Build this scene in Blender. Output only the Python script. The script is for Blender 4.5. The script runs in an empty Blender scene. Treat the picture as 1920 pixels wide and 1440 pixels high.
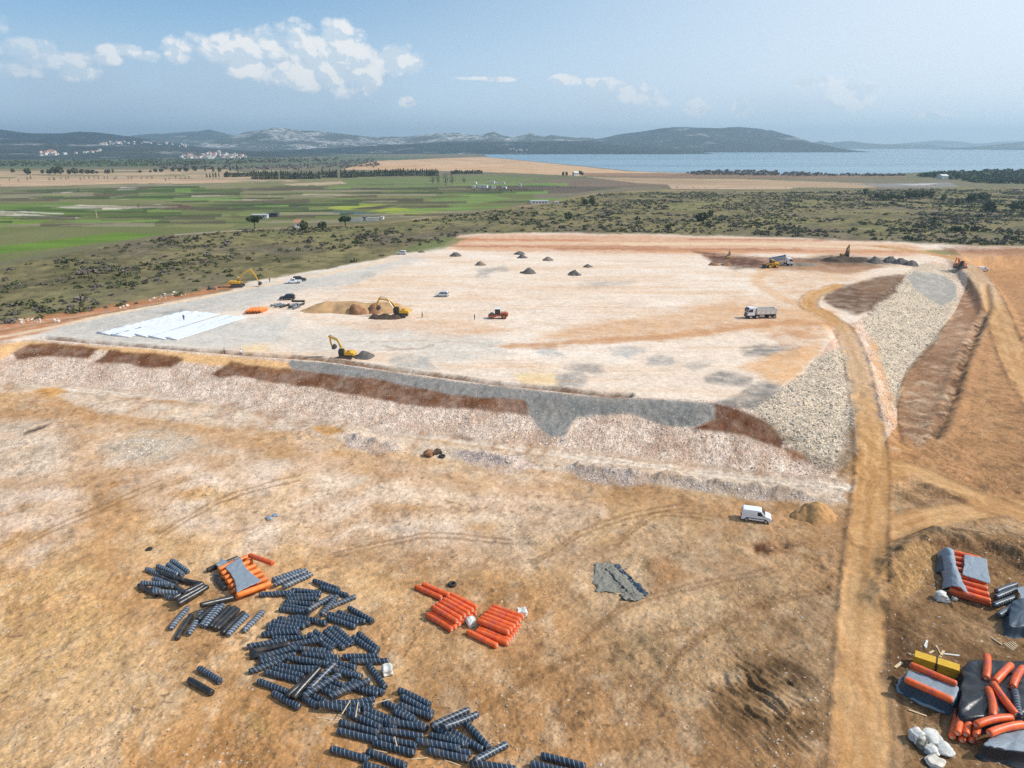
import bpy, bmesh, math, random
import numpy as np
from mathutils import Vector, Matrix
R = math.radians
random.seed(7)
rng = np.random.default_rng(7)
scene = bpy.context.scene
COL = scene.collection

# ------------------------------------------------------------------ camera geometry
H = 50.0
PITCH = R(18.6)
F = 1333.0
cp, sp = math.cos(PITCH), math.sin(PITCH)

def at(px, py, z=0.0):
    """point of the plane z that the photograph shows at pixel (px, py) of 1920 x 1440"""
    a = (px - 960.0) / F
    b = (720.0 - py) / F
    dz = -sp + b * cp
    t = (z - H) / dz
    return a * t, (cp + b * sp) * t

def proj(x, y, z):
    d = y * cp - (z - H) * sp
    u = y * sp + (z - H) * cp
    d = np.maximum(d, 0.5)
    return 960.0 + F * x / d, 720.0 - F * u / d

# ------------------------------------------------------------------ numpy noise
def _hash(ix, iy, seed):
    h = (ix * 374761393 + iy * 668265263 + seed * 974711 + 12345) & 0xFFFFFFFF
    h = ((h ^ (h >> 13)) * 1274126177) & 0xFFFFFFFF
    h = ((h ^ (h >> 16)) * 2246822519) & 0xFFFFFFFF
    return ((h ^ (h >> 15)) & 0xFFFFFF) / float(0xFFFFFF)

def vn(x, y, seed=0):
    x = np.asarray(x, dtype=np.float64); y = np.asarray(y, dtype=np.float64)
    fx = np.floor(x); fy = np.floor(y)
    ix = fx.astype(np.int64); iy = fy.astype(np.int64)
    u = x - fx; v = y - fy
    u = u * u * (3 - 2 * u); v = v * v * (3 - 2 * v)
    a = _hash(ix, iy, seed); b = _hash(ix + 1, iy, seed)
    c = _hash(ix, iy + 1, seed); d = _hash(ix + 1, iy + 1, seed)
    return (a + (b - a) * u) + ((c + (d - c) * u) - (a + (b - a) * u)) * v

def fbm(x, y, seed=0, octv=4, gain=0.5):
    s = 0.0; amp = 1.0; tot = 0.0
    ca, sa = 0.8, 0.6
    for k in range(octv):
        s = s + amp * (vn(x, y, seed + 31 * k) - 0.5)
        tot += amp
        amp *= gain
        x, y = 2.03 * (ca * x - sa * y), 2.03 * (sa * x + ca * y)
    return s / tot * 2.0          # about -1..1

def sstep(e0, e1, x):
    t = np.clip((x - e0) / (e1 - e0), 0, 1)
    return t * t * (3 - 2 * t)

def sdf_poly(x, y, poly):
    """signed distance, negative inside"""
    d2 = np.full(np.shape(x), 1e18)
    ins = np.zeros(np.shape(x), bool)
    n = len(poly)
    for i in range(n):
        ax, ay = poly[i]; bx, by = poly[(i + 1) % n]
        ex, ey = bx - ax, by - ay
        wx, wy = x - ax, y - ay
        L = ex * ex + ey * ey + 1e-12
        t = np.clip((wx * ex + wy * ey) / L, 0, 1)
        d2 = np.minimum(d2, (wx - ex * t) ** 2 + (wy - ey * t) ** 2)
        c = ((ay > y) != (by > y))
        if abs(ey) > 1e-12:
            ins ^= c & (x < ax + ex * (y - ay) / ey)
    d = np.sqrt(d2)
    return np.where(ins, -d, d)

def dist_line(x, y, pts, zs=None):
    d2 = np.full(np.shape(x), 1e18)
    zz = np.zeros(np.shape(x))
    sd = np.zeros(np.shape(x))
    for i in range(len(pts) - 1):
        ax, ay = pts[i][:2]; bx, by = pts[i + 1][:2]
        ex, ey = bx - ax, by - ay
        wx, wy = x - ax, y - ay
        L = ex * ex + ey * ey + 1e-12
        t = np.clip((wx * ex + wy * ey) / L, 0, 1)
        q = (wx - ex * t) ** 2 + (wy - ey * t) ** 2
        m = q < d2
        d2 = np.where(m, q, d2)
        if zs is not None:
            zz = np.where(m, zs[i] + (zs[i + 1] - zs[i]) * t, zz)
        sd = np.where(m, np.sign(ex * wy - ey * wx), sd)
    return np.sqrt(d2), zz, sd

def smooth_pts(p, n=5):
    """Catmull-Rom through points (tuples of any length)"""
    out = []
    P = [np.array(q, float) for q in p]
    for i in range(len(P) - 1):
        p0 = P[max(i - 1, 0)]; p1 = P[i]; p2 = P[i + 1]; p3 = P[min(i + 2, len(P) - 1)]
        for k in range(n):
            t = k / n
            out.append(0.5 * ((2 * p1) + (-p0 + p2) * t + (2 * p0 - 5 * p1 + 4 * p2 - p3) * t * t + (-p0 + 3 * p1 - 3 * p2 + p3) * t ** 3))
    out.append(P[-1])
    return [tuple(q) for q in out]

# ------------------------------------------------------------------ objects, tags, mesh builder
def tag(o, label=None, cat=None, group=None, kind=None):
    if label: o['label'] = label
    if cat: o['category'] = cat
    if group: o['group'] = group
    if kind: o['kind'] = kind
    return o

def empty(name, loc, rz=0.0, label=None, cat=None, group=None):
    o = bpy.data.objects.new(name, None)
    o.empty_display_size = 0.3
    o.location = loc
    o.rotation_euler = (0, 0, rz)
    COL.objects.link(o)
    return tag(o, label, cat, group)

def link_mesh(name, me, parent=None):
    o = bpy.data.objects.new(name, me)
    COL.objects.link(o)
    if parent is not None: o.parent = parent
    return o

def copy_tree(o, parent=None):
    c = o.copy(); COL.objects.link(c)
    c.parent = parent
    for ch in list(o.children): copy_tree(ch, c)
    return c

class MB:
    def __init__(s): s.v = []; s.f = []
    def add(s, vs, fs):
        n = len(s.v)
        s.v += [tuple(q) for q in vs]; s.f += [tuple(n + i for i in f) for f in fs]
        return s
    def box(s, c, size, rot=None):
        hx, hy, hz = size[0] / 2, size[1] / 2, size[2] / 2
        vs = [Vector((x, y, z)) for z in (-hz, hz) for y in (-hy, hy) for x in (-hx, hx)]
        if rot is not None:
            vs = [rot @ q for q in vs]
        vs = [q + Vector(c) for q in vs]
        return s.add(vs, [(0, 2, 3, 1), (4, 5, 7, 6), (0, 1, 5, 4), (1, 3, 7, 5), (3, 2, 6, 7), (2, 0, 4, 6)])
    def cyl(s, a, b, r, n=14, r2=None, cap=True):
        a = Vector(a); b = Vector(b); r2 = r if r2 is None else r2
        d = (b - a).normalized()
        u = d.orthogonal().normalized(); w = d.cross(u)
        vs = []
        for q, rr in ((a, r), (b, r2)):
            for k in range(n):
                t = 2 * math.pi * k / n
                vs.append(q + u * math.cos(t) * rr + w * math.sin(t) * rr)
        fs = [(k, (k + 1) % n, n + (k + 1) % n, n + k) for k in range(n)]
        if cap: fs += [tuple(range(n - 1, -1, -1)), tuple(range(n, 2 * n))]
        return s.add(vs, fs)
    def prism(s, prof, y0, y1, ys=None):
        """profile in x,z extruded along y; ys(z, y) may taper"""
        n = len(prof)
        vs = [(x, (y0 if ys is None else ys(z, y0)), z) for x, z in prof] + [(x, (y1 if ys is None else ys(z, y1)), z) for x, z in prof]
        fs = [(k, (k + 1) % n, n + (k + 1) % n, n + k) for k in range(n)]
        fs += [tuple(range(n - 1, -1, -1)), tuple(range(n, 2 * n))]
        return s.add(vs, fs)
    def build(s, name, mat, parent=None, smooth=False, bevel=0.0, seg=2):
        me = bpy.data.meshes.new(name)
        me.from_pydata([tuple(q) for q in s.v], [], s.f)
        bm = bmesh.new(); bm.from_mesh(me)
        bmesh.ops.recalc_face_normals(bm, faces=bm.faces)
        bm.to_mesh(me); bm.free()
        if smooth:
            me.polygons.foreach_set('use_smooth', [True] * len(me.polygons))
        me.materials.append(mat)
        o = link_mesh(name, me, parent)
        if bevel > 0:
            m = o.modifiers.new('bevel', 'BEVEL'); m.width = bevel; m.segments = seg; m.limit_method = 'ANGLE'
        return o

def np_mesh(name, co, quads, mat=None, smooth=True, parent=None):
    """co (n,3) float, quads (m,4) or (m,3) int"""
    me = bpy.data.meshes.new(name)
    k = quads.shape[1]
    me.vertices.add(len(co)); me.vertices.foreach_set('co', np.ascontiguousarray(co, dtype=np.float32).ravel())
    me.loops.add(quads.size); me.loops.foreach_set('vertex_index', np.ascontiguousarray(quads, dtype=np.int32).ravel())
    me.polygons.add(len(quads))
    me.polygons.foreach_set('loop_start', np.arange(0, quads.size, k, dtype=np.int32))
    me.polygons.foreach_set('use_smooth', np.full(len(quads), smooth, dtype=bool))
    me.update(calc_edges=True)
    if mat is not None: me.materials.append(mat)
    return link_mesh(name, me, parent)

def lin(c):
    c = np.asarray(c, float) / 255.0
    return np.where(c <= 0.04045, c / 12.92, ((c + 0.055) / 1.055) ** 2.4)

# ------------------------------------------------------------------ materials
class NT:
    """tiny node helper"""
    def __init__(s, tree): s.t = tree; s.n = tree.nodes; s.l = tree.links
    def node(s, typ, **kw):
        n = s.n.new(typ)
        for k, v in kw.items(): setattr(n, k, v)
        return n
    def put(s, sock, v):
        if isinstance(v, bpy.types.NodeSocket): s.l.new(v, sock)
        elif v is not None:
            try: sock.default_value = v
            except Exception: sock.default_value = (*v, 1.0)
    def math(s, op, a, b=None, c=None, clamp=False):
        n = s.node('ShaderNodeMath', operation=op, use_clamp=clamp)
        s.put(n.inputs[0], a); s.put(n.inputs[1], b)
        if c is not None: s.put(n.inputs[2], c)
        return n.outputs[0]
    def vmath(s, op, a, b=None):
        n = s.node('ShaderNodeVectorMath', operation=op)
        s.put(n.inputs[0], a); s.put(n.inputs[1], b)
        return n.outputs['Value' if op in ('LENGTH', 'DISTANCE', 'DOT_PRODUCT') else 'Vector']
    def noise(s, vec, scale, detail=3.0, rough=0.55, dist=0.0):
        n = s.node('ShaderNodeTexNoise')
        s.put(n.inputs['Vector'], vec); n.inputs['Scale'].default_value = scale
        n.inputs['Detail'].default_value = detail; n.inputs['Roughness'].default_value = rough
        n.inputs['Distortion'].default_value = dist
        return n.outputs['Fac']
    def ramp(s, v, a, b, lo=0.0, hi=1.0, smooth=True):
        n = s.node('ShaderNodeMapRange', interpolation_type='SMOOTHSTEP' if smooth else 'LINEAR')
        s.put(n.inputs['Value'], v)
        s.put(n.inputs['From Min'], a); s.put(n.inputs['From Max'], b)
        s.put(n.inputs['To Min'], lo); s.put(n.inputs['To Max'], hi)
        return n.outputs['Result']
    def mix(s, fac, a, b, typ='MIX'):
        n = s.node('ShaderNodeMix', data_type='RGBA', blend_type=typ)
        s.put(n.inputs[0], fac); s.put(n.inputs[6], a); s.put(n.inputs[7], b)
        return n.outputs[2]

def c4(c): return (float(c[0]), float(c[1]), float(c[2]), 1.0)

def new_mat(name):
    m = bpy.data.materials.new(name); m.use_nodes = True
    nt = NT(m.node_tree)
    bs = m.node_tree.nodes['Principled BSDF']
    return m, nt, bs

def pmat(name, col, rough=0.6, metal=0.0, spec=0.4, var=0.25, vscale=3.0, dust=0.0, bump=0.0, bscale=20.0):
    """plain procedural material: base colour broken up by noise and some earth-coloured dust"""
    m, nt, bs = new_mat(name)
    tc = nt.node('ShaderNodeTexCoord').outputs['Object']
    n1 = nt.noise(tc, vscale, 4.0, 0.6)
    k = nt.ramp(n1, 0.25, 0.75, 1.0 - var, 1.0 + var, False)
    base = nt.mix(1.0, c4(col), k, 'MULTIPLY')
    if dust > 0:
        n2 = nt.noise(tc, vscale * 2.3, 5.0, 0.65)
        base = nt.mix(nt.ramp(n2, 0.42, 0.75, 0.0, dust), base, c4((0.33, 0.22, 0.12)))
    nt.put(bs.inputs['Base Color'], base)
    bs.inputs['Roughness'].default_value = rough
    bs.inputs['Metallic'].default_value = metal
    bs.inputs['Specular IOR Level'].default_value = spec
    if bump > 0:
        b = nt.node('ShaderNodeBump'); b.inputs['Strength'].default_value = bump; b.inputs['Distance'].default_value = 0.05
        nt.put(b.inputs['Height'], nt.noise(tc, bscale, 5.0, 0.6))
        nt.put(bs.inputs['Normal'], b.outputs[0])
    return m
# ================================================================== TERRAIN
HP = 5.0                                   # height of the earth platform over the lower ground
CREST = [at(*q, HP) for q in [(-900, 640), (-200, 640), (20, 640), (60, 636), (250, 651), (400, 664), (600, 678), (760, 700), (920, 722), (1027, 733),
         (1110, 741), (1240, 747), (1340, 751), (1404, 757), (1468, 723), (1506, 700), (1544, 656), (1576, 612), (1612, 598), (1640, 560), (1690, 520),
         (1712, 498), (1775, 484), (2000, 474), (2700, 470)]] + [(1500.0, 900.0), (900.0, 1500.0), (-1500.0, 1500.0), (-1500.0, 300.0)]
TOE = [at(*q, 0.0) for q in [(-900, 715), (-200, 715), (0, 712), (160, 722), (330, 742), (600, 785), (760, 805), (1000, 832), (1200, 853), (1375, 877),
       (1565, 896), (1608, 850), (1622, 800), (1650, 850), (1682, 800), (1680, 740), (1700, 690), (1745, 640), (1790, 585), (1815, 530), (1850, 506), (2000, 500),
       (2700, 495)]] + [(2000.0, 900.0), (1200.0, 2000.0), (-2000.0, 2000.0), (-2000.0, 200.0)]

def road_pts(l):
    l = smooth_pts(l, 6)
    return [at(q[0], q[1], q[2]) for q in l], [q[2] for q in l]
ROADS = [   # pixels + height, half width in metres
    (road_pts([(1605, 1900, 0), (1612, 1600, 0), (1616, 1440, 0), (1618, 1300, 0), (1622, 1100, 0), (1632, 960, 0), (1638, 880, .2), (1630, 800, 1.0), (1614, 710, 2.4), (1602, 660, 3.4), (1580, 615, 4.5), (1545, 590, 5), (1518, 572, 5), (1530, 552, 5), (1575, 535, 5)]), 2.35),
    (road_pts([(1640, 890, .2), (1700, 880, 0), (1765, 908, 0), (1850, 942, 0), (1960, 978, 0), (2200, 1030, 0)]), 2.7),
    (road_pts([(1630, 1010, 0), (1700, 985, 0), (1790, 962, 0), (1920, 955, 0), (2200, 960, 0)]), 2.6),
    (road_pts([(1650, 462, 5), (1740, 475, 5), (1800, 490, 4.6), (1840, 525, 2.5), (1868, 580, 1), (1895, 650, 0), (1930, 720, 0), (2010, 840, 0)]), 3.2),
]
TRENCH = [at(*q, HP) for q in [(85, 634), (250, 648), (480, 666), (600, 674), (760, 696), (920, 718), (1027, 729), (1110, 738), (1180, 742)]]
DITCH = [at(*q, 0) for q in [(1846, 545), (1852, 585), (1832, 622), (1803, 690), (1790, 740), (1768, 795), (1752, 822)]]
BERM = [at(*q, 0) for q in [(1655, 1130), (1668, 1075), (1700, 1035), (1760, 1012), (1850, 1022), (1930, 1060), (2020, 1130)]]
MOUNDS = [at(*q, 0) + (h, r) for q, h, r in [((675, 822), 1.0, 2.2), ((708, 830), .9, 1.8), ((735, 838), .7, 2), ((880, 852), 1.0, 2), ((905, 858), 1.1, 1.6), ((930, 862), 1.2, 1.6), ((955, 868), 1.2, 1.7),
          ((1085, 880), 1.2, 2), ((1115, 884), 1.0, 1.8), ((1150, 888), 1.1, 2), ((1185, 892), .9, 1.6), ((1265, 900), 1.0, 2), ((1300, 905), .8, 1.6), ((1345, 911), 1.1, 2), ((1380, 916), 1.0, 1.7), ((1420, 918), 1.2, 2), ((1465, 924), 1.1, 1.7), ((1500, 928), .8, 1.6),
          ((1424, 1029), -1.1, 1.5), ((1470, 1018), -.8, 1.1), ((1445, 1036), .5, 1.4), ((1400, 1034), .4, 1.0), ((1225, 1060), .5, 2.5), ((1780, 925), .6, 2.0), ((1745, 915), .5, 1.8), ((1815, 935), .5, 1.8), ((1700, 930), .4, 1.5), ((70, 800), .5, 3), ((640, 812), .6, 2.5), ((320, 772), .6, 4), ((240, 760), .6, 4), ((1210, 890), .7, 2.4), ((1240, 898), .7, 1.8)]]
LAKE = [at(*q, 0) for q in [(905, 294), (960, 299), (1010, 304), (1060, 309), (1120, 315), (1180, 321), (1280, 324), (1420, 327), (1560, 328), (1680, 326), (1760, 322), (1920, 322), (2300, 321), (3600, 319)]] + [(60000.0, 60000.0), (4000.0, 60000.0), at(1480, 275.5), at(1130, 281), at(900, 289)]

def base_h(x, y):
    """large shapes only"""
    x = np.asarray(x, float); y = np.asarray(y, float)
    z = np.zeros(x.shape)
    m = (y < 2200) & (y > 60)
    if m.any():
        xs, ys = x[m], y[m]
        dp = sdf_poly(xs, ys, CREST); dt = sdf_poly(xs, ys, TOE)
        f = np.where(dp <= 0, 1.0, np.where(dt >= 0, 0.0, (-dt) / np.maximum(-dt + dp, 1e-6)))
        f = np.where((f > 0) & (f < 1), 0.25 * f * f * (3 - 2 * f) + 0.75 * f, f)
        zz = HP * f * (1 - sstep(380, 1100, ys))
        z[m] = zz
    for (pts, zs), hw in ROADS:
        d, rz, sd = dist_line(x, y, pts, zs)
        w = 1 - sstep(hw, hw + 3.0, d)
        z = z * (1 - w) + rz * w
    return z

def ground_h(x, y):
    x = np.asarray(x, float); y = np.asarray(y, float)
    z = base_h(x, y)
    # gentle undulation of the lower yard, almost none on the rolled platform
    near = 1 - sstep(120, 400, y)
    plat = sstep(HP - 0.6, HP - 0.05, z)
    z = z + (1 - plat * 0.85) * (0.35 * fbm(x / 19, y / 19, 3, 3) + 0.13 * fbm(x / 4.2, y / 4.2, 5, 3)) * near
    z = z + fbm(x / 60, y / 60, 11, 3) * 1.2 * sstep(250, 500, y) * (1 - sstep(1000, 1600, y))
    slope = sstep(0.15, 0.6, z) * (1 - sstep(HP - 0.7, HP - 0.2, z)) * near
    z = z + slope * (0.22 * np.abs(fbm(x / 2.4, y / 3.4, 8, 3)) + 0.10 * fbm(x / 0.8, y / 0.8, 9, 2))
    d, _, sd = dist_line(x, y, TRENCH)
    wob = 0.3 * fbm(x / 2, y / 2, 21, 2)
    z = z - 0.75 * np.exp(-((d + wob * .4) / 0.55) ** 2) + 0.4 * np.exp(-(((d * sd) - 1.2 + wob) / 0.7) ** 2)
    d, _, sd = dist_line(x, y, DITCH)
    z = z - 0.6 * np.exp(-((d + wob) / 0.8) ** 2) + 0.25 * np.exp(-((d - 1.8 + wob) / 0.9) ** 2)
    d, _, sd = dist_line(x, y, BERM)
    z = z + 1.25 * np.exp(-(d / 1.9) ** 2) * (1 + 0.5 * fbm(x / 1.6, y / 1.6, 22, 3))
    for mx, my, h, r in MOUNDS:
        q = ((x - mx) ** 2 + ((y - my) * 1.3) ** 2) / (r * r)
        z = z + h * np.exp(-q * 1.2) * (1 + 0.35 * fbm(x / 0.9, y / 0.9, 23, 3))
    rd = 1e9
    for (pts, zs), hw in ROADS:
        d, _, sd = dist_line(x, y, pts, zs)
        rd = np.minimum(rd, d / hw)
        for off in (0.95, -0.95):
            z = z - 0.025 * np.exp(-(((d * sd) - off) / 0.35) ** 2) * (y < 300)
        z = z + 0.16 * np.exp(-((d - hw - 0.25) / 0.4) ** 2) * (y < 300) * (0.5 + vn(x / 3, y / 3, 4))
    rough = sstep(0.9, 1.3, rd) * (1 - 0.8 * plat) * (1 - sstep(90, 200, y))
    z = z + rough * (0.10 * fbm(x / 1.1, y / 1.1, 6, 3) + 0.075 * fbm(x / 0.36, y / 0.36, 7, 2)) * (0.45 + 1.1 * vn(x / 7, y / 7, 16))
    # churned wheel ruts in the right-hand yard
    rut = sstep(40, 60, x) * (1 - sstep(110, 140, y)) * sstep(1.1, 1.6, rd)
    rut = np.maximum(rut, 2.6 * np.exp(-(((x - 24.0) / 5.0) ** 2 + ((y - 54.5) / 5.5) ** 2)) * sstep(1.2, 1.8, rd))
    rut = np.maximum(rut, 2.0 * np.exp(-(((x - 40) / 5.0) ** 2 + ((y - 72) / 9) ** 2)) * sstep(1.2, 1.6, rd))
    z = z + rut * 0.17 * (1 - 2.2 * np.abs(fbm((x + 0.6 * y + 1.2 * vn(x / 2, y / 2, 18)) / 0.75, (y - 0.6 * x) / 3.2, 14, 3)))
    lk = sdf_poly(x, y, LAKE) if np.max(y) > 900 else np.full(x.shape, 1e9)
    z = np.where(y > 900, z - 2.2 * (1 - sstep(-60, 10, lk)) - 0.0, z)
    return z

# a fine raster of the worksite for quick look-ups
RX0, RY0, RS = -170.0, 28.0, 0.6
_rx = np.arange(RX0, 260, RS); _ry = np.arange(RY0, 440, RS)
_RZ = ground_h(*np.meshgrid(_rx, _ry, indexing='ij'))
def gz(x, y):
    i = (x - RX0) / RS; j = (y - RY0) / RS
    if 0 <= i < len(_rx) - 1 and 0 <= j < len(_ry) - 1:
        a, b = int(i), int(j); u, v = i - a, j - b
        return float((_RZ[a, b] * (1 - u) + _RZ[a + 1, b] * u) * (1 - v) + (_RZ[a, b + 1] * (1 - u) + _RZ[a + 1, b + 1] * u) * v)
    return float(ground_h(np.array([x]), np.array([y]))[0])

def on_ground(px, py, up=0.0):
    """world point where the photograph's pixel meets the terrain (+up)"""
    z = 0.0 if py > 880 else 2.0
    for _ in range(14):
        x, y = at(px, py, z + up)
        z = 0.5 * z + 0.5 * gz(x, y)
    x, y = at(px, py, z + up)
    return x, y, gz(x, y)

# ------------------------------------------------------------------ the grid
rows = list(np.arange(1900, 1450, -8.0)) + list(np.arange(1450, 420, -1.5)) + list(np.arange(420, 300, -1.0)) + list(np.arange(300, 276.0, -0.7))
cols = [-2600, -1700, -1100, -800] + list(np.arange(-520, 2440, 2.4)) + [2700, 3100, 3700, 4600]
rows = np.array(rows); cols = np.array(cols)
nr, nc = len(rows), len(cols)
gx, gy = at(cols[None, :].repeat(nr, 0), rows[:, None].repeat(nc, 1), 0.0)
# rows under and behind the camera, and out to the horizon
ext0 = [(-150.0), (-50.0), 0.0, 18.0]
y_first = gy[0, 0]
pre = np.array([[[gx[0, j] * 1.0, yy] for j in range(nc)] for yy in ext0])
y_last = gy[-1, 0]
post = np.array([[[gx[-1, j] * s, y_last * s] for j in range(nc)] for s in (1.06, 1.12, 1.17, 1.2)])
GX = np.concatenate([pre[:, :, 0], gx, post[:, :, 0]], 0)
GY = np.concatenate([pre[:, :, 1], gy, post[:, :, 1]], 0)
NR = GX.shape[0]
VX = GX.ravel(); VY = GY.ravel()
VZ = ground_h(VX, VY)
PX, PY = proj(VX, VY, VZ)
NV = len(VX)
print('grid', NR, nc, NV)
MPP = np.sqrt(VX ** 2 + VY ** 2 + (H - VZ) ** 2) / F      # metres per photo pixel

# ------------------------------------------------------------------ albedo painting (surface colours only)
EXPO = 1.16       # what a sunlit flat white surface renders as; photo colour / EXPO = albedo
def alb(c): return lin(c) / EXPO
REG = np.zeros(NV, np.int32)               # region ids
STONE = np.zeros(NV)                       # how stony a place is
colr = np.zeros((NV, 3))

wn1 = fbm(VX / 3.0, VY / 3.0, 101, 4); wn2 = fbm(VX / 3.0, VY / 3.0, 102, 4)
wb1 = fbm(VX / 14.0, VY / 14.0, 103, 4); wb2 = fbm(VX / 14.0, VY / 14.0, 104, 4)
wf1 = fbm(VX / 120.0, VY / 120.0, 105, 4); wf2 = fbm(VX / 120.0, VY / 120.0, 106, 4)
wx1 = fbm(VX / 0.7, VY / 0.7, 107, 3)

def mask(poly, f=4.0, n=6.0, far=False, big=True):
    xs = [q[0] for q in poly]; ys = [q[1] for q in poly]
    pad = f + 2.2 * n + 4
    idx = np.nonzero((PX > min(xs) - pad) & (PX < max(xs) + pad) & (PY > min(ys) - pad) & (PY < max(ys) + pad))[0]
    if far: a, b = wf1[idx], wf2[idx]
    else:
        a, b = (wn1[idx] * .6 + wb1[idx] * .7, wn2[idx] * .6 + wb2[idx] * .7) if big else (wn1[idx], wn2[idx])
    hq = 0.4 if not far else 0.12
    qx = PX[idx] + n * a; qy = PY[idx] + n * hq * b
    # measure with the foreshortening taken out a little, so that edges feather evenly
    k = 1.0 if not far else 3.0
    d = sdf_poly(qx, qy * k, [(q[0], q[1] * k) for q in poly])
    return idx, 1 - sstep(-f, f, d)

def paint(poly, c, a=1.0, f=4.0, n=6.0, far=False, reg=None, stone=None, tex=0.0, ts=1.0, sharp=None, big=True):
    idx, m = mask(poly, f, n, far, big)
    m = m * a
    if tex > 0:                            # broken cover
        t = fbm(VX[idx] / (2.2 * ts), VY[idx] / (2.2 * ts), 55, 4)
        m = m * np.clip(1 - tex * 0.5 + tex * 1.4 * t, 0, 1)
    c = alb(c) if isinstance(c, (tuple, list)) else c
    colr[idx] = colr[idx] * (1 - m[:, None]) + c * m[:, None]
    if reg is not None: REG[idx[m > 0.5]] = reg
    if stone is not None: STONE[idx] = STONE[idx] * (1 - m) + stone * m

def stroke(pts, hw, c, a=1.0, soft=0.5, z=None, wob=0.4, pix=True, tex=0.0, stone=None):
    """a worn line on the ground; pts in pixels at height z"""
    zz = 0.0 if z is None else z
    W = [at(q[0], q[1], zz) for q in smooth_pts(pts, 5)]
    xs = [q[0] for q in W]; ys = [q[1] for q in W]
    pad = hw * 3 + 3
    idx = np.nonzero((VX > min(xs) - pad) & (VX < max(xs) + pad) & (VY > min(ys) - pad) & (VY < max(ys) + pad))[0]
    d, _, _ = dist_line(VX[idx] + wob * wn1[idx], VY[idx] + wob * wn2[idx], W)
    m = (1 - sstep(hw * (1 - soft), hw * (1 + soft), d)) * a
    if tex > 0: m = m * np.clip(1 - tex * .5 + tex * 1.5 * fbm(VX[idx] / 1.5, VY[idx] / 1.5, 56, 4), 0, 1)
    c = alb(c)
    colr[idx] = colr[idx] * (1 - m[:, None]) + c * m[:, None]
    if stone is not None: STONE[idx] = STONE[idx] * (1 - m) + stone * m

def lerp(a, b, t): return a * (1 - t[:, None]) + b * t[:, None]

# ---- base: lower yard soil
t1 = sstep(-0.45, 0.55, fbm(VX / 22, VY / 22, 201, 5))
t2 = sstep(-0.1, 0.5, fbm(VX / 6.5, VY / 9.0, 202, 5))
t3 = sstep(0.0, 0.55, fbm(VX / 2.0, VY / 2.6, 203, 4))
colr[:] = lerp(np.tile(alb((196, 148, 100)), (NV, 1)), alb((224, 186, 142)), t1)
colr[:] = lerp(colr, alb((176, 132, 90)), t2 * .55)
colr[:] = lerp(colr, alb((238, 212, 180)), t3 * .45)
STONE[:] = 0.35
# right and near right: darker brown, far left: paler
kx = sstep(900, 1500, PX) * sstep(860, 1050, PY)
colr[:] = lerp(colr, colr * np.array([.76, .76, .74]), kx * .9)
# pale crushed-stone veil over the left half of the lower yard
paint([(-200, 760), (330, 800), (700, 850), (1000, 900), (1130, 960), (1060, 1040), (760, 1030), (430, 1030), (250, 940), (-200, 1000)], (244, 222, 202), .9, 40, 60, tex=.7, ts=2.2)
paint([(-100, 870), (140, 890), (180, 980), (60, 1060), (-100, 1040)], (244, 222, 204), .75, 30, 50, tex=.8, ts=2)
paint([(180, 830), (300, 790), (390, 820), (330, 870), (190, 880)], (214, 204, 190), .8, 14, 26, tex=.5, stone=.9)
paint([(0, 780), (150, 770), (150, 850), (60, 900), (-50, 880)], (226, 206, 186), .7, 16, 30, tex=.6, stone=.8)
paint([(560, 880), (900, 880), (1150, 930), (1120, 990), (800, 980), (560, 960)], (244, 222, 198), .75, 30, 50, tex=.9, ts=1.5)
paint([(1000, 1010), (1300, 960), (1480, 1010), (1400, 1110), (1180, 1180), (1060, 1140)], (206, 178, 146), .6, 30, 50, tex=1.0)
paint([(0, 1080), (200, 1050), (250, 1180), (120, 1300), (-80, 1300)], (222, 184, 130), .55, 40, 60, tex=.8)
paint([(520, 1180), (900, 1000), (1100, 1040), (1080, 1320), (980, 1440), (820, 1440)], (180, 138, 96), .35, 60, 60, tex=.8)
paint([(1130, 1180), (1480, 1120), (1560, 1330), (1420, 1460), (1150, 1460)], (164, 128, 88), .55, 60, 70, tex=.8)
# smooth brown traffic lanes of the lower yard
for pl, hw, a in [([(-60, 780), (120, 775), (280, 790), (470, 830), (700, 880), (960, 915), (1250, 945), (1500, 965), (1640, 990)], 3.0, .8),
              ([(150, 790), (165, 850), (185, 930), (200, 1010), (230, 1080), (330, 1180)], 2.6, .75), ([(0, 905), (120, 905), (240, 880), (420, 860)], 1.9, .6),
              ([(250, 1080), (420, 1000), (600, 950)], 1.6, .4), ([(1060, 1060), (1250, 1000), (1450, 985), (1620, 1010)], 2.2, .45), ([(1000, 1240), (1200, 1130), (1420, 1060), (1600, 1080)], 2.0, .35),
              ([(540, 1330), (560, 1400), (570, 1460)], 2.2, .6), ([(1440, 1060), (1500, 1100), (1560, 1180), (1590, 1300)], 2.5, .5), ([(760, 960), (900, 950), (1080, 960)], 2.4, .6), ([(640, 930), (700, 905), (740, 895)], 1.6, .7)]:
    stroke(pl, hw, (200, 156, 112) if a > .5 else (188, 146, 104), a * .85, .8, wob=1.6, stone=.1, tex=.25)
for pl in [[(1090, 1200), (1180, 1130), (1330, 1090), (1480, 1060)], [(1200, 1330), (1300, 1200), (1440, 1130), (1560, 1100)], [(1160, 1010), (1230, 960), (1330, 965)], [(1000, 1050), (1120, 980), (1280, 940)],
           [(60, 1010), (160, 960), (300, 900)], [(300, 1000), (420, 930), (560, 890)], [(620, 1040), (800, 1000), (960, 1010)], [(900, 1330), (1080, 1230), (1290, 1180)], [(400, 1380), (470, 1300), (480, 1240)]]:
    for o in (0, 9):
        stroke([(q[0], q[1] + o) for q in pl], .30, (150, 112, 74), .5, .6, wob=.35)
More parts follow.
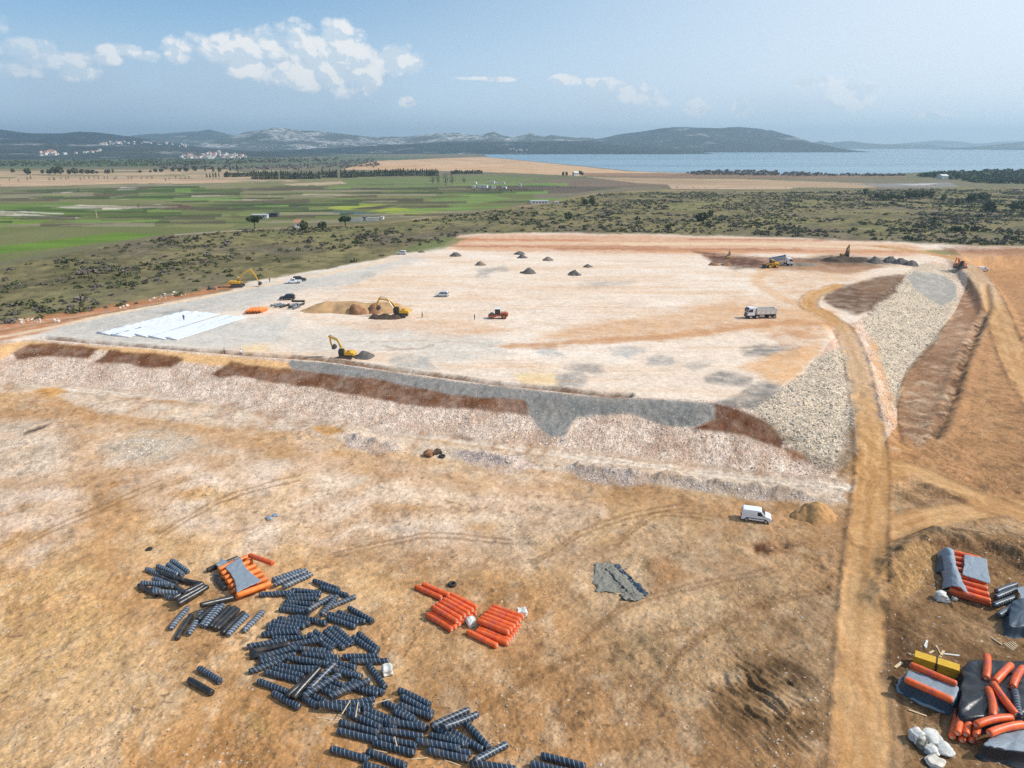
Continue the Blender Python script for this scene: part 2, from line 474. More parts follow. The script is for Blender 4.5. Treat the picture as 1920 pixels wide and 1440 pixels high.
# dark churned soil, holes
paint([(1335, 1300), (1440, 1225), (1550, 1240), (1572, 1330), (1520, 1400), (1370, 1390)], (120, 92, 60), .85, 20, 34, tex=.8)
paint([(1440, 1230), (1540, 1240), (1560, 1300), (1470, 1290)], (92, 70, 48), .6, 12, 20, tex=1.0)
paint([(1430, 1130), (1560, 1090), (1580, 1240), (1450, 1220)], (140, 106, 70), .6, 26, 40, tex=.9)
paint([(1180, 1190), (1260, 1190), (1240, 1290), (1170, 1260)], (150, 128, 98), .5, 18, 30, tex=1.1)
paint([(1500, 1000), (1590, 1000), (1590, 1120), (1500, 1090)], (176, 132, 88), .6, 20, 30, tex=.5)
paint([(1395, 1022), (1440, 1010), (1486, 1010), (1486, 1032), (1440, 1044)], (150, 98, 58), .8, 8, 14, tex=.5)
paint([(1412, 1024), (1436, 1020), (1440, 1034), (1416, 1036)], (96, 60, 34), .9, 4, 8)
paint([(1200, 1050), (1260, 1040), (1290, 1080), (1230, 1110)], (160, 112, 66), .7, 14, 24)
paint([(1120, 1230), (1180, 1180), (1230, 1190), (1200, 1260)], (190, 160, 120), .6, 14, 24, tex=1)
paint([(600, 1015), (700, 1010), (860, 1030), (980, 1070), (900, 1090), (640, 1060)], (160, 128, 104), .45, 16, 30, tex=1)
paint([(40, 812), (95, 792), (80, 804), (45, 816)], (70, 62, 54), .9, 3, 6)
paint([(430, 1310), (490, 1340), (520, 1380), (470, 1370)], (170, 150, 100), .6, 14, 20, tex=1)

# ---- white toe track and rubble apron in front of the bank
paint([(-60, 700), (0, 703), (180, 735), (300, 755), (480, 765), (620, 785), (830, 830), (1100, 862), (1350, 890), (1580, 912), (1590, 945), (1420, 935), (1250, 912), (1060, 890), (860, 862), (690, 835), (560, 812), (330, 790), (180, 770), (80, 740), (-60, 728)], (240, 222, 204), .9, 7, 22, tex=.35, stone=.55)
stroke([(-40, 706), (200, 735), (480, 762), (640, 792), (850, 822), (1050, 850), (1300, 884), (1590, 915)], 1.6, (246, 232, 216), .9, .5, wob=.8, stone=.2)
for o in (-3, 4):
    stroke([(0, 712 + o), (240, 745 + o), (480, 772 + o), (700, 806 + o), (1050, 853 + o), (1300, 886 + o), (1580, 914 + o)], .28, (206, 178, 152), .5, .5, wob=.5)
for q in [[(60, 735), (100, 722), (125, 735), (95, 747)], [(585, 802), (620, 796), (648, 808), (610, 818)]]:
    paint(q, (226, 172, 106), .95, 5, 8)
paint([(640, 812), (740, 825), (760, 842), (700, 852), (650, 838)], (226, 208, 198), .9, 5, 10, stone=1, tex=.5)
paint([(850, 842), (970, 855), (1000, 875), (960, 890), (880, 872)], (224, 206, 200), .9, 5, 10, stone=1, tex=.5)
paint([(1060, 872), (1190, 880), (1250, 905), (1150, 915), (1080, 898)], (212, 196, 190), .9, 5, 10, stone=1, tex=.5)
paint([(1250, 892), (1380, 905), (1500, 920), (1560, 940), (1420, 938), (1280, 915)], (206, 190, 180), .9, 5, 12, stone=1, tex=.6)

stroke([(0, 714), (160, 724), (330, 744), (600, 787), (760, 807), (1000, 834), (1200, 855), (1375, 879), (1565, 898)], 1.5, (224, 202, 184), .9, .6, wob=1.2, stone=.7)
# ---- right-hand lower ground
paint([(1640, 890), (1690, 840), (1760, 830), (1800, 700), (1850, 600), (1850, 520), (1900, 500), (2500, 500), (2500, 960), (1900, 945), (1760, 900)], (196, 146, 98), 1, 12, 20, stone=.3)
paint([(1760, 830), (1830, 700), (1880, 760), (1960, 800), (1960, 900), (1840, 900)], (176, 132, 90), .7, 30, 40, tex=.8)
paint([(1800, 500), (1850, 520), (1850, 560), (1832, 620), (1800, 690), (1790, 740), (1755, 815), (1720, 840), (1690, 810), (1690, 760), (1700, 700), (1750, 645), (1790, 590)], (176, 136, 104), 1, 5, 10, stone=.5)
paint([(1700, 720), (1790, 730), (1755, 815), (1720, 840), (1690, 800)], (198, 168, 138), .85, 8, 14, tex=1.3, ts=1.0)
paint([(1745, 655), (1800, 660), (1800, 720), (1690, 710)], (158, 118, 86), .8, 8, 14, tex=.6)
paint([(1770, 600), (1840, 605), (1815, 650), (1740, 650)], (196, 156, 124), .8, 8, 12, tex=.8)
paint([(1790, 540), (1845, 550), (1845, 600), (1780, 600)], (172, 120, 84), .7, 8, 12, tex=.6)
stroke([(1846, 545), (1852, 585), (1832, 622), (1803, 690), (1790, 740), (1768, 795), (1752, 822)], .75, (84, 60, 44), .95, .6, wob=2.2, tex=.6)
for k in range(150):
    u = random.random(); v = random.random()
    y0 = 530 + 290 * u; xl = np.interp(y0, [530, 590, 645, 700, 760, 840], [1800, 1790, 1750, 1700, 1688, 1700]); xr = np.interp(y0, [530, 580, 620, 690, 740, 820], [1846, 1850, 1832, 1803, 1790, 1752])
    x0 = xl + (xr - xl) * v
    stroke([(x0 - 6, y0), (x0 + random.uniform(2, 16), y0 + random.uniform(-5, 5))], random.uniform(.25, .9), random.choice([(214, 186, 156), (226, 200, 172), (142, 104, 76), (120, 88, 64), (188, 136, 100)]), .6, .8, wob=.8, tex=.5)
stroke([(1686, 830), (1682, 770), (1692, 705), (1745, 646), (1780, 590)], .7, (120, 86, 60), .8, .6, wob=.8)
stroke([(1880, 560), (1870, 640), (1850, 760), (1850, 860)], 1.1, (206, 158, 108), .35, .7, wob=1)
paint([(1660, 905), (1720, 910), (1850, 945), (1760, 955), (1650, 985)], (150, 112, 74), .75, 12, 20, tex=.9)
paint([(1720, 905), (1790, 918), (1850, 940), (1770, 938)], (126, 92, 60), .8, 7, 14, tex=.8)
# storage yard, right bottom
paint([(1640, 1040), (1700, 1000), (1850, 1000), (2200, 1060), (2200, 1700), (1690, 1700), (1690, 1300), (1660, 1180)], (150, 114, 74), .95, 24, 36, tex=.25)
paint([(1700, 1160), (1900, 1170), (1960, 1260), (1700, 1240)], (118, 88, 58), .8, 30, 40, tex=.9)
paint([(1650, 1140), (1720, 1130), (1740, 1220), (1690, 1290), (1660, 1230)], (112, 82, 52), .75, 16, 26, tex=.9)
paint([(1650, 1120), (1664, 1060), (1700, 1025), (1740, 1010), (1760, 1040), (1730, 1100), (1690, 1120)], (206, 162, 106), .95, 8, 14, stone=1.0, tex=.4, ts=.6)
paint([(1650, 1130), (1655, 1085), (1672, 1060), (1690, 1100), (1680, 1125)], (120, 86, 52), .6, 8, 14, stone=.9, tex=.6)
paint([(1740, 1012), (1860, 1015), (1960, 1060), (1940, 1085), (1850, 1045), (1760, 1035)], (150, 112, 76), .9, 8, 16, stone=.9, tex=.5)
stroke([(1690, 1008), (1780, 1000), (1880, 1015), (1960, 1050)], .7, (100, 72, 46), .7, .6, wob=.8)
for k in range(9):
    x0 = 1655 + k * 9
    stroke([(x0, 1150 + 8 * k), (x0 + 25, 1210 + 10 * k), (x0 + 30, 1300 + 8 * k)], .22, (104, 76, 50), .55, .6, wob=.6)
stroke([(1680, 1290), (1690, 1340), (1720, 1410), (1770, 1470)], .35, (96, 70, 46), .7, .6, wob=.4)

for k in range(260):
    x0 = random.uniform(1740, 2000); y0 = random.uniform(560, 930)
    L = random.uniform(10, 50)
    if x0 < 1900 - (y0 - 560) * .25 : continue
    stroke([(x0, y0), (x0 + L, y0 + random.uniform(-8, 8))], random.uniform(.3, 1.1), random.choice([(140, 104, 68), (126, 92, 62), (206, 164, 118), (150, 112, 72)]), .6, .8, wob=1.0, tex=.8)
# ---- EMBANKMENT and PLATFORM regions from the shapes themselves
dpC = sdf_poly(VX, VY, CREST); dtT = sdf_poly(VX, VY, TOE)
nearm = (VY < 420)
plat_m = (dpC < 0) & nearm
bank_m = (dpC >= 0) & (dtT < 0) & nearm
REG[bank_m] = 2

# the bank: pale crushed stone below, brown and grey bands above
bank = np.nonzero(bank_m)[0]
tb = sstep(-.4, .5, wn1[bank])
colr[bank] = lerp(np.tile(alb((232, 206, 184)), (len(bank), 1)), alb((212, 180, 156)), tb)
STONE[bank] = 0.9
for k in range(46):
    x0 = random.uniform(-20, 1500); yt = 690 + .105 * x0; L = random.uniform(14, 40)
    stroke([(x0, yt + random.uniform(0, 20)), (x0 - L * .3, yt + L * .6), (x0 - L * .7, yt + L)], random.uniform(.3, 1.3), random.choice([(176, 138, 108), (160, 118, 90), (240, 222, 204), (196, 160, 130)]), .55, .8, z=2.5, wob=1.2, tex=.6)
paint([(-100, 652), (60, 640), (250, 652), (420, 668), (545, 680), (545, 702), (440, 690), (330, 676), (180, 655), (40, 650), (-30, 690), (-100, 690)], (222, 176, 124), 1, 3, 8, stone=.3)
for q in [[(20, 662), (50, 645), (100, 643), (185, 652), (165, 672), (90, 668), (35, 674)], [(180, 682), (205, 655), (255, 662), (290, 662), (345, 672), (320, 690), (262, 690), (230, 680)],
          [(400, 702), (430, 678), (480, 685), (520, 690), (600, 697), (640, 703), (720, 710), (760, 721), (800, 728), (900, 742), (985, 745), (992, 780), (900, 768), (800, 764), (720, 751), (600, 729), (520, 719), (440, 705), (410, 710)]]:
    paint(q, (122, 78, 50), 1, 3, 7, stone=.55, tex=.25, big=False)
paint([(540, 682), (545, 676), (620, 680), (760, 702), (930, 724), (1100, 742), (1230, 748), (1345, 756), (1365, 764), (1350, 785), (1300, 800), (1250, 800), (1180, 775), (1080, 780), (1060, 815), (1035, 820), (1008, 800), (990, 775), (985, 750), (900, 745), (850, 740), (800, 730), (760, 723), (700, 709), (640, 704), (545, 692)], (150, 146, 140), 1, 2.5, 5, stone=.5, tex=.1, big=False)
paint([(1000, 745), (1120, 752), (1345, 762), (1340, 790), (1260, 798), (1170, 775), (1070, 785), (1000, 772)], (132, 130, 124), .7, 6, 10, stone=.5, tex=.5)
paint([(1340, 756), (1372, 760), (1440, 790), (1470, 820), (1468, 842), (1400, 818), (1300, 805), (1345, 786)], (108, 64, 36), 1, 4, 9, stone=.35, tex=.15)
paint([(1470, 838), (1530, 850), (1545, 875), (1490, 862)], (140, 92, 56), .9, 6, 10, stone=.5, tex=.3)
for q in [[(1320, 815), (1330, 815), (1330, 860), (1320, 858)], [(1372, 822), (1400, 825), (1412, 872), (1385, 876)], [(1428, 845), (1448, 850), (1450, 880), (1420, 876)], [(1225, 800), (1245, 800), (1310, 830), (1250, 850), (1200, 840)]]:
    paint(q, (158, 122, 96), .6, 6, 10, tex=.6)
# right flank: grey riprap
paint([(1450, 735), (1506, 700), (1545, 655), (1580, 640), (1600, 700), (1612, 780), (1612, 840), (1580, 880), (1545, 880), (1480, 835), (1440, 785), (1400, 760)], (206, 188, 164), 1, 5, 10, stone=1.3, tex=.15)
paint([(1500, 620), (1570, 612), (1584, 650), (1540, 662), (1490, 650)], (212, 178, 156), 1, 5, 10, stone=.7)
paint([(1390, 770), (1450, 785), (1530, 850), (1590, 870), (1560, 890), (1480, 840)], (140, 118, 96), .6, 8, 12, stone=1.3, tex=.8)
paint([(1590, 800), (1612, 800), (1612, 870), (1570, 900), (1570, 860)], (136, 104, 74), .8, 8, 10, stone=.6, tex=.4)
# slope right of the ramp
paint([(1622, 600), (1650, 565), (1700, 510), (1790, 530), (1795, 560), (1750, 640), (1695, 700), (1680, 760), (1660, 780), (1650, 700), (1632, 640)], (212, 194, 168), 1, 5, 10, stone=1.3, tex=.15)
paint([(1628, 630), (1645, 640), (1668, 720), (1690, 830), (1672, 830), (1650, 740)], (202, 152, 108), .85, 4, 8, stone=.6, tex=.6)
paint([(1700, 520), (1722, 502), (1780, 520), (1795, 535), (1790, 560), (1765, 575), (1740, 560), (1712, 540)], (164, 158, 148), 1, 2.5, 4, stone=.35)
paint([(1680, 505), (1720, 492), (1800, 500), (1800, 530), (1760, 512)], (204, 184, 160), .9, 4, 8, stone=1)

paint([(1805, 500), (1830, 484), (2000, 472), (2700, 468), (2700, 520), (2000, 512), (1850, 516)], (200, 152, 106), 1, 4, 8, stone=.2)
paint([(1830, 486), (2000, 474), (2700, 470), (2700, 484), (1950, 488)], (168, 120, 88), .8, 3, 8, stone=.2, tex=.4)
# the platform itself: rolled pale limestone, long streaks
pl = np.nonzero(plat_m)[0]
sx = fbm(VX[pl] / 45, VY[pl] / 5.0, 301, 5); sy = fbm(VX[pl] / 16, VY[pl] / 16, 302, 4); sz = fbm(VX[pl] / 14, VY[pl] / 1.6, 303, 4)
colr[pl] = lerp(np.tile(alb((236, 214, 192)), (len(pl), 1)), alb((230, 198, 168)), sstep(-.15, .6, sx))
colr[pl] = lerp(colr[pl], alb((244, 228, 210)), sstep(-.1, .6, sy) * .7)
colr[pl] = lerp(colr[pl], alb((220, 182, 146)), sstep(.1, .6, sz) * .4)
STONE[pl] = 0.15
REG[pl] = 3
G1, G2 = (204, 198, 188), (184, 180, 172)
paint([(50, 632), (120, 600), (330, 560), (470, 534), (620, 510), (760, 482), (800, 484), (700, 515), (640, 540), (560, 545), (470, 580), (330, 600), (460, 600), (560, 590), (520, 640), (420, 655), (250, 645)], G1, .9, 10, 20, tex=.2)
paint([(100, 615), (240, 585), (470, 540), (620, 520), (560, 545), (380, 580), (240, 610), (180, 628)], G2, .5, 10, 20, tex=.6)
paint([(500, 620), (700, 605), (900, 625), (960, 660), (860, 680), (720, 660), (560, 660)], (212, 204, 192), .8, 14, 30, tex=.3)
for q, c in [([(915, 640), (935, 644), (925, 654), (890, 652)], G1), ([(725, 683), (745, 668), (805, 668), (815, 690), (750, 695)], G2), ([(1005, 648), (1045, 648), (1055, 664), (1020, 664)], (190, 188, 184)), ([(1140, 650), (1190, 648), (1215, 660), (1180, 668), (1150, 664)], (186, 184, 180)),
             ([(1055, 690), (1080, 680), (1120, 682), (1135, 697), (1100, 702)], (158, 154, 148)), ([(1045, 700), (1085, 698), (1100, 712), (1090, 724), (1035, 726)], (164, 158, 152)), ([(1215, 672), (1240, 664), (1265, 668), (1258, 684), (1225, 686)], (178, 172, 164)),
             ([(1285, 686), (1310, 675), (1340, 676), (1330, 688), (1300, 692)], (184, 174, 164)), ([(1382, 655), (1430, 645), (1500, 650), (1508, 668), (1470, 672), (1400, 668)], (126, 122, 118)), ([(1322, 706), (1350, 697), (1410, 706), (1415, 722), (1370, 722), (1330, 716)], (134, 130, 126)),
             ([(1345, 750), (1395, 735), (1420, 715), (1462, 716), (1468, 728), (1420, 765), (1375, 762)], (120, 118, 114)), ([(1225, 670), (1262, 668), (1262, 680), (1215, 688)], (190, 180, 170)), ([(885, 505), (950, 498), (950, 508), (900, 512)], (172, 164, 154)), ([(895, 512), (920, 512), (915, 520), (895, 520)], (176, 168, 158)),
             ([(1095, 528), (1180, 526), (1180, 532), (1110, 536)], (190, 180, 168)), ([(1080, 534), (1120, 534), (1120, 538), (1085, 538)], (182, 172, 160)), ([(670, 513), (700, 510), (700, 516), (672, 517)], (172, 168, 160)), ([(290, 588), (340, 578), (350, 584), (305, 592)], (160, 156, 150)), ([(380, 605), (440, 600), (420, 610)], G2)]:
    paint(q, c, .85, 5, 17, stone=.4, tex=.45)
paint([(1775, 470), (2000, 462), (2700, 455), (2700, 500), (1960, 500), (1815, 500), (1790, 486)], (204, 154, 108), .95, 4, 8, stone=.2, tex=.15)
# yellow sandy and rusty patches, back strip of red earth
paint([(820, 442), (1100, 440), (1400, 446), (1700, 458), (1760, 470), (1700, 480), (1500, 476), (1300, 476), (1000, 472), (860, 470)], (214, 164, 128), 1, 3, 8, tex=.3)
for k, (x0, x1, y, c) in enumerate([(840, 1240, 461, (182, 124, 88)), (900, 1700, 455, (232, 200, 164)), (860, 1100, 448, (196, 124, 80)), (1050, 1500, 466, (172, 114, 80)), (1200, 1720, 470, (202, 140, 94)), (1300, 1640, 449, (186, 126, 90)), (840, 1000, 466, (222, 178, 138))]):
    stroke([(x0, y), ((x0 + x1) / 2, y + 1), (x1, y + 2)], 3.0, c, .8, .7, z=HP, wob=4)
stroke([(1180, 458), (1450, 459), (1750, 470)], 4, (232, 204, 168), .8, .6, z=HP, wob=3)
paint([(1300, 470), (1420, 482), (1560, 486), (1660, 500), (1600, 512), (1420, 505), (1330, 492)], (134, 88, 62), 1, 4, 12, tex=.3)
paint([(1330, 478), (1420, 486), (1440, 500), (1380, 506), (1330, 494)], (96, 62, 44), .95, 4, 10, tex=.3)
paint([(1500, 486), (1560, 476), (1660, 484), (1680, 496), (1560, 498)], (98, 78, 62), .95, 4, 10, tex=.3)
paint([(1540, 560), (1570, 540), (1640, 520), (1695, 515), (1680, 545), (1640, 580), (1610, 590), (1570, 580)], (112, 82, 60), 1, 5, 12, tex=.2)
paint([(1610, 530), (1690, 515), (1670, 545), (1620, 555)], (142, 106, 76), .7, 5, 10, tex=.6)
paint([(1440, 495), (1640, 500), (1560, 540), (1500, 560), (1440, 540)], (214, 168, 124), .6, 12, 24, tex=.5)
paint([(1380, 560), (1550, 575), (1590, 620), (1540, 640), (1400, 620), (1250, 630), (1000, 640), (1100, 610)], (212, 160, 110), .75, 12, 30, tex=.3)
stroke([(1590, 612), (1500, 604), (1400, 612), (1280, 628), (1120, 640), (960, 650)], 2.6, (202, 146, 98), .8, .7, z=HP, wob=2.5)
stroke([(1440, 500), (1420, 530), (1470, 560), (1540, 590)], 2.4, (222, 178, 134), .7, .6, z=HP, wob=2)
paint([(1380, 690), (1470, 660), (1530, 640), (1540, 660), (1500, 700), (1460, 720), (1420, 700)], (226, 170, 112), .8, 8, 16, tex=.2)
paint([(1440, 625), (1520, 610), (1530, 640), (1470, 650)], (196, 140, 98), .6, 6, 14, tex=.6)
paint([(560, 590), (700, 605), (900, 600), (1000, 615), (900, 630), (700, 620)], (222, 172, 128), .6, 10, 30, tex=.5)
paint([(960, 700), (1040, 700), (1045, 722), (980, 722)], (238, 206, 154), .8, 6, 12)
paint([(455, 648), (500, 645), (510, 660), (460, 660)], (238, 208, 160), .8, 5, 10)
for r in (24, 28):
    stroke([(765 + r * 1.7 * math.cos(t), 646 + r * .34 * math.sin(t)) for t in np.linspace(0, 3.0, 9)], .3, (168, 152, 134), .6, .5, z=HP, wob=.3)
for k in range(26):                        # long wheel marks of the rollers
    x0 = random.uniform(560, 1250); y0 = random.uniform(500, 720); L = random.uniform(80, 330)
    stroke([(x0, y0), (x0 + L * .5, y0 + random.uniform(-2, 4)), (x0 + L, y0 + random.uniform(-6, 6))], .5, random.choice([(214, 170, 126), (246, 232, 214), (198, 160, 124)]), .45, .7, z=HP, wob=1)
stroke([(85, 634), (250, 648), (480, 666), (600, 674), (760, 696), (920, 718), (1027, 729), (1110, 738), (1180, 742)], .62, (92, 62, 42), .95, .5, z=HP, wob=.7, tex=.4)
stroke([(85, 632), (250, 646), (480, 664), (600, 672), (760, 694), (920, 716), (1110, 736), (1180, 740)], .7, (186, 148, 118), .6, .6, z=HP + .3, wob=.7, tex=.8)

# ---- farmland beyond
def fb(c1, c2, poly, sc, seed, f=2.0, n=6, reg=5):
    idx, m = mask(poly, f, n, True)
    t = sstep(-.5, .5, fbm(VX[idx] / sc, VY[idx] / (sc * 2), seed, 4))
    cc = lerp(np.tile(alb(c1), (len(idx), 1)), alb(c2), t)
    colr[idx] = colr[idx] * (1 - m[:, None]) + cc * m[:, None]
    REG[idx[m > .5]] = reg
    STONE[idx] *= (1 - m)
FAR_END = 274.0
fb((112, 110, 76), (124, 114, 90), [(-3000, 490), (0, 525), (150, 500), (330, 470), (330, 440), (500, 428), (700, 420), (880, 398), (1000, 384), (1120, 362), (1250, 356), (1500, 360), (2200, 356), (4600, 356), (4600, FAR_END), (-3000, FAR_END)], 120, 501, f=3, n=8)
fb((90, 104, 74), (112, 108, 86), [(-3000, 314), (0, 314), (420, 312), (800, 312), (800, 296), (640, 290), (300, 280), (-3000, 280)], 260, 502, f=2, n=6)
fb((108, 112, 64), (132, 126, 86), [(-3000, 470), (0, 490), (240, 446), (470, 428), (640, 412), (880, 398), (1000, 380), (1010, 352), (940, 336), (700, 332), (540, 336), (240, 356), (0, 372), (-3000, 390)], 90, 503, f=2, n=8)
def field(poly, c, a=1.0, f=.9, n=2.0, reg=5, c2=None):
    idx, m = mask(poly, f, n, True)
    c2 = c2 or tuple(v * .9 for v in c)
    t = sstep(-.4, .4, fbm(VX[idx] / 60, VY[idx] / 9, 511, 3))
    cc = lerp(np.tile(alb(c), (len(idx), 1)), alb(c2), t)
    m = m * a
    colr[idx] = colr[idx] * (1 - m[:, None]) + cc * m[:, None]
    REG[idx[m > .5]] = reg
STRAW = (196, 168, 132)
field([(-900, 312), (0, 318), (420, 318), (560, 340), (420, 343), (200, 348), (0, 346), (-900, 346)], STRAW, .9, 2, 6)
for k in range(46):
    x0 = random.uniform(-60, 520); y0 = random.uniform(314, 346); L = random.uniform(40, 190)
    field([(x0, y0), (x0 + L, y0 + random.uniform(-1, 1)), (x0 + L * .9, y0 + random.uniform(.8, 2.2)), (x0 + L * .2, y0 + 2)], random.choice([(150, 130, 104), (120, 118, 84), (206, 178, 146), (172, 150, 120), (104, 112, 70)]), .7, .6, 1.5)
field([(0, 338), (250, 334), (430, 336), (420, 343), (200, 347), (0, 350)], (206, 172, 138), .9, 1.5, 3)
GREEN = [([(0, 356), (100, 348), (260, 344), (200, 360), (90, 376), (0, 378)], (128, 124, 87)), ([(280, 346), (380, 345), (390, 360), (290, 362)], (106, 123, 61)), ([(0, 384), (130, 380), (240, 396), (120, 402), (0, 392)], (112, 134, 61)), ([(-200, 410), (0, 407), (110, 410), (40, 425), (-200, 432)], (121, 141, 61)),
         ([(-400, 480), (0, 462), (120, 448), (220, 436), (305, 439), (240, 450), (130, 462), (0, 476), (-400, 500)], (109, 136, 50)), ([(640, 336), (900, 328), (1010, 334), (960, 345), (800, 352), (640, 350)], (121, 130, 78)), ([(800, 375), (900, 362), (960, 372), (860, 388)], (125, 143, 77)),
         ([(608, 390), (660, 382), (730, 383), (650, 394)], (159, 164, 68)), ([(690, 396), (740, 389), (850, 398), (790, 404)], (158, 165, 64)), ([(440, 400), (560, 385), (640, 380), (600, 396), (470, 415)], (121, 128, 74)), ([(300, 405), (430, 400), (440, 420), (330, 425)], (124, 125, 78)), ([(960, 352), (1040, 345), (1180, 350), (1120, 360)], (131, 125, 89)), ([(300, 425), (460, 415), (420, 430)], (134, 131, 83))]
for k, (q, c) in enumerate(GREEN): field(q, c, 1, reg=20 + k)
for q, c in [([(105, 389), (150, 384), (230, 386), (300, 383), (318, 388), (240, 392), (180, 394)], (204, 192, 172)), ([(0, 398), (150, 408), (140, 410), (0, 404)], (196, 186, 168)), ([(0, 394), (120, 400), (120, 402), (0, 397)], (200, 192, 172)), ([(215, 360), (230, 349), (262, 350), (250, 362)], (198, 190, 172)), ([(110, 362), (140, 355), (145, 358), (120, 364)], (190, 180, 160)), ([(180, 374), (230, 366), (300, 372), (240, 374)], (186, 176, 150)),
             ([(320, 368), (400, 365), (520, 378), (420, 376)], (178, 166, 140)), ([(480, 362), (640, 364), (700, 367), (600, 368)], (182, 166, 136)), ([(530, 345), (640, 340), (650, 344), (560, 350)], (196, 172, 140)), ([(455, 388), (500, 380), (570, 382), (560, 388), (480, 390)], (96, 86, 84)), ([(300, 393), (320, 384), (350, 385), (375, 390)], (110, 80, 66)), ([(590, 385), (690, 380), (640, 386)], (88, 78, 66)), ([(650, 391), (745, 384), (710, 392)], (84, 74, 62)),
             ([(606, 394), (660, 396), (760, 404), (700, 408), (620, 400)], (84, 104, 100)), ([(890, 352), (1000, 345), (1100, 343), (1200, 348), (1080, 362), (940, 364)], (104, 92, 78)), ([(900, 356), (1020, 356), (1000, 361), (920, 362)], (66, 56, 50)), ([(1030, 337), (1150, 334), (1300, 340), (1240, 352), (1050, 350)], (130, 110, 92)), ([(1100, 332), (1400, 336), (1660, 345), (1640, 352), (1400, 352), (1200, 344)], (190, 160, 126)), ([(1250, 346), (1500, 350), (1480, 355), (1260, 354)], (204, 172, 140)), ([(1600, 345), (1780, 342), (1800, 350), (1680, 354)], (150, 144, 138)), ([(1680, 346), (1760, 344), (1730, 348)], (202, 196, 192)), ([(600, 390), (0, 0), (0, 0)], (0, 0, 0))][:-1]:
    field(q, c, .95, .8, 2)
# reed marsh along the lake
field([(640, 318), (700, 302), (905, 294), (960, 299), (1010, 304), (1060, 309), (1120, 315), (1180, 321), (1290, 325), (1240, 330), (1090, 330), (1000, 326), (900, 322), (800, 320)], (212, 176, 138), 1, 1.2, 3, reg=6, c2=(198, 158, 116))
field([(1080, 324), (1290, 325), (1560, 329), (1690, 327), (1700, 332), (1500, 335), (1280, 333), (1100, 331)], (150, 118, 94), .9, .8, 2, reg=6)
for k in range(150):                        # plot boundaries: hedges and paths
    x0 = random.uniform(-100, 950); y0 = random.uniform(345, 425)
    if y0 > 440 - x0 * .04 - 6: continue
    L = random.uniform(60, 240)
    c = random.choice([(70, 80, 46), (96, 84, 66), (150, 140, 110), (122, 150, 70), (84, 100, 50)])
    field([(x0, y0), (x0 + L, y0 - L * .02 + random.uniform(-2, 2)), (x0 + L, y0 + 1.6), (x0 + L * .4, y0 + 2.0)], c, .8, .5, 1.5)
# ---- scrubland around and behind
left_scrub = [(-900, 640), (-60, 628), (0, 612), (250, 575), (430, 545), (470, 528), (620, 503), (745, 478), (830, 462), (860, 440), (1000, 436), (1250, 440), (1500, 447), (1700, 455), (1830, 462), (2700, 470), (2700, 352), (1920, 352), (1700, 352), (1500, 358), (1250, 356), (1120, 362), (1000, 384), (880, 398), (700, 420), (500, 428), (330, 440), (150, 470), (0, 500), (-900, 560)]
idx, m = mask(left_scrub, 2.5, 7, False)
gs = fbm(VX[idx] / 16, VY[idx] / 24, 401, 5); gd = fbm(VX[idx] / 5, VY[idx] / 5, 402, 4); gb = fbm(VX[idx] / 34, VY[idx] / 46, 403, 4)
cs = lerp(np.tile(alb((136, 124, 84)), (len(idx), 1)), alb((108, 100, 66)), sstep(-.3, .5, gs))
cs = lerp(cs, alb((112, 100, 84)), sstep(.0, .6, gb) * .8)
cs = lerp(cs, alb((126, 126, 76)), sstep(.1, .6, -gb) * .6)
cs = lerp(cs, alb((78, 78, 50)), sstep(.05, .5, gd) * .65)
ge = fbm(VX[idx] / 1.7, VY[idx] / 2.4, 405, 3)
cs = lerp(cs, alb((92, 84, 64)), sstep(.05, .5, ge) * .6 * (1 - sstep(300, 600, VY[idx])))
cs = lerp(cs, alb((158, 144, 104)), sstep(.2, .6, -gd) * .5)
colr[idx] = lerp(colr[idx], np.zeros(3), m) + cs * m[:, None]
REG[idx[m > .5]] = 4
STONE[idx] = STONE[idx] * (1 - m)
paint([(0, 560), (200, 530), (420, 500), (440, 530), (260, 562), (60, 596), (-60, 600)], (116, 106, 84), .5, 12, 30, tex=.7, ts=3)
paint([(820, 444), (880, 446), (835, 466), (780, 472), (740, 476)], (112, 120, 70), .8, 4, 8)
# worn red track between scrub and platform
paint([(-60, 640), (0, 604), (150, 582), (330, 552), (440, 532), (470, 534), (330, 562), (180, 592), (60, 628), (0, 640)], (190, 128, 88), .95, 4, 9, tex=.25)
stroke([(-40, 640), (60, 622), (200, 592), (340, 566), (470, 540), (620, 512), (745, 486)], 1.4, (236, 206, 170), .9, .6, z=4.9, wob=.8)
stroke([(0, 622), (150, 596), (300, 570)], .9, (150, 116, 72), .8, .6, z=4.9, wob=.8)
paint([(1720, 470), (1790, 468), (1800, 478), (1760, 480)], (132, 122, 72), .9, 3, 6)
paint([(1760, 462), (1960, 466), (1960, 482), (1860, 478), (1780, 472)], (142, 92, 66), .8, 4, 10, tex=.4)

# lake bed
idx = np.nonzero((VY > 900))[0]
lk = sdf_poly(VX[idx], VY[idx], LAKE)
colr[idx[lk < -5]] = alb((96, 110, 110))

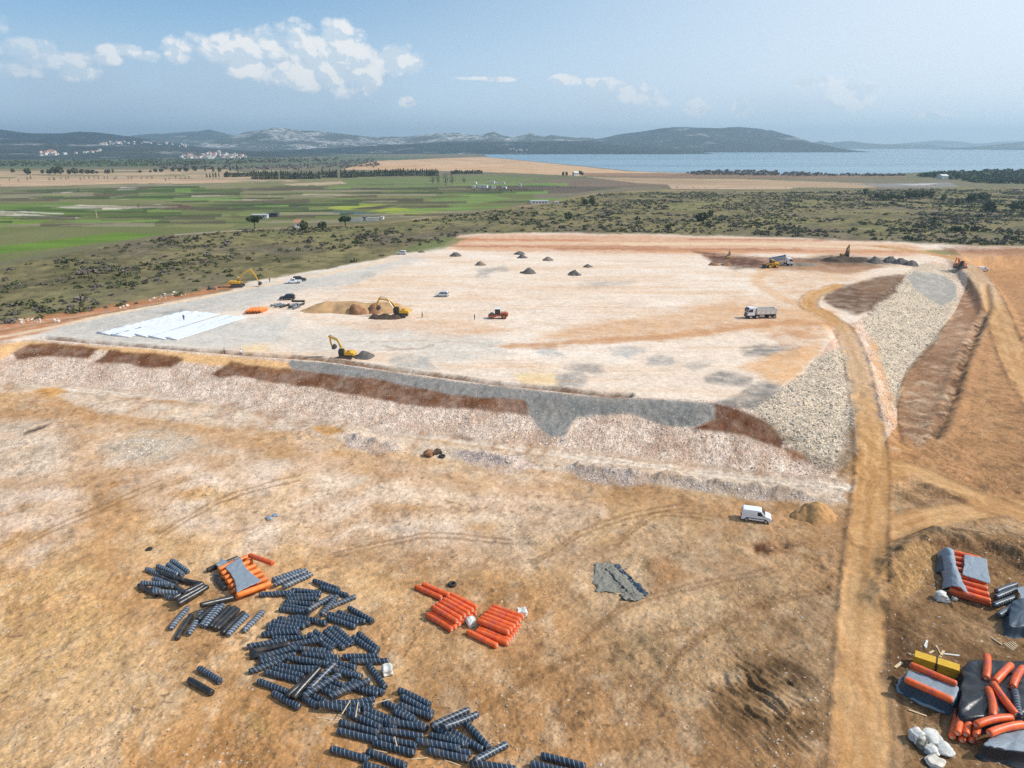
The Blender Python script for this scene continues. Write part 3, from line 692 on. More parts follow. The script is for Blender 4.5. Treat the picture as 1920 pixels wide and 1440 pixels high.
# ---- the roads last
for (pts, zs), hw in ROADS[::-1]:
    xs = [q[0] for q in pts]; ys = [q[1] for q in pts]
    idx = np.nonzero((VX > min(xs) - 12) & (VX < max(xs) + 12) & (VY > min(ys) - 12) & (VY < max(ys) + 12))[0]
    d, _, sd = dist_line(VX[idx] + 1.1 * wn1[idx] + .5 * wb1[idx], VY[idx] + .9 * wn2[idx], pts, zs)
    m = 1 - sstep(hw * .62, hw * 1.3, d)
    cc = lerp(np.tile(alb((212, 170, 122)), (len(idx), 1)), alb((194, 148, 98)), sstep(-.5, .5, fbm(VX[idx] / 2.5, VY[idx] / 9, 601, 4)))
    zr = ground_h(VX[idx], VY[idx])
    cc = lerp(cc, alb((212, 182, 152)), sstep(.8, 2.5, zr) * (1 - sstep(4.2, 4.9, zr)) * .9)
    for off in (.95, -.95):
        k = np.exp(-((d * sd - off) / .42) ** 2)
        cc = lerp(cc, alb((214, 176, 132)), k * .35)
    cc = cc * (1 + .22 * fbm(d * sd / .30, (VX[idx] + VY[idx]) / 30, 602, 3))[:, None]
    k = np.exp(-((d) / .35) ** 2); cc = lerp(cc, alb((182, 138, 92)), k * .3)
    colr[idx] = colr[idx] * (1 - m[:, None]) + cc * m[:, None]
    k = np.exp(-((d - hw - .2) / .45) ** 2) * .45
    k = k * (.3 + 1.1 * vn(VX[idx] / 2.2, VY[idx] / 3.5, 604))
    colr[idx] = colr[idx] * (1 - k[:, None]) + alb((140, 104, 70)) * k[:, None]
    STONE[idx] = STONE[idx] * (1 - m) + .1 * m
    REG[idx[m > .5]] = 1

# fine mottling everywhere in reach, as soil really has
fine = 0.5 * fbm(VX / 0.8, VY / 0.8, 701, 3) + 0.6 * fbm(VX / 2.7, VY / 2.7, 702, 3)
amp = 0.28 * (1 - sstep(150, 500, VY)) * np.where(REG == 1, .45, 1.0) * np.where(REG == 3, .6, 1.0)
colr *= (1 + amp * fine)[:, None]
# dark specks and pale chips
sp1 = vn(VX / .55, VY / .55, 703); sp2 = vn(VX / 7, VY / 7, 705)
m = sstep(.80, .92, sp1) * (REG == 0) * sstep(.25, .7, sp2) * (1 - sstep(150, 260, VY)) * .55
colr[:] = lerp(colr, alb((116, 90, 66)), m)
nearsoil = ((REG == 0) | (REG == 1)) & (VY < 420)
g_ = colr[nearsoil].mean(1)[:, None]
colr[nearsoil] = g_ + (colr[nearsoil] - g_) * 1.06
colr[nearsoil] *= np.array([.955, .915, .865])
colr[(REG == 2) & (VY < 420) & (colr.mean(1) > .30)] *= 1.12
rt = (sstep(700, 1350, PX) * sstep(820, 1080, PY) + sstep(1640, 1760, PX) * sstep(480, 560, PY)).clip(0, 1) * ((REG == 0) | (REG == 1)) * (VY < 420)
g_ = colr.mean(1)
rt = rt * np.where(REG == 1, .5, 1.0)
colr[:] = lerp(colr, (g_[:, None] * .92 * np.array([1.04, 1.0, .93])), rt * .13)
# dark streaks and crumbs at middle scale
st2 = fbm((VX + .5 * VY) / 1.6, (VY - .5 * VX) / 5.5, 711, 4); st3 = fbm(VX / 1.1, VY / 1.5, 712, 4)
kk = (sstep(.12, .5, st2) * .17 + sstep(.2, .55, st3) * .24) * (REG == 0) * (VY < 300)
colr *= (1 - kk)[:, None]
colr[:] = lerp(colr, np.tile(alb((232, 204, 172)), (NV, 1)), sstep(.22, .6, -st3) * .20 * (REG == 0) * (VY < 300) * (1 - rt))
mid = sstep(560, 900, PY) * sstep(-.1, .5, wb1) * (REG == 0) * .12
colr *= (1 - mid)[:, None]
colr[:] = np.clip(colr, 0.004, 0.86)

# ------------------------------------------------------------------ ground material
def ground_mat(name):
    m, nt, bs = new_mat(name)
    at_ = nt.node('ShaderNodeAttribute', attribute_name='Col')
    st_ = nt.node('ShaderNodeAttribute', attribute_name='Stone')
    pos = nt.node('ShaderNodeNewGeometry').outputs['Position']
    n1 = nt.noise(pos, 1.1, 6.0, 0.65)
    n2 = nt.noise(pos, 5.0, 4.0, 0.6)
    k = nt.math('MULTIPLY', nt.ramp(n1, .25, .75, .76, 1.24, False), nt.ramp(n2, .25, .75, .80, 1.20, False))
    vo = nt.node('ShaderNodeTexVoronoi'); nt.put(vo.inputs['Vector'], pos); vo.inputs['Scale'].default_value = 3.2
    rv = nt.math('MULTIPLY', nt.ramp(vo.outputs['Color'], .1, .9, -.30, .22, False), st_.outputs['Fac'])
    gap = nt.math('MULTIPLY', nt.ramp(vo.outputs['Distance'], .35, .62, 0, -.22), st_.outputs['Fac'])
    k2 = nt.math('ADD', nt.math('ADD', rv, gap), 1.0)
    k2 = nt.math('MAXIMUM', k2, .3)
    col = nt.mix(1.0, at_.outputs['Color'], nt.math('MULTIPLY', k, k2), 'MULTIPLY')
    # scattered chips and dark crumbs lying in the soil
    for sc_, lo, tint, am in ((2.6, .972, (.60, .52, .43), .8), (5.0, .94, (.54, .45, .35), .6), (3.6, .93, (.06, .045, .032), .75)):
        v2 = nt.node('ShaderNodeTexVoronoi'); nt.put(v2.inputs['Vector'], pos); v2.inputs['Scale'].default_value = sc_
        sp2 = nt.node('ShaderNodeSeparateColor'); nt.put(sp2.inputs[0], v2.outputs['Color'])
        f = nt.math('MULTIPLY', nt.math('GREATER_THAN', sp2.outputs[0], lo), nt.ramp(v2.outputs['Distance'], .42, .30))
        f = nt.math('MULTIPLY', f, nt.math('MULTIPLY', nt.ramp(st_.outputs['Fac'], .05, .4, .1, 1), nt.ramp(nt.noise(pos, .22, 3.0), .38, .6, .25, am)))
        col = nt.mix(f, col, c4(tint))
    nt.put(bs.inputs['Base Color'], col)
    bs.inputs['Roughness'].default_value = .95
    bs.inputs['Specular IOR Level'].default_value = .12
    b = nt.node('ShaderNodeBump'); b.inputs['Strength'].default_value = .8; b.inputs['Distance'].default_value = .14
    hgt = nt.math('ADD', n1, nt.math('MULTIPLY', vo.outputs['Distance'], nt.math('MULTIPLY', st_.outputs['Fac'], -.9)))
    nt.put(b.inputs['Height'], hgt); nt.put(bs.inputs['Normal'], b.outputs[0])
    return m
GM = ground_mat('bare_soil')

ii = np.arange(NR - 1)[:, None] * nc + np.arange(nc - 1)[None, :]
Q = np.stack([ii, ii + 1, ii + 1 + nc, ii + nc], -1).reshape(-1, 4)
QR = REG[Q[:, 0]]
# tidy: regions decided per quad by the first corner
def region_obj(ids, name, label=None):
    sel = np.isin(QR, ids)
    q = Q[sel]
    if len(q) == 0: return None
    used, inv = np.unique(q.ravel(), return_inverse=True)
    o = np_mesh(name, np.stack([VX[used], VY[used], VZ[used]], 1), inv.reshape(-1, 4), GM, True)
    me = o.data
    a = me.color_attributes.new('Col', 'FLOAT_COLOR', 'POINT')
    a.data.foreach_set('color', np.concatenate([colr[used], np.ones((len(used), 1))], 1).astype(np.float32).ravel())
    a = me.attributes.new('Stone', 'FLOAT', 'POINT')
    a.data.foreach_set('value', STONE[used].astype(np.float32))
    tag(o, label, None, None, 'structure')
    return o
region_obj([0], 'ground')
region_obj([1], 'dirt_road')
region_obj([2], 'embankment')
region_obj([3], 'earth_platform')
region_obj([4], 'scrubland')
region_obj([5], 'farmland')
region_obj([6], 'reed_marsh')
for k in range(len(GREEN)): region_obj([20 + k], 'crop_field')

# ---- lake
wm, nt, bs = new_mat('lake_water')
pos = nt.node('ShaderNodeNewGeometry').outputs['Position']
sc_ = nt.vmath('MULTIPLY', pos, (.0006, .006, 1.0))
band = nt.noise(sc_, 1.0, 3.0)
nt.put(bs.inputs['Base Color'], nt.mix(nt.ramp(band, .35, .65), c4((.10, .20, .27)), c4((.17, .29, .36))))
bs.inputs['Roughness'].default_value = .28
bs.inputs['IOR'].default_value = 1.33
b = nt.node('ShaderNodeBump'); b.inputs['Strength'].default_value = .25; b.inputs['Distance'].default_value = 1.0
nt.put(b.inputs['Height'], nt.noise(nt.vmath('MULTIPLY', pos, (.05, .12, 1)), 1.0, 3.0)); nt.put(bs.inputs['Normal'], b.outputs[0])
mb = MB()
lw = [(-900, 1000), (30000, 1000), (30000, 30000), (-900, 30000)]
gxs = np.linspace(-3000, 26000, 60); gys = np.geomspace(1000, 16700, 50)
X2, Y2 = np.meshgrid(gxs, gys)
ii = np.arange(49)[:, None] * 60 + np.arange(59)[None, :]
o = np_mesh('lake_water', np.stack([X2.ravel(), Y2.ravel(), np.full(X2.size, -.9)], 1), np.stack([ii, ii + 1, ii + 61, ii + 60], -1).reshape(-1, 4), wm)
tag(o, None, None, None, 'structure')
# ================================================================== LIGHT, SKY, CAMERA
SUN_AZ, SUN_EL = R(90), R(42)               # azimuth clockwise from +Y
world = bpy.data.worlds.new('World'); scene.world = world
world.use_nodes = True
wt = NT(world.node_tree)
bg = world.node_tree.nodes['Background']
sky = wt.node('ShaderNodeTexSky', sky_type='NISHITA')
sky.sun_disc = False
sky.sun_elevation = SUN_EL; sky.sun_rotation = SUN_AZ
sky.altitude = 50; sky.air_density = 1.0; sky.dust_density = 1.2; sky.ozone_density = 1.6
tc = wt.node('ShaderNodeTexCoord').outputs['Generated']
sep = wt.node('ShaderNodeSeparateXYZ'); wt.put(sep.inputs[0], tc)
az = wt.math('ARCTAN2', sep.outputs[0], sep.outputs[1])
el = wt.math('ARCSINE', sep.outputs[2])
def sky_ae(px, py):
    a = (px - 960) / F; b = (720 - py) / F
    d = Vector((a, cp + b * sp, -sp + b * cp)).normalized()
    return math.atan2(d.x, d.y), math.asin(d.z)
comb = wt.node('ShaderNodeCombineXYZ'); wt.put(comb.inputs[0], az); wt.put(comb.inputs[1], wt.math('MULTIPLY', el, 1.25))
uv = comb.outputs[0]
def billow(v):
    acc = None
    for sc_, am in ((24.0, .52), (52.0, .27), (115.0, .14), (240.0, .07)):
        n = wt.node('ShaderNodeTexVoronoi', feature='SMOOTH_F1', voronoi_dimensions='2D'); wt.put(n.inputs['Vector'], v)
        n.inputs['Scale'].default_value = sc_; n.inputs['Smoothness'].default_value = .35
        t = wt.math('MULTIPLY', wt.math('SUBTRACT', .62, n.outputs['Distance']), am * 1.5)
        acc = t if acc is None else wt.math('ADD', acc, t)
    return acc
wn_ = wt.node('ShaderNodeTexNoise'); wt.put(wn_.inputs['Vector'], uv); wn_.inputs['Scale'].default_value = 9.0; wn_.inputs['Detail'].default_value = 4
uvw = wt.vmath('ADD', uv, wt.vmath('MULTIPLY', wt.vmath('SUBTRACT', wn_.outputs['Color'], (.5, .5, .5)), (.05, .04, 0)))
nA = billow(uvw)
nB = billow(wt.vmath('ADD', uvw, (.007, .010, 0)))
nL = wt.noise(uv, 5.0, 3.0, .5)
def blobs(lst):
    out = None
    for px, py, w, h, s in lst:
        a0, e0 = sky_ae(px, py)
        wa = w / F; we = h / F
        dx = wt.math('DIVIDE', wt.math('SUBTRACT', az, a0), wa)
        dy = wt.math('DIVIDE', wt.math('SUBTRACT', el, e0), we)
        r = wt.math('ADD', wt.math('MULTIPLY', dx, dx), wt.math('MULTIPLY', dy, dy))
        v = wt.math('SUBTRACT', s, wt.math('MINIMUM', r, 2.6))
        out = v if out is None else wt.math('MAXIMUM', out, v)
    return out
# bright cumulus heads
heads = blobs([(350, 96, 46, 22, 1), (410, 94, 62, 28, 1), (470, 92, 64, 32, 1), (520, 86, 52, 34, 1), (565, 88, 58, 40, 1), (625, 82, 44, 36, 1), (655, 80, 38, 36, 1), (672, 112, 40, 42, 1), (690, 150, 26, 38, 1), (735, 114, 48, 26, 1), (772, 124, 28, 14, 1), (610, 122, 72, 44, 1), (540, 128, 72, 30, 1), (460, 118, 52, 22, 1), (560, 152, 50, 16, 1), (645, 150, 50, 28, 1), (332, 106, 30, 14, 1),
               (228, 94, 36, 10, 1), (276, 106, 34, 10, 1), (205, 112, 24, 10, 1), (45, 92, 50, 16, 1), (100, 112, 60, 16, 1), (152, 138, 34, 14, 1), (20, 130, 40, 12, 1), (2, 44, 14, 14, 1), (765, 191, 16, 10, 1),
               (1060, 150, 30, 10, 1), (1110, 154, 50, 9, 1), (1165, 162, 50, 11, 1), (1200, 178, 40, 16, 1), (1228, 190, 26, 12, 1), (1505, 156, 30, 8, 1), (1552, 152, 40, 9, 1), (1600, 168, 44, 12, 1), (1590, 190, 50, 16, 1), (1310, 200, 24, 18, 1), (1388, 200, 14, 20, 1), (905, 147, 50, 4, 1), (940, 150, 34, 3, 1), (1755, 216, 36, 7, 1)])
dens = wt.math('ADD', heads, wt.math('MULTIPLY', wt.math('SUBTRACT', nA, .34), 1.45))
# denser to the left than in the paler clouds towards the sun
m_head = wt.math('MULTIPLY', wt.math('MULTIPLY', wt.ramp(dens, -.15, .75), wt.ramp(az, -.58, -.42, .5, 1.0)), wt.ramp(az, -.05, .25, 1.0, .62))
shade = wt.ramp(wt.math('ADD', wt.math('SUBTRACT', nA, nB), wt.math('MULTIPLY', wt.math('SUBTRACT', .9, dens), .05)), -.10, .13)
# soft grey bodies below the heads
body = blobs([(520, 150, 240, 66, .9), (640, 190, 120, 60, .6), (100, 130, 170, 70, .8), (250, 200, 300, 60, .5), (1150, 195, 150, 46, .6), (1500, 200, 180, 46, .5), (1650, 235, 260, 30, .4), (450, 235, 500, 40, .5), (1000, 190, 160, 50, .3)])
dens2 = wt.math('ADD', body, wt.math('MULTIPLY', wt.math('SUBTRACT', nL, .5), 1.6))
m_body = wt.ramp(dens2, -.1, .9, 0, .72)
SKS = 0.092
skyc = wt.mix(1.0, sky.outputs[0], (SKS * .86, SKS * 1.02, SKS * 1.14, 1), 'MULTIPLY')
# overall thin veil that lifts the blue towards the horizon
veil = wt.ramp(el, .40, .0, .22, .62)
skyc = wt.mix(veil, skyc, c4((.22, .50, .82)))
skyc = wt.mix(wt.ramp(el, .20, .0, 0, .8), skyc, c4((.68, .83, .97)))
# the sky pales towards the sun, which stands beyond the right edge
glow = wt.ramp(az, -.45, .80, 0, .92)
skyc = wt.mix(glow, skyc, c4((.84, .92, 1.0)))
c_body = wt.mix(wt.ramp(az, -.6, .6), c4((.46, .60, .74)), c4((.68, .77, .86)))
skyc = wt.mix(m_body, skyc, c_body)
c_head = wt.mix(shade, c4((.66, .76, .85)), c4((.97, .96, .94)))
skyc = wt.mix(wt.math('MULTIPLY', m_head, .9), skyc, c_head)
wt.put(bg.inputs['Color'], skyc); bg.inputs['Strength'].default_value = 1.0

sd = bpy.data.lights.new('sun', 'SUN'); sd.energy = 4.0; sd.angle = R(.53); sd.color = (1.0, .955, .89)
so = bpy.data.objects.new('sun', sd); COL.objects.link(so)
dirv = Vector((math.sin(SUN_AZ) * math.cos(SUN_EL), math.cos(SUN_AZ) * math.cos(SUN_EL), math.sin(SUN_EL)))
so.rotation_euler = (-dirv).to_track_quat('-Z', 'Y').to_euler(); so.location = (100, 0, 150)

cd = bpy.data.cameras.new('camera'); co = bpy.data.objects.new('camera', cd); COL.objects.link(co)
co.location = (0, 0, H); co.rotation_euler = (math.pi / 2 - PITCH, 0, 0)
cd.sensor_width = 36; cd.lens = 36 * F / 1920; cd.clip_start = .5; cd.clip_end = 120000
scene.camera = co
scene.view_settings.view_transform = 'Standard'; scene.view_settings.look = 'None'
scene.view_settings.gamma = 1; scene.view_settings.exposure = 0.10
scene.cycles.use_denoising = False
scene.cycles.use_adaptive_sampling = False
scene.cycles.max_bounces = 4; scene.cycles.diffuse_bounces = 2; scene.cycles.volume_bounces = 0; scene.cycles.transparent_max_bounces = 4

# ---- air
hm = bpy.data.materials.new('air'); hm.use_nodes = True
hn = NT(hm.node_tree)
for n in list(hm.node_tree.nodes):
    if n.type == 'BSDF_PRINCIPLED': hm.node_tree.nodes.remove(n)
pv = hn.node('ShaderNodeVolumePrincipled')
pv.inputs['Color'].default_value = (.60, .83, 1.0, 1); pv.inputs['Density'].default_value = 1.15e-4; pv.inputs['Anisotropy'].default_value = 0.3
out = [n for n in hm.node_tree.nodes if n.type == 'OUTPUT_MATERIAL'][0]
hn.l.new(pv.outputs[0], out.inputs['Volume'])
hz = MB().box((0, 8600, 198.0), (120000, 17800, 404)).build('haze', hm)
tag(hz, None, None, None, 'stuff')

# ================================================================== HILLS
def hill_mat(name, c1, c2, c3, rock):
    m, nt, bs = new_mat(name)
    pos = nt.node('ShaderNodeNewGeometry').outputs['Position']
    n1 = nt.noise(nt.vmath('MULTIPLY', pos, (.004, .004, .012)), 1.0, 6.0, .62)
    n2 = nt.noise(nt.vmath('MULTIPLY', pos, (.02, .02, .05)), 1.0, 5.0, .6)
    n3 = nt.noise(nt.vmath('MULTIPLY', pos, (.0022, .0022, .009)), 1.0, 5.0, .6)
    c = nt.mix(nt.ramp(n1, .35, .65), c4(c1), c4(c2))
    k = nt.math('MULTIPLY', nt.ramp(n3, .60 - rock * .2, .72 - rock * .2), nt.ramp(n2, .38, .6))
    c = nt.mix(k, c, c4(c3))
    c = nt.mix(1.0, c, nt.ramp(n2, .3, .7, .7, 1.3, False), 'MULTIPLY')
    nt.put(bs.inputs['Base Color'], c); bs.inputs['Roughness'].default_value = 1; bs.inputs['Specular IOR Level'].default_value = .05
    b = nt.node('ShaderNodeBump'); b.inputs['Strength'].default_value = .8; b.inputs['Distance'].default_value = 12
    nt.put(b.inputs['Height'], n2); nt.put(bs.inputs['Normal'], b.outputs[0])
    return m
HM_green = hill_mat('maquis_hillside', (.014, .024, .026), (.030, .040, .038), (.30, .29, .26), .12)
HM_rock = hill_mat('karst_hillside', (.045, .058, .045), (.085, .092, .075), (.42, .40, .37), .8)
HM_far = hill_mat('far_hillside', (.035, .048, .042), (.06, .07, .058), (.28, .27, .25), .3)
def hill(prof, D, front, back, mat, seed, rough=.12):
    """a ridge whose crest the photo shows along prof (pixels), standing D metres away"""
    xs = np.arange(prof[0][0], prof[-1][0] + .1, 2.0)
    ys = np.interp(xs, [q[0] for q in prof], [q[1] for q in prof])
    # world crest: at Y = D
    a = (xs - 960) / F; b = (720 - ys) / F
    t = D / (cp + b * sp)
    wx = a * t; wz = np.maximum(H + (-sp + b * cp) * t, 0.0)
    vs = np.concatenate([np.linspace(-1, 0, 26), np.linspace(0, 1, 9)[1:]])
    V, X = np.meshgrid(vs, wx, indexing='ij'); _, Z = np.meshgrid(vs, wz, indexing='ij')
    Y = D + np.where(V < 0, V * front, V * back)
    s = 1 - np.abs(V)
    shape = np.where(V < 0, s ** 1.25, s)
    edge = np.minimum(np.minimum(np.arange(len(wx)), np.arange(len(wx))[::-1]) / 10.0, 1.0)[None, :]
    sc = front / 4.0
    nz = fbm(X / sc, Y / sc, seed, 5)
    ridge = 1 - np.abs(fbm(X / (sc * .8), Y / (sc * 1.6), seed + 9, 4)) * 1.0
    Zf = Z * shape * (1 + (1 - s) * .0) + Z * (nz * rough * 2.5 * (1 - s) * s * 2) + Z * (ridge - .8) * rough * 2.2 * s * (1 - s) * 2 + fbm(X / (sc * .25), Y / (sc * .25), seed + 5, 3) * Z * .02
    Zf = np.where(s <= 0, -8, Zf - 6 * (1 - s)) * 1.0
    Zf = np.minimum(Zf, Zf * edge + (1 - edge) * -8)
    # slide points along the sight line so that the crest keeps its outline in depth
    n0, n1 = V.shape
    ii = np.arange(n0 - 1)[:, None] * n1 + np.arange(n1 - 1)[None, :]
    o = np_mesh('hill', np.stack([X.ravel(), Y.ravel(), Zf.ravel()], 1), np.stack([ii, ii + 1, ii + 1 + n1, ii + n1], -1).reshape(-1, 4), mat)
    tag(o, None, None, None, 'structure')
    return o
hill([(-700, 236), (-200, 238), (0, 243), (60, 250), (110, 250), (150, 247), (180, 248), (230, 254), (290, 262), (330, 269), (380, 276), (430, 280)], 5200, 1500, 900, HM_green, 1)
hill([(-300, 262), (150, 264), (220, 257), (270, 252), (330, 249), (375, 246), (392, 243), (402, 245), (430, 252), (460, 258), (520, 268), (600, 274)], 8200, 1600, 900, HM_far, 2)
hill([(360, 277), (415, 266), (440, 256), (460, 247), (490, 244), (512, 239), (530, 240), (565, 244), (600, 246), (650, 252), (700, 257), (760, 256), (800, 252), (830, 249), (862, 249), (880, 252), (900, 254), (915, 249), (926, 247), (940, 253), (962, 258), (980, 253), (994, 249), (1006, 253), (1020, 256), (1035, 253), (1060, 256), (1085, 258), (1100, 257), (1130, 262), (1200, 266)], 7200, 1500, 900, HM_rock, 3, .16)
hill([(380, 288), (470, 284), (560, 280), (640, 276), (720, 272), (800, 268), (860, 266), (960, 265), (1050, 264), (1120, 265), (1180, 270), (1240, 277), (1300, 281)], 5200, 1150, 700, HM_green, 4)
hill([(1040, 268), (1100, 263), (1130, 259), (1160, 252), (1200, 247), (1240, 241), (1262, 238.5), (1285, 238), (1310, 239.5), (1350, 240), (1385, 238), (1410, 240), (1425, 241), (1436, 244), (1448, 244), (1460, 251), (1476, 257), (1494, 265), (1510, 271), (1524, 276), (1536, 281)], 6700, 1500, 900, HM_green, 5, .15)
hill([(1490, 275), (1520, 268), (1540, 264), (1555, 268), (1580, 265), (1598, 264.5), (1622, 268), (1650, 270), (1700, 271), (1740, 271), (1765, 275)], 10500, 900, 700, HM_far, 6)
hill([(1640, 273), (1700, 268), (1760, 263), (1800, 265), (1830, 269), (1850, 268), (1880, 265), (1930, 264), (2000, 260), (2400, 262)], 14000, 1500, 900, HM_far, 7)
hill([(1780, 278.5), (1830, 275), (1860, 272), (1900, 268), (1930, 266), (2000, 262), (2400, 255)], 8300, 900, 900, HM_green, 8)
hill([(-1600, 262), (-900, 246), (-650, 240), (-400, 250)], 6000, 1500, 900, HM_green, 9)
# rising ground with the villages on the left
hill([(-900, 283), (-300, 270), (0, 268), (160, 270), (330, 275), (430, 281), (560, 287), (640, 291)], 3700, 1300, 700, HM_far, 12, .08)
# ================================================================== OBJECT MATERIALS
def roll_mat(name, base, stripe, pitch, width, rough=.38, kind='spiral'):
    m, nt, bs = new_mat(name)
    tc = nt.node('ShaderNodeTexCoord').outputs['Object']
    sp_ = nt.node('ShaderNodeSeparateXYZ'); nt.put(sp_.inputs[0], tc)
    oi = nt.node('ShaderNodeObjectInfo').outputs['Random']
    n1 = nt.noise(nt.vmath('ADD', tc, (3, 1, 2)), 2.2, 4.0, .6)
    k = nt.math('MULTIPLY', nt.ramp(n1, .25, .75, .72, 1.3, False), nt.ramp(oi, 0, 1, .8, 1.2, False))
    col = nt.mix(1.0, c4(base), k, 'MULTIPLY')
    if kind == 'spiral':
        ang = nt.math('DIVIDE', nt.math('ARCTAN2', sp_.outputs[1], sp_.outputs[2]), 2 * math.pi)
        u = nt.math('ADD', nt.math('ADD', nt.math('DIVIDE', sp_.outputs[0], pitch), nt.math('MULTIPLY', ang, 2.0)), nt.math('MULTIPLY', n1, .35))
        fr = nt.math('FRACT', nt.math('ADD', u, nt.math('MULTIPLY', oi, 7.0)))
        d = nt.math('ABSOLUTE', nt.math('SUBTRACT', fr, .5))
        f = nt.ramp(d, width * .55, width * .35, 0, 1)
        f = nt.math('MULTIPLY', f, nt.ramp(n1, .3, .6, .45, 1.0))
        col = nt.mix(f, col, c4(stripe))
    elif kind == 'print':
        # a mauve printed band round the middle and faint rows of dark lettering-like flecks
        ax = nt.math('ABSOLUTE', nt.math('SUBTRACT', sp_.outputs[0], nt.math('MULTIPLY', nt.math('SUBTRACT', oi, .5), .7)))
        n3 = nt.noise(nt.vmath('MULTIPLY', tc, (6, 6, 6)), 1.0, 3.0)
        f = nt.math('MULTIPLY', nt.ramp(ax, .34, .10, 0, 1), nt.ramp(n3, .44, .60, 0, .7))
        col = nt.mix(f, col, c4(stripe))
    if kind == 'print':
        n5 = nt.noise(nt.vmath('MULTIPLY', tc, (9, 14, 14)), 1.0, 2.0)
        col = nt.mix(nt.ramp(n5, .60, .68, 0, .45), col, c4((.20, .03, .02)))
    n4 = nt.noise(nt.vmath('ADD', tc, (7, 5, 1)), 1.3, 5.0, .65)
    col = nt.mix(nt.math('MULTIPLY', nt.ramp(n4, .45, .75, 0, .30), nt.ramp(oi, 0, 1, .3, 1)), col, c4((.30, .22, .14)))
    nt.put(bs.inputs['Base Color'], col)
    bs.inputs['Roughness'].default_value = rough
    bs.inputs['Specular IOR Level'].default_value = .5
    b = nt.node('ShaderNodeBump'); b.inputs['Strength'].default_value = .35; b.inputs['Distance'].default_value = .03
    nt.put(b.inputs['Height'], nt.noise(nt.vmath('MULTIPLY', tc, (2, 8, 8)), 1.0, 4.0)); nt.put(bs.inputs['Normal'], b.outputs[0])
    return m
M = {}
M['roll_s'] = roll_mat('dark_blue_film_white_spiral', (.020, .033, .054), (.22, .285, .345), .40, .17)
M['roll_g'] = roll_mat('grey_blue_film_pale_spiral', (.045, .060, .085), (.30, .37, .44), .38, .26)
M['roll_k'] = roll_mat('black_film', (.022, .022, .024), (0, 0, 0), 1, 0, .32, 'plain')
M['roll_o'] = roll_mat('orange_film_mauve_print', (.76, .115, .018), (.34, .06, .15), 1, 0, .42, 'print')
M['roll_y'] = roll_mat('light_orange_film', (.80, .20, .03), (.5, .1, .05), 1, 0, .45, 'plain')
M['core'] = pmat('cardboard_core', (.62, .56, .48), .8)
M['dark'] = pmat('dark_hole', (.01, .01, .01), .9)
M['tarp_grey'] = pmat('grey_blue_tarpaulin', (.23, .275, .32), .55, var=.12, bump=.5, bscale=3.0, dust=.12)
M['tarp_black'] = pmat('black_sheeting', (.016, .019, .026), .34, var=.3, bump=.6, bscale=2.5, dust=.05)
M['tarp_navy_shade'] = pmat('dark_blue_and_shaded_sheeting', (.03, .055, .085), .45, var=.2, bump=.5, bscale=2.5, dust=.06)  # dark blue cloth; also stands in for shaded sides of grey tarpaulin
M['felt'] = pmat('grey_felt', (.21, .205, .175), .95, var=.3, bump=.4, bscale=6, dust=.35)
M['white_felt'] = pmat('white_geotextile', (.70, .72, .75), .9, var=.05, vscale=.3, bump=.4, bscale=.9)
M['white_bag'] = pmat('white_woven_bag', (.62, .61, .57), .8, var=.2, bump=1.0, bscale=5, dust=.25)
M['yellow_steel'] = pmat('yellow_painted_steel', (.62, .36, .012), .45, var=.15, dust=.2)
M['black_rubber'] = pmat('black_rubber', (.022, .022, .023), .8, dust=.25)
M['timber'] = pmat('pale_timber', (.60, .46, .29), .8, var=.2)
M['white_paint'] = pmat('white_vehicle_paint', (.74, .76, .79), .28, spec=.5, var=.04, dust=.06)
M['glass'] = pmat('dark_vehicle_glass', (.02, .026, .034), .08, spec=.6, var=.1)
M['black_plastic'] = pmat('black_plastic_trim', (.03, .03, .032), .6, dust=.15)
M['steel'] = pmat('grey_steel_rim', (.42, .43, .45), .35, metal=.7)
M['red_lamp'] = pmat('red_lamp_lens', (.45, .02, .015), .25)
M['clear_lamp'] = pmat('clear_lamp_lens', (.62, .65, .68), .15)
M['dark_blue_paint'] = pmat('dark_blue_vehicle_paint', (.02, .028, .04), .25, var=.05, dust=.10)
M['maroon_paint'] = pmat('dark_red_vehicle_paint', (.05, .018, .022), .3, var=.05)
M['yellow_machine'] = pmat('yellow_machine_paint', (.66, .36, .025), .4, var=.1, dust=.2)
M['ochre_machine'] = pmat('worn_ochre_machine_paint', (.42, .24, .06), .55, var=.2, dust=.4)
M['orange_machine'] = pmat('orange_machine_paint', (.66, .15, .03), .4, var=.1, dust=.12)
M['red_machine'] = pmat('orange_red_machine_paint', (.46, .11, .05), .45, var=.12, dust=.25)
M['track'] = pmat('dusty_steel_track', (.06, .058, .055), .7, var=.2, dust=.3)
M['bed_grey'] = pmat('pale_grey_tipper_steel', (.72, .70, .66), .5, var=.08, dust=.2)
M['bed_blue'] = pmat('blue_grey_tipper_steel', (.26, .32, .40), .45, var=.12, dust=.15)
M['bucket'] = pmat('worn_bucket_steel', (.09, .08, .075), .5, metal=.4, dust=.3)
M['gravel_dark'] = pmat('dark_grey_gravel', (.12, .105, .095), .95, var=.35, vscale=2.5, bump=1.0, bscale=4)
M['gravel_brown'] = pmat('grey_brown_gravel', (.22, .18, .14), .95, var=.3, vscale=2.5, bump=1.0, bscale=4)
M['sand'] = pmat('ochre_sand', (.46, .25, .10), .95, var=.25, vscale=1.2, bump=.8, bscale=7)
M['red_earth'] = pmat('red_brown_earth', (.26, .13, .065), .95, var=.4, vscale=1.0, bump=1.0, bscale=2)
M['ochre_earth'] = pmat('ochre_earth', (.48, .29, .14), .95, var=.3, vscale=.6, bump=1.0, bscale=2)
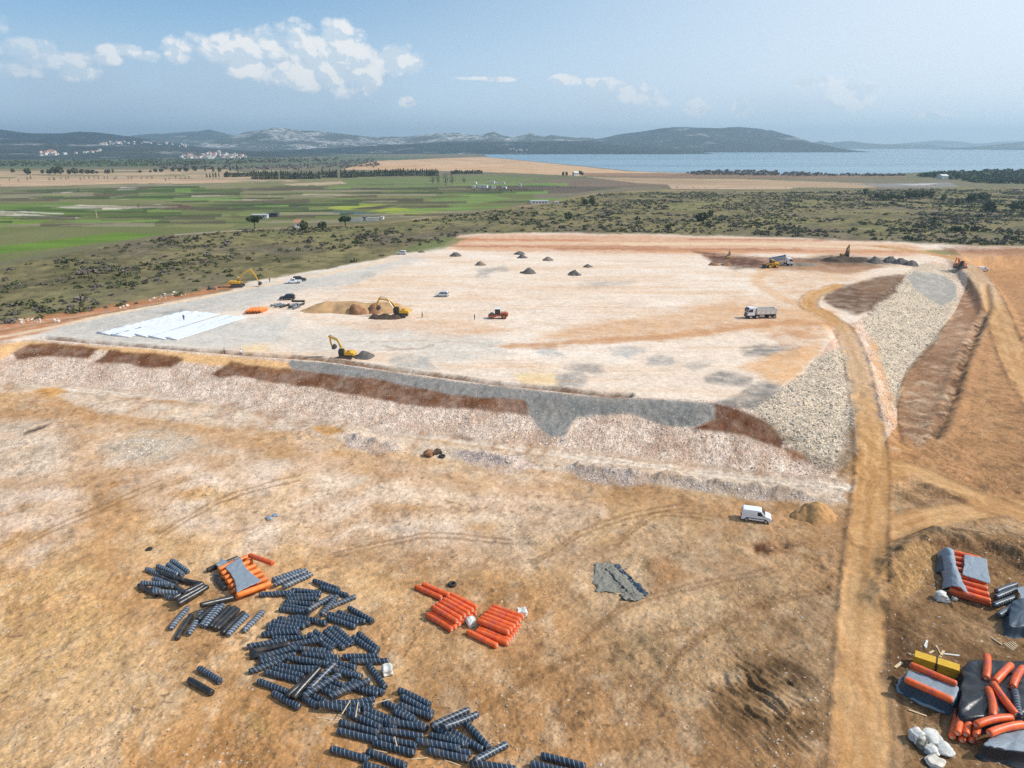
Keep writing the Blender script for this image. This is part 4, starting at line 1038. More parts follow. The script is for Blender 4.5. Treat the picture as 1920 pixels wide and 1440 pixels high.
M['dark_earth'] = pmat('dark_wet_earth', (.075, .05, .035), .95, var=.4, vscale=1.0, bump=1.0, bscale=2)
def foliage(name, a, b, sc=.5):
    m, nt, bs = new_mat(name)
    pos = nt.node('ShaderNodeNewGeometry')
    rpi = pos.outputs['Random Per Island']
    n1 = nt.noise(pos.outputs['Position'], sc, 3.0)
    oi = nt.node('ShaderNodeObjectInfo').outputs['Random']
    f = nt.math('ADD', nt.math('MULTIPLY', rpi, .5), nt.math('MULTIPLY', nt.math('ADD', n1, oi), .3))
    nt.put(bs.inputs['Base Color'], nt.mix(f, c4(a), c4(b)))
    bs.inputs['Roughness'].default_value = .9; bs.inputs['Specular IOR Level'].default_value = .1
    return m
M['leaf_dark'] = foliage('dark_evergreen_foliage', (.066, .078, .038), (.14, .15, .07))
M['leaf_pine'] = foliage('pine_foliage', (.025, .042, .018), (.07, .095, .04))
M['leaf_olive'] = foliage('olive_scrub_foliage', (.085, .088, .042), (.18, .17, .085))
M['twig'] = foliage('bare_grey_twigs', (.11, .092, .075), (.22, .19, .16))
M['bark'] = pmat('tree_bark', (.10, .075, .055), .9)
M['house_wall'] = pmat('rendered_house_wall', (.70, .67, .62), .9, var=.1)
M['roof_tile'] = pmat('terracotta_roof_tiles', (.42, .19, .11), .9, var=.25)
M['grey_roof'] = pmat('grey_sheet_roof', (.42, .43, .43), .7, var=.2)
M['dark_roof'] = pmat('dark_sheet_roof', (.06, .06, .065), .7, var=.2)
M['stone_wall'] = pmat('white_block_wall', (.64, .62, .58), .9, var=.15)
def stone_mat(name, a, b):
    m, nt, bs = new_mat(name)
    g = nt.node('ShaderNodeNewGeometry')
    r = nt.node('ShaderNodeTexNoise')
    nt.put(bs.inputs['Base Color'], nt.mix(g.outputs['Random Per Island'], c4(a), c4(b)))
    bs.inputs['Roughness'].default_value = .95; bs.inputs['Specular IOR Level'].default_value = .1
    return m
M['rub_white'] = stone_mat('pale_limestone_rubble', (.42, .33, .26), (.78, .69, .59))
M['rub_grey'] = stone_mat('grey_mixed_riprap', (.24, .205, .165), (.68, .60, .50))
M['rub_soil'] = stone_mat('buff_field_stones', (.30, .21, .14), (.58, .47, .36))
M['litter'] = stone_mat('plastic_scraps', (.08, .08, .08), (.60, .60, .58))
# ================================================================== ROLLS
RL, RR = 3.75, .318
LEN = {'s': 3.75, 'g': 3.75, 'k': 3.75, 'o': 4.0, 'y': 4.0, 'ob': 3.9}
def roll_mesh(name, L, r, mat, bend=0.0, seed=0, n=16, sag=0.0):
    rr = random.Random(seed)
    xs = [-L / 2, -L / 2 + .015, -L / 2 + .06, -L / 2 + .16] + [-L / 2 + .16 + (L - .32) * k / 9 for k in range(1, 9)] + [L / 2 - .16, L / 2 - .06, L / 2 - .015, L / 2]
    rs = [.35, .80, .93, 1.0] + [1.0] * 8 + [1.0, .93, .80, .35]
    ph = [rr.uniform(0, 6.28) for _ in range(4)]
    vs, fs = [], []
    for i, (x, q) in enumerate(zip(xs, rs)):
        w = 1 + .02 * math.sin(x * 2.3 + ph[0]) + .006 * math.sin(x * 6.1 + ph[1])
        t = x / (L / 2)
        oy = bend * (1 - t * t); oz = -sag * t * t
        for k in range(n):
            a = 2 * math.pi * k / n
            lump = 1 + .02 * math.sin(3 * a + x * 1.7 + ph[2])
            vs.append((x, oy + math.cos(a) * r * q * w * lump, oz + math.sin(a) * r * q * w * lump * (.97 if math.sin(a) < 0 else 1)))
    m = len(xs)
    for i in range(m - 1):
        for k in range(n):
            a = i * n + k; b = i * n + (k + 1) % n
            fs.append((a, b, b + n, a + n))
    fs.append(tuple(range(n))); fs.append(tuple(range((m - 1) * n, m * n))[::-1])
    me = bpy.data.meshes.new(name); me.from_pydata(vs, [], fs)
    bm = bmesh.new(); bm.from_mesh(me); bmesh.ops.recalc_face_normals(bm, faces=bm.faces); bm.to_mesh(me); bm.free()
    me.polygons.foreach_set('use_smooth', [True] * len(me.polygons))
    me.materials.append(mat)
    return me
ROLLM = {}
for key, mat in (('s', 'roll_s'), ('g', 'roll_g'), ('k', 'roll_k'), ('o', 'roll_o'), ('y', 'roll_y')):
    ROLLM[key] = [roll_mesh('sheet_roll', LEN[key], RR, M[mat], b, 10 + i, sag=sg) for i, (b, sg) in enumerate([(0, 0), (.03, .01), (-.03, .02)])]
ROLLM['ob'] = [roll_mesh('sheet_roll', 3.9, .345, M['roll_o'], b, 20 + i, sag=.12) for i, b in enumerate((.13, -.11, .03))]
def core_mesh():
    mb = MB(); n = 12
    for sx in (1,):
        vs = []
        for rad, x in ((.13, 0), (.13, .03), (.075, .03), (.075, -.02)):
            for k in range(n):
                a = 2 * math.pi * k / n; vs.append((x, math.cos(a) * rad, math.sin(a) * rad))
        fs = []
        for i in range(3):
            for k in range(n):
                fs.append((i * n + k, i * n + (k + 1) % n, (i + 1) * n + (k + 1) % n, (i + 1) * n + k))
        mb.add(vs, fs)
    me = bpy.data.meshes.new('core'); me.from_pydata(mb.v, [], mb.f); me.materials.append(M['core'])
    return me
COREM = core_mesh()

PLACED = []
def seg_close(p0, p1, q0, q1):
    best = (1e9, 0, 0)
    d1 = p1 - p0; d2 = q1 - q0; r = p0 - q0
    a = d1.dot(d1); e = d2.dot(d2); f = d2.dot(r); c = d1.dot(r); b = d1.dot(d2)
    den = a * e - b * b
    cand = []
    if abs(den) > 1e-6 * a * e:
        s = min(max((b * f - c * e) / den, 0), 1)
        t = min(max((b * s + f) / e, 0), 1); s = min(max((b * t - c) / a, 0), 1)
        cand.append((s, t))
    for s in (0, .25, .5, .75, 1):
        t = min(max((b * s + f) / e, 0), 1); cand.append((s, t))
    for s, t in cand:
        d = ((p0 + d1 * s) - (q0 + d2 * t)).length
        if d < best[0]: best = (d, s, t)
    return best
def solve(x0, y0, x1, y1, L, r, lvl=None):
    """rest a roll on the ground and on the rolls below it, keeping its place in the photograph"""
    z0 = z1 = r
    for it in range(4):
        a = Vector(at(x0, y0, z0)); b = Vector(at(x1, y1, z1))
        mid = (a + b) / 2; d = (b - a)
        d = d.normalized() if d.length > .05 else Vector((1, 0))
        a = mid - d * L / 2; b = mid + d * L / 2
        zz0 = gz(a.x, a.y) + r * .93; zz1 = gz(b.x, b.y) + r * .93
        req = []
        for (qa, qb, qz0, qz1, qr) in PLACED:
            if (((qa + qb) / 2) - mid).length > L + 1: continue
            dist, s, t = seg_close(a, b, qa, qb)
            cross = abs(d.x * (qb - qa).y - d.y * (qb - qa).x) / max((qb - qa).length, .1)
            if cross > .40 and dist < r * 1.2: req.append((s, qz0 + (qz1 - qz0) * t + r * 1.35))
            elif dist < r * .9: req.append((s, qz0 + (qz1 - qz0) * t + r * .75))
        for _ in range(5):
            for s, zr in req:
                zc = zz0 + (zz1 - zz0) * s
                if zc < zr - 1e-3:
                    dz = zr - zc
                    if s < .36: zz0 += dz / max(1 - s, .5)
                    elif s > .64: zz1 += dz / max(s, .5)
                    else: zz0 += dz; zz1 += dz
        z0, z1 = min(zz0, 1.5), min(zz1, 1.5)
        if lvl is not None:
            zc = gz(mid.x, mid.y) + r * .95 + lvl * r * 1.72; z0 = z1 = zc
    PLACED.append((a, b, z0, z1, r))
    return a, b, z0, z1
ROLL_COUNT = 0
def put_roll(kind, a, b, z0, z1, name, label, group, core=False, cat='roll'):
    global ROLL_COUNT
    me = random.choice(ROLLM[kind])
    o = link_mesh(name, me)
    c = Vector(((a.x + b.x) / 2, (a.y + b.y) / 2, (z0 + z1) / 2))
    d = Vector((b.x - a.x, b.y - a.y, z1 - z0)).normalized()
    o.rotation_mode = 'QUATERNION'
    q = d.to_track_quat('X', 'Z')
    from mathutils import Quaternion
    o.rotation_quaternion = q @ Quaternion((1, 0, 0), random.uniform(-.5, .5) if kind in 'oy' or kind == 'ob' else random.uniform(0, 6.28))
    o.location = c
    if kind in 'sgk': o.scale = (random.uniform(.94, 1.08), 1, 1)
    tag(o, label, cat, group)
    if core:
        L = LEN[kind]
        for sgn in (1, -1):
            k = link_mesh('core', COREM, o)
            k.location = (sgn * (L / 2 + .005), 0, -.12 if kind == 'ob' else 0); k.rotation_euler = (0, 0, 0 if sgn > 0 else math.pi)
    ROLL_COUNT += 1
    return o
ORD = ['leftmost', 'second from the left', 'third from the left', 'fourth from the left', 'fifth from the left', 'sixth from the left', 'seventh from the left', 'eighth from the left', 'ninth from the left', 'tenth from the left', 'eleventh from the left', 'twelfth from the left', 'thirteenth from the left', 'fourteenth from the left']
def cluster(items, look, where, group, name='sheet_roll', ox=0, oy=0, sc=1.0, core=False, r=RR, lvl=None):
    """items: (kind, x0, y0, x1, y1) in crop pixels, bottom ones first"""
    done = []
    for it in items:
        k, x0, y0, x1, y1 = it[:5]
        P0 = (ox + x0 / sc, oy + y0 / sc, ox + x1 / sc, oy + y1 / sc)
        a, b, z0, z1 = solve(*P0, LEN[k], r, lvl)
        done.append([k, a, b, z0, z1, (P0[0] + P0[2]) / 2, it[5] if len(it) > 5 else None])
    by = {}
    for q in done: by.setdefault(q[0], []).append(q)
    for k, l in by.items():
        l.sort(key=lambda q: q[5])
        free = [q for q in l if q[6] is None]
        for i, q in enumerate(free):
            lk = look[k] if isinstance(look, dict) else look
            q[6] = ('%s %s, %s' % (lk, where, ORD[i])) if len(free) > 1 else '%s %s' % (lk, where)
        for q in l: put_roll(k, q[1], q[2], q[3], q[4], name, q[6], group, core)
BL = {'s': 'dark banded roll', 'k': 'plain black roll', 'g': 'grey banded roll'}
GB = 'black and dark blue sheet rolls lying in the yard'
A = dict(ox=220, oy=1020, sc=3.84); B = dict(ox=420, oy=1065, sc=4.8); Cc = dict(ox=580, oy=1240, sc=3.556)
cluster([('k', 150, 295, 290, 370), ('g', 265, 318, 385, 385), ('g', 310, 340, 440, 362), ('k', 420, 310, 500, 355), ('k', 440, 255, 580, 285), ('g', 235, 188, 330, 225), ('g', 385, 115, 515, 205), ('g', 355, 142, 480, 228), ('g', 295, 160, 430, 220), ('k', 270, 190, 430, 248), ('k', 272, 228, 440, 292), ('g', 255, 245, 420, 312), ('g', 190, 283, 350, 310)],
        BL, 'in the far left heap of black rolls', GB, **A)
cluster([('k', 400, 392, 612, 285), ('k', 420, 412, 635, 296), ('k', 440, 432, 648, 308)], BL, 'slanting in front of the far left heap', GB, lvl=1.0, **A)
cluster([('g', 380, 612, 508, 458, 'grey banded roll, outermost on the left of the slanting row'), ('k', 428, 680, 532, 515, 'black roll with a shiny end lying in front of the slanting row'), ('g', 515, 645, 612, 488), ('k', 580, 545, 735, 412), ('g', 588, 608, 735, 430), ('g', 606, 622, 780, 412), ('k', 658, 612, 818, 440), ('k', 690, 612, 850, 455), ('k', 712, 622, 876, 466), ('k', 750, 648, 915, 490), ('g', 786, 664, 945, 503), ('g', 898, 638, 1058, 480, 'grey blue banded roll lying alone right of the slanting row')],
        BL, 'in the slanting row left of the long heap', GB, **A)
cluster([('k', 586, 455, 855, 372, 'black roll lying against the near end of the tarped orange stack')], BL, '', GB, **A)
cluster([('g', 1110, 300, 1370, 195), ('g', 1185, 312, 1408, 212), ('g', 1105, 262, 1340, 185), ('g', 1140, 286, 1375, 186)], BL, 'in the flat bundle by the tarped stack', GB, lvl=0.2, **A)
cluster([('s', 575, 885, 758, 1000, 'dark blue banded roll beside a black one, apart on the left'), ('k', 500, 968, 700, 1082, 'plain black roll lying apart on the left, nearest the camera')], BL, '', GB, **A)
cluster([('s', 815, 118, 1025, 190), ('s', 885, 175, 1100, 245)], BL, 'at the far end of the long heap', GB, **B)
cluster([('s', 330, 240, 620, 220), ('s', 610, 200, 870, 225), ('s', 575, 250, 855, 245), ('s', 570, 285, 850, 280), ('s', 560, 310, 800, 328), ('s', 565, 342, 760, 378), ('s', 512, 370, 760, 405), ('s', 960, 345, 1142, 275), ('s', 762, 375, 965, 265), ('s', 868, 428, 1022, 248)], BL, 'in the crossed pile below the flat bundle', GB, **B)
cluster([('s', 1125, 360, 1340, 482), ('s', 1025, 398, 1268, 488), ('s', 950, 418, 1195, 492), ('s', 925, 446, 1185, 532)], BL, 'in the fan right of the crossed pile', GB, **B)
cluster([('s', 680, 450, 885, 492), ('s', 575, 432, 850, 488), ('s', 498, 458, 765, 502), ('s', 448, 485, 715, 528), ('s', 392, 515, 672, 552), ('s', 380, 555, 700, 590), ('s', 358, 600, 655, 575)], BL, 'in the stepped group left of the heap middle', GB, **B)
cluster([('s', 768, 600, 962, 732), ('s', 820, 572, 995, 705), ('s', 908, 568, 1078, 722), ('s', 950, 548, 1112, 692), ('s', 990, 530, 1165, 685)], BL, 'of the five slanting down above the heap middle', GB, **B)
cluster([('s', 1170, 630, 1358, 762), ('s', 1208, 590, 1388, 738)], BL, 'of the pair right of the heap middle', GB, **B)
cluster([('s', 1080, 800, 1378, 795), ('s', 1148, 842, 1472, 838), ('s', 1300, 868, 1452, 1078, 'dark blue banded roll lying steeply below the white block')], BL, 'of the pair above the white block', GB, **B)
cluster([('s', 438, 634, 742, 630), ('s', 228, 706, 545, 655), ('s', 590, 668, 858, 676), ('s', 600, 702, 888, 712), ('k', 245, 757, 575, 685), ('k', 245, 795, 575, 720), ('s', 660, 738, 968, 745), ('s', 720, 778, 1018, 792), ('s', 330, 848, 640, 775), ('s', 310, 815, 660, 738), ('s', 224, 936, 565, 820)], BL, 'in the middle of the long heap', GB, **B)
cluster([('s', 905, 815, 1188, 902), ('s', 650, 790, 925, 852), ('s', 590, 812, 855, 872), ('s', 550, 846, 805, 907), ('s', 514, 876, 782, 938), ('s', 440, 905, 702, 972), ('s', 378, 936, 662, 1008), ('s', 990, 893, 1210, 972), ('s', 955, 920, 1205, 992)], BL, 'in the wide fan under the crosswise black rolls', GB, **B)
cluster([('s', 1150, 990, 1428, 1088), ('s', 1100, 1045, 1378, 1142), ('s', 850, 955, 1062, 1058), ('s', 800, 1008, 1012, 1098), ('s', 770, 1050, 978, 1135), ('s', 700, 1095, 892, 1195), ('s', 640, 1120, 822, 1228)], BL, 'in the near row of the wide fan', GB, **B)
cluster([('s', 322, 1022, 562, 1112), ('s', 428, 1118, 692, 1262)], BL, 'reaching out left under the black rolls', GB, **B)
cluster([('k', 545, 1172, 845, 925), ('k', 612, 1178, 872, 905), ('s', 755, 1062, 992, 862), ('s', 735, 1142, 1022, 968), ('s', 1008, 1132, 1252, 1028)], BL, 'lying crosswise on top of the wide fan', GB, **B)
cluster([('s', 1000, 1152, 1355, 1188), ('s', 975, 1208, 1335, 1248), ('s', 868, 1238, 1212, 1292)], BL, 'level between the two heaps', GB, **B)
cluster([('s', 600, 192, 803, 292), ('s', 612, 235, 825, 350), ('s', 583, 285, 828, 378), ('s', 505, 275, 690, 380), ('s', 555, 322, 792, 440)], BL, 'at the far end of the near heap', GB, **Cc)
cluster([('s', 390, 300, 560, 392), ('s', 380, 358, 562, 440), ('s', 262, 348, 470, 442), ('s', 198, 465, 442, 525), ('s', 212, 410, 452, 478)], BL, 'in the left part of the near heap', GB, **Cc)
cluster([('s', 470, 495, 712, 562), ('s', 500, 398, 778, 462), ('s', 492, 443, 758, 504), ('s', 436, 530, 692, 612)], BL, 'in the middle of the near heap', GB, **Cc)
cluster([('s', 920, 450, 1158, 595), ('s', 830, 440, 1055, 560), ('s', 785, 488, 1050, 560), ('s', 820, 558, 1068, 615), ('s', 722, 530, 992, 592), ('s', 780, 592, 1062, 655), ('s', 1032, 398, 1198, 582)], BL, 'in the right part of the near heap', GB, **Cc)
cluster([('s', 825, 428, 1052, 328), ('s', 888, 442, 1128, 350)], BL, 'slanting up on top of the near heap', GB, **Cc)
cluster([('s', 1095, 682, 1350, 718, 'dark blue banded roll cut by the picture edge under the slanting one'), ('s', 1088, 672, 1328, 548, 'dark blue banded roll slanting up at the right tip of the near heap')], BL, '', GB, **Cc)
cluster([('s', 138, 583, 398, 658), ('s', 388, 603, 642, 698), ('s', 358, 690, 622, 762)], BL, 'of the three in front of the near heap', GB, **Cc)
cluster([('s', 1555, 630, 1832, 702), ('s', 1478, 685, 1745, 742)], BL, 'of the pair apart at the bottom edge', GB, **Cc)

# ---- orange rolls
OR = {'o': 'orange roll', 'y': 'light orange roll', 'k': 'plain black roll', 's': 'dark banded roll'}
GO = 'orange sheet rolls in the yard'
D4 = dict(ox=740, oy=1060, sc=6.4)
cluster([('o', 350, 230, 645, 355), ('o', 240, 252, 570, 398)], OR, 'of the two behind the left orange stack', GO, core=True, **D4)
def between(n, a, b):
    return [tuple(a[i] + (b[i] - a[i]) * k / (n - 1) for i in range(4)) for k in range(n)]
s1 = between(7, (380, 590, 690, 775), (650, 425, 985, 590))
cluster([('o', *q) for q in s1], OR, 'in the bottom layer of the left orange stack', GO, core=True, lvl=0, **D4)
cluster([('o', *q) for q in between(6, (445, 495, 755, 682), (668, 348, 990, 512))], OR, 'in the top layer of the left orange stack', GO, core=True, lvl=1, **D4)
cluster([('o', *q) for q in between(7, (990, 790, 1350, 935), (1150, 590, 1500, 740))], OR, 'in the bottom layer of the right orange stack', GO, core=True, lvl=0, **D4)
cluster([('o', *q) for q in between(6, (990, 660, 1372, 812), (1172, 492, 1545, 625))], OR, 'in the top layer of the right orange stack', GO, core=True, lvl=1, **D4)
cluster([('o', 868, 792, 1232, 968, 'orange roll lying by itself in front of the right orange stack')], OR, '', GO, core=True, **D4)
# stack under the grey tarpaulin
cluster([('y', *q) for q in between(6, (850, 380, 1085, 300), (740, 205, 950, 118))], OR, 'in the bottom layer under the bow-shaped tarpaulin', GO, lvl=0, **A)
cluster([('y', *q) for q in between(7, (862, 368, 1102, 282), (738, 180, 935, 92))], OR, 'in the top layer under the bow-shaped tarpaulin', GO, lvl=1, **A)
cluster([('o', 948, 80, 1122, 142, 'bright orange roll lying askew on the tarped stack')], OR, '', GO, lvl=2.1, **A)
cluster([('k', 645, 190, 868, 100, 'black roll lying along the far left side of the tarped stack'), ('k', 700, 195, 765, 258, 'black roll lying end-on left of the tarped stack')], OR, '', GB, **A)
# right-hand yard: stack with two tarpaulins
E5 = dict(ox=1620, oy=960, sc=5.54)
cluster([('o', *q) for q in between(6, (850, 470, 1190, 560), (945, 850, 1262, 940))], OR, 'in the bottom layer of the double-tarped stack', GO, core=True, lvl=0, **E5)
cluster([('o', *q) for q in between(8, (848, 398, 1190, 482), (932, 812, 1272, 912))], OR, 'in the top layer of the double-tarped stack', GO, core=True, lvl=1, **E5)
cluster([('s', 1310, 850, 1640, 730), ('s', 1290, 915, 1650, 775), ('s', 1300, 985, 1610, 870), ('s', 1320, 1125, 1630, 920)], {'s': 'dark banded roll'}, 'sticking out of the dark mound on the right', GB, lvl=0.6, **E5)
# ================================================================== SHEETS, TARPAULINS, BAGS, TIMBER, PILES
def sheet(name, corners, mat, nu=24, nv=24, pinch=0.0, fold=.05, seed=0, thick=.015, lift=0.0, fs=.8, ragged=0.0, bulge=0.0):
    """a cloth spanning four world points (x, y, z), with folds; pinch draws the two long sides in"""
    cs = [np.array(c) for c in corners]
    us = np.linspace(0, 1, nu); vs = np.linspace(0, 1, nv)
    U, V = np.meshgrid(us, vs, indexing='ij')
    k = 4 * V * (1 - V)
    Up = .5 + (U - .5) * (1 - pinch * k)
    P = (1 - Up)[..., None] * ((1 - V)[..., None] * cs[0] + V[..., None] * cs[3]) + Up[..., None] * ((1 - V)[..., None] * cs[1] + V[..., None] * cs[2])
    n = fbm(P[..., 0] / fs, P[..., 1] / fs, seed, 3)
    P[..., 2] += bulge * 4 * U * (1 - U)
    if ragged > 0:
        ed = np.minimum(np.minimum(U, 1 - U), np.minimum(V, 1 - V)); k_ = np.clip(1 - ed * 5, 0, 1)
        P[..., 0] += ragged * k_ * fbm(P[..., 0] / .9, P[..., 1] / .9, seed + 11, 4); P[..., 1] += ragged * k_ * fbm(P[..., 0] / .9, P[..., 1] / .9, seed + 12, 4)
        P[..., 2] -= k_ ** 3 * .06
    P[..., 0] += .12 * fbm(P[..., 0] / .7, P[..., 1] / .7, seed + 1, 2) * (fold > .03)
    P[..., 2] += lift + fold * np.abs(n) * 1.6
    ii = np.arange(nu - 1)[:, None] * nv + np.arange(nv - 1)[None, :]
    o = np_mesh(name, P.reshape(-1, 3), np.stack([ii, ii + 1, ii + 1 + nv, ii + nv], -1).reshape(-1, 4), mat)
    m = o.modifiers.new('thick', 'SOLIDIFY'); m.thickness = thick
    return o
def draped(name, quad, h, mat, flare=.6, fold=.10, seed=0, dome=.1, n=22, folds=9):
    """a tarpaulin pulled over a block: quad = four ground points of the block, h its height"""
    q = [np.array(p[:2], float) for p in quad]
    c = sum(q) / 4
    per = []
    for i in range(4):
        a, b = q[i], q[(i + 1) % 4]
        for k in range(n):
            t = k / n
            p = a + (b - a) * t
            # round the corners
            e = abs(t - .5) * 2
            per.append(c + (p - c) * (1 - .08 * e ** 6))
    per = np.array(per); N = len(per)
    out = per - c; out /= np.linalg.norm(out, axis=1)[:, None]
    z0 = np.array([gz(p[0], p[1]) for p in per])
    vs = []
    rings = [(-1, 0)] * 0
    t = np.arange(N) / N
    rr = np.random.default_rng(seed)
    wave = sum(np.sin(2 * math.pi * (folds + k * 3) * t + rr.uniform(0, 6)) / (k + 1) for k in range(3)) * .55
    for s in (.06, .3, .55, .8, .94):
        p = c + (per - c) * s
        zz = z0 * s + z0.mean() * (1 - s) + h + dome * (1 - s * s) + fold * fbm(p[:, 0] / .9, p[:, 1] / .9, seed + 3, 3)
        vs.append(np.concatenate([p, zz[:, None]], 1))
    for off, hf in ((.03, .97), (.10, .85), (.22, .6), (.40, .35), (.62, .12), (1.0, .015)):
        p = per + out * (flare * off + fold * 1.3 * wave * off ** .5)[:, None] if True else per
        zz = z0 + h * hf + fold * .25 * fbm(p[:, 0] / .6, p[:, 1] / .6, seed + 5, 2) * hf
        vs.append(np.concatenate([p, zz[:, None]], 1))
    V = np.concatenate(vs, 0); m = len(vs)
    fs = []
    for i in range(m - 1):
        for k in range(N):
            fs.append((i * N + k, i * N + (k + 1) % N, (i + 1) * N + (k + 1) % N, (i + 1) * N + k))
    mb = MB().add(V.tolist(), fs)
    mb.f.append(tuple(range(N - 1, -1, -1)))
    return mb.build(name, mat, smooth=True)
def cpx(d, x, y): return d['ox'] + x / d['sc'], d['oy'] + y / d['sc']
def P3(d, x, y, z):
    q = at(*cpx(d, x, y), z); return (q[0], q[1], z)
def PG(d, x, y):
    q = on_ground(*cpx(d, x, y)); return q
# bow-shaped tarpaulin over the light orange stack
o = sheet('tarpaulin', [P3(A, 772, 168, 1.32), P3(A, 885, 92, 1.32), P3(A, 1045, 262, 1.32), P3(A, 856, 352, 1.26)], M['tarp_grey'], 26, 30, .30, .07, 5, fs=.9)
tag(o, 'grey blue tarpaulin drawn in like a bow across the light orange rolls', 'tarpaulin', 'tarpaulins')
o = sheet('tarpaulin', [P3(A, 700, 150, .9), P3(A, 760, 108, .9), P3(A, 800, 130, 1.0), P3(A, 735, 185, .8)], M['tarp_grey'], 14, 14, .1, .18, 8, fs=.4)
tag(o, 'crumpled grey plastic at the far left corner of the tarped orange stack', 'plastic sheet')
o = sheet('tarpaulin', [P3(E5, 755, 440, .35), P3(E5, 935, 412, 1.6), P3(E5, 1110, 885, 1.5), P3(E5, 800, 810, .2)], M['tarp_grey'], 34, 36, .26, .12, 11, fs=.7, bulge=.8)
tag(o, 'grey tarpaulin hanging over the left ends of the right-hand orange stack', 'tarpaulin', 'tarpaulins')
o = sheet('tarpaulin', [P3(E5, 1045, 440, 1.5), P3(E5, 1275, 490, 1.42), P3(E5, 1318, 750, 1.38), P3(E5, 1018, 652, 1.52)], M['tarp_grey'], 24, 24, .05, .10, 12, fs=.8)
tag(o, 'grey tarpaulin spread over the right ends of the right-hand orange stack', 'tarpaulin', 'tarpaulins')
o = sheet('tarpaulin', [P3(E5, 745, 440, .15), P3(E5, 800, 440, .95), P3(E5, 830, 600, .9), P3(E5, 730, 640, .1)], M['tarp_navy_shade'], 14, 14, .1, .10, 13, fs=.6)  # navy colour paints the shade on the grey tarpaulin's sunless side
tag(o, 'tarpaulin fold coloured dark for shade, left side of the right-hand orange stack', 'tarpaulin')
# grey covered block with two orange rolls, yellow box, black heaps
F6 = dict(ox=1640, oy=1180, sc=5.54)
h1 = 1.35
blk = [at(*cpx(F6, x, y), h1) for x, y in ((350, 420), (880, 610), (815, 770), (300, 540))]
o = draped('covered_pallet', blk, h1, M['tarp_navy_shade'], .6, .10, 21, .03, folds=9)
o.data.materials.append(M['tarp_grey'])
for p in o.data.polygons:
    if p.normal.z > .75 or len(p.vertices) > 5: p.material_index = 1  # pale top, navy sides: light and shade put into the wrap's colour
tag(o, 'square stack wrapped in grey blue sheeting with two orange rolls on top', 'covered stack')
def loose_roll(kind, d, x0, y0, x1, y1, z0, z1, label, core=True, r=.36):
    a = Vector(at(*cpx(d, x0, y0), z0)); b = Vector(at(*cpx(d, x1, y1), z1))
    return put_roll(kind, a, b, z0, z1, 'sheet_roll', label, GO if kind[0] == 'o' else GB, core)
loose_roll('o', F6, 375, 368, 845, 568, h1 + .40, h1 + .40, 'orange roll along the far edge of the grey covered block, beside the yellow box')
loose_roll('o', F6, 322, 522, 806, 738, h1 + .38, h1 + .38, 'orange roll along the near edge of the grey covered block')
# yellow box
yb = empty('yellow_box', (*at(*cpx(F6, 640, 400), .5), 0), 0, 'long yellow steel box with a black strap round its middle beside the covered block', 'steel box')
a = Vector(at(*cpx(F6, 405, 262), 1.05)); b = Vector(at(*cpx(F6, 872, 412), 1.05))
mid = (a + b) / 2; ang = math.atan2((b - a).y, (b - a).x); Lb = (b - a).length
yb.location = (mid.x, mid.y - .1, gz(mid.x, mid.y)); yb.rotation_euler[2] = ang
for k, (x0, x1) in enumerate(((-Lb / 2, -.04), (.04, Lb / 2))):
    mb = MB(); mb.box(((x0 + x1) / 2, 0, .55), (x1 - x0, 1.05, 1.06))
    mb.box(((x0 + x1) / 2, 0, 1.10), (x1 - x0 - .05, 1.12, .05)); mb.box(((x0 + x1) / 2, -.55, .3), (x1 - x0 - .3, .05, .06)); mb.box(((x0 + x1) / 2, -.55, .8), (x1 - x0 - .3, .05, .06))
    mb.build('box_section', M['yellow_steel'], yb, bevel=.05)
mb = MB(); mb.box((0, 0, .58), (.10, 1.2, 1.16)); mb.box((.1, -.6, .5), (.06, .05, .9)); mb.build('strap', M['black_rubber'], yb)
hb = 1.45
o = draped('sheeted_heap', [at(*cpx(F6, x, y), hb) for x, y in ((945, 310), (1700, 330), (1700, 880), (860, 950))], hb, M['tarp_black'], .6, .34, 31, .2, folds=13)
tag(o, 'large heap under black sheeting with orange rolls scattered over it', 'covered heap')
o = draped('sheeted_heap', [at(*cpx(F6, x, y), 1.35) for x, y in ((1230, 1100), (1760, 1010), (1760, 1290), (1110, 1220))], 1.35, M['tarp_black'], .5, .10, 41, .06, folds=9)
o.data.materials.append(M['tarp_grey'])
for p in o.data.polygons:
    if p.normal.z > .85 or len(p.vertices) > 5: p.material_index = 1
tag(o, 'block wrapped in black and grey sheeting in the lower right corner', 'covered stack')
for x0, y0, x1, y1, z, w in [(1162, 245, 1150, 515, 1.95, 'bent orange roll at the far left of the black heap'), (1440, 335, 1225, 560, 1.95, 'orange roll slanting down left on the black heap'), (1560, 365, 1425, 620, 1.95, 'orange roll lying steeply near the right edge of the black heap'),
                             (1178, 600, 1232, 905, 1.9, 'orange roll lying nearly upright in the picture on the black heap'), (1215, 535, 1478, 890, 2.0, 'long orange roll slanting down right on the black heap'), (1035, 992, 1455, 905, 1.75, 'orange roll along the front edge of the black heap'), (1148, 1078, 1580, 965, 1.8, 'orange roll bridging the black heap and the wrapped block')]:
    loose_roll('ob', F6, x0, y0, x1, y1, z, z, w)
a, b = Vector(at(*cpx(F6, 1455, 640), 1.85)), Vector(at(*cpx(F6, 1500, 900), 1.8))
put_roll('s', a, b, 1.85, 1.8, 'sheet_roll', 'dark blue banded roll between orange rolls on the black heap', GB)
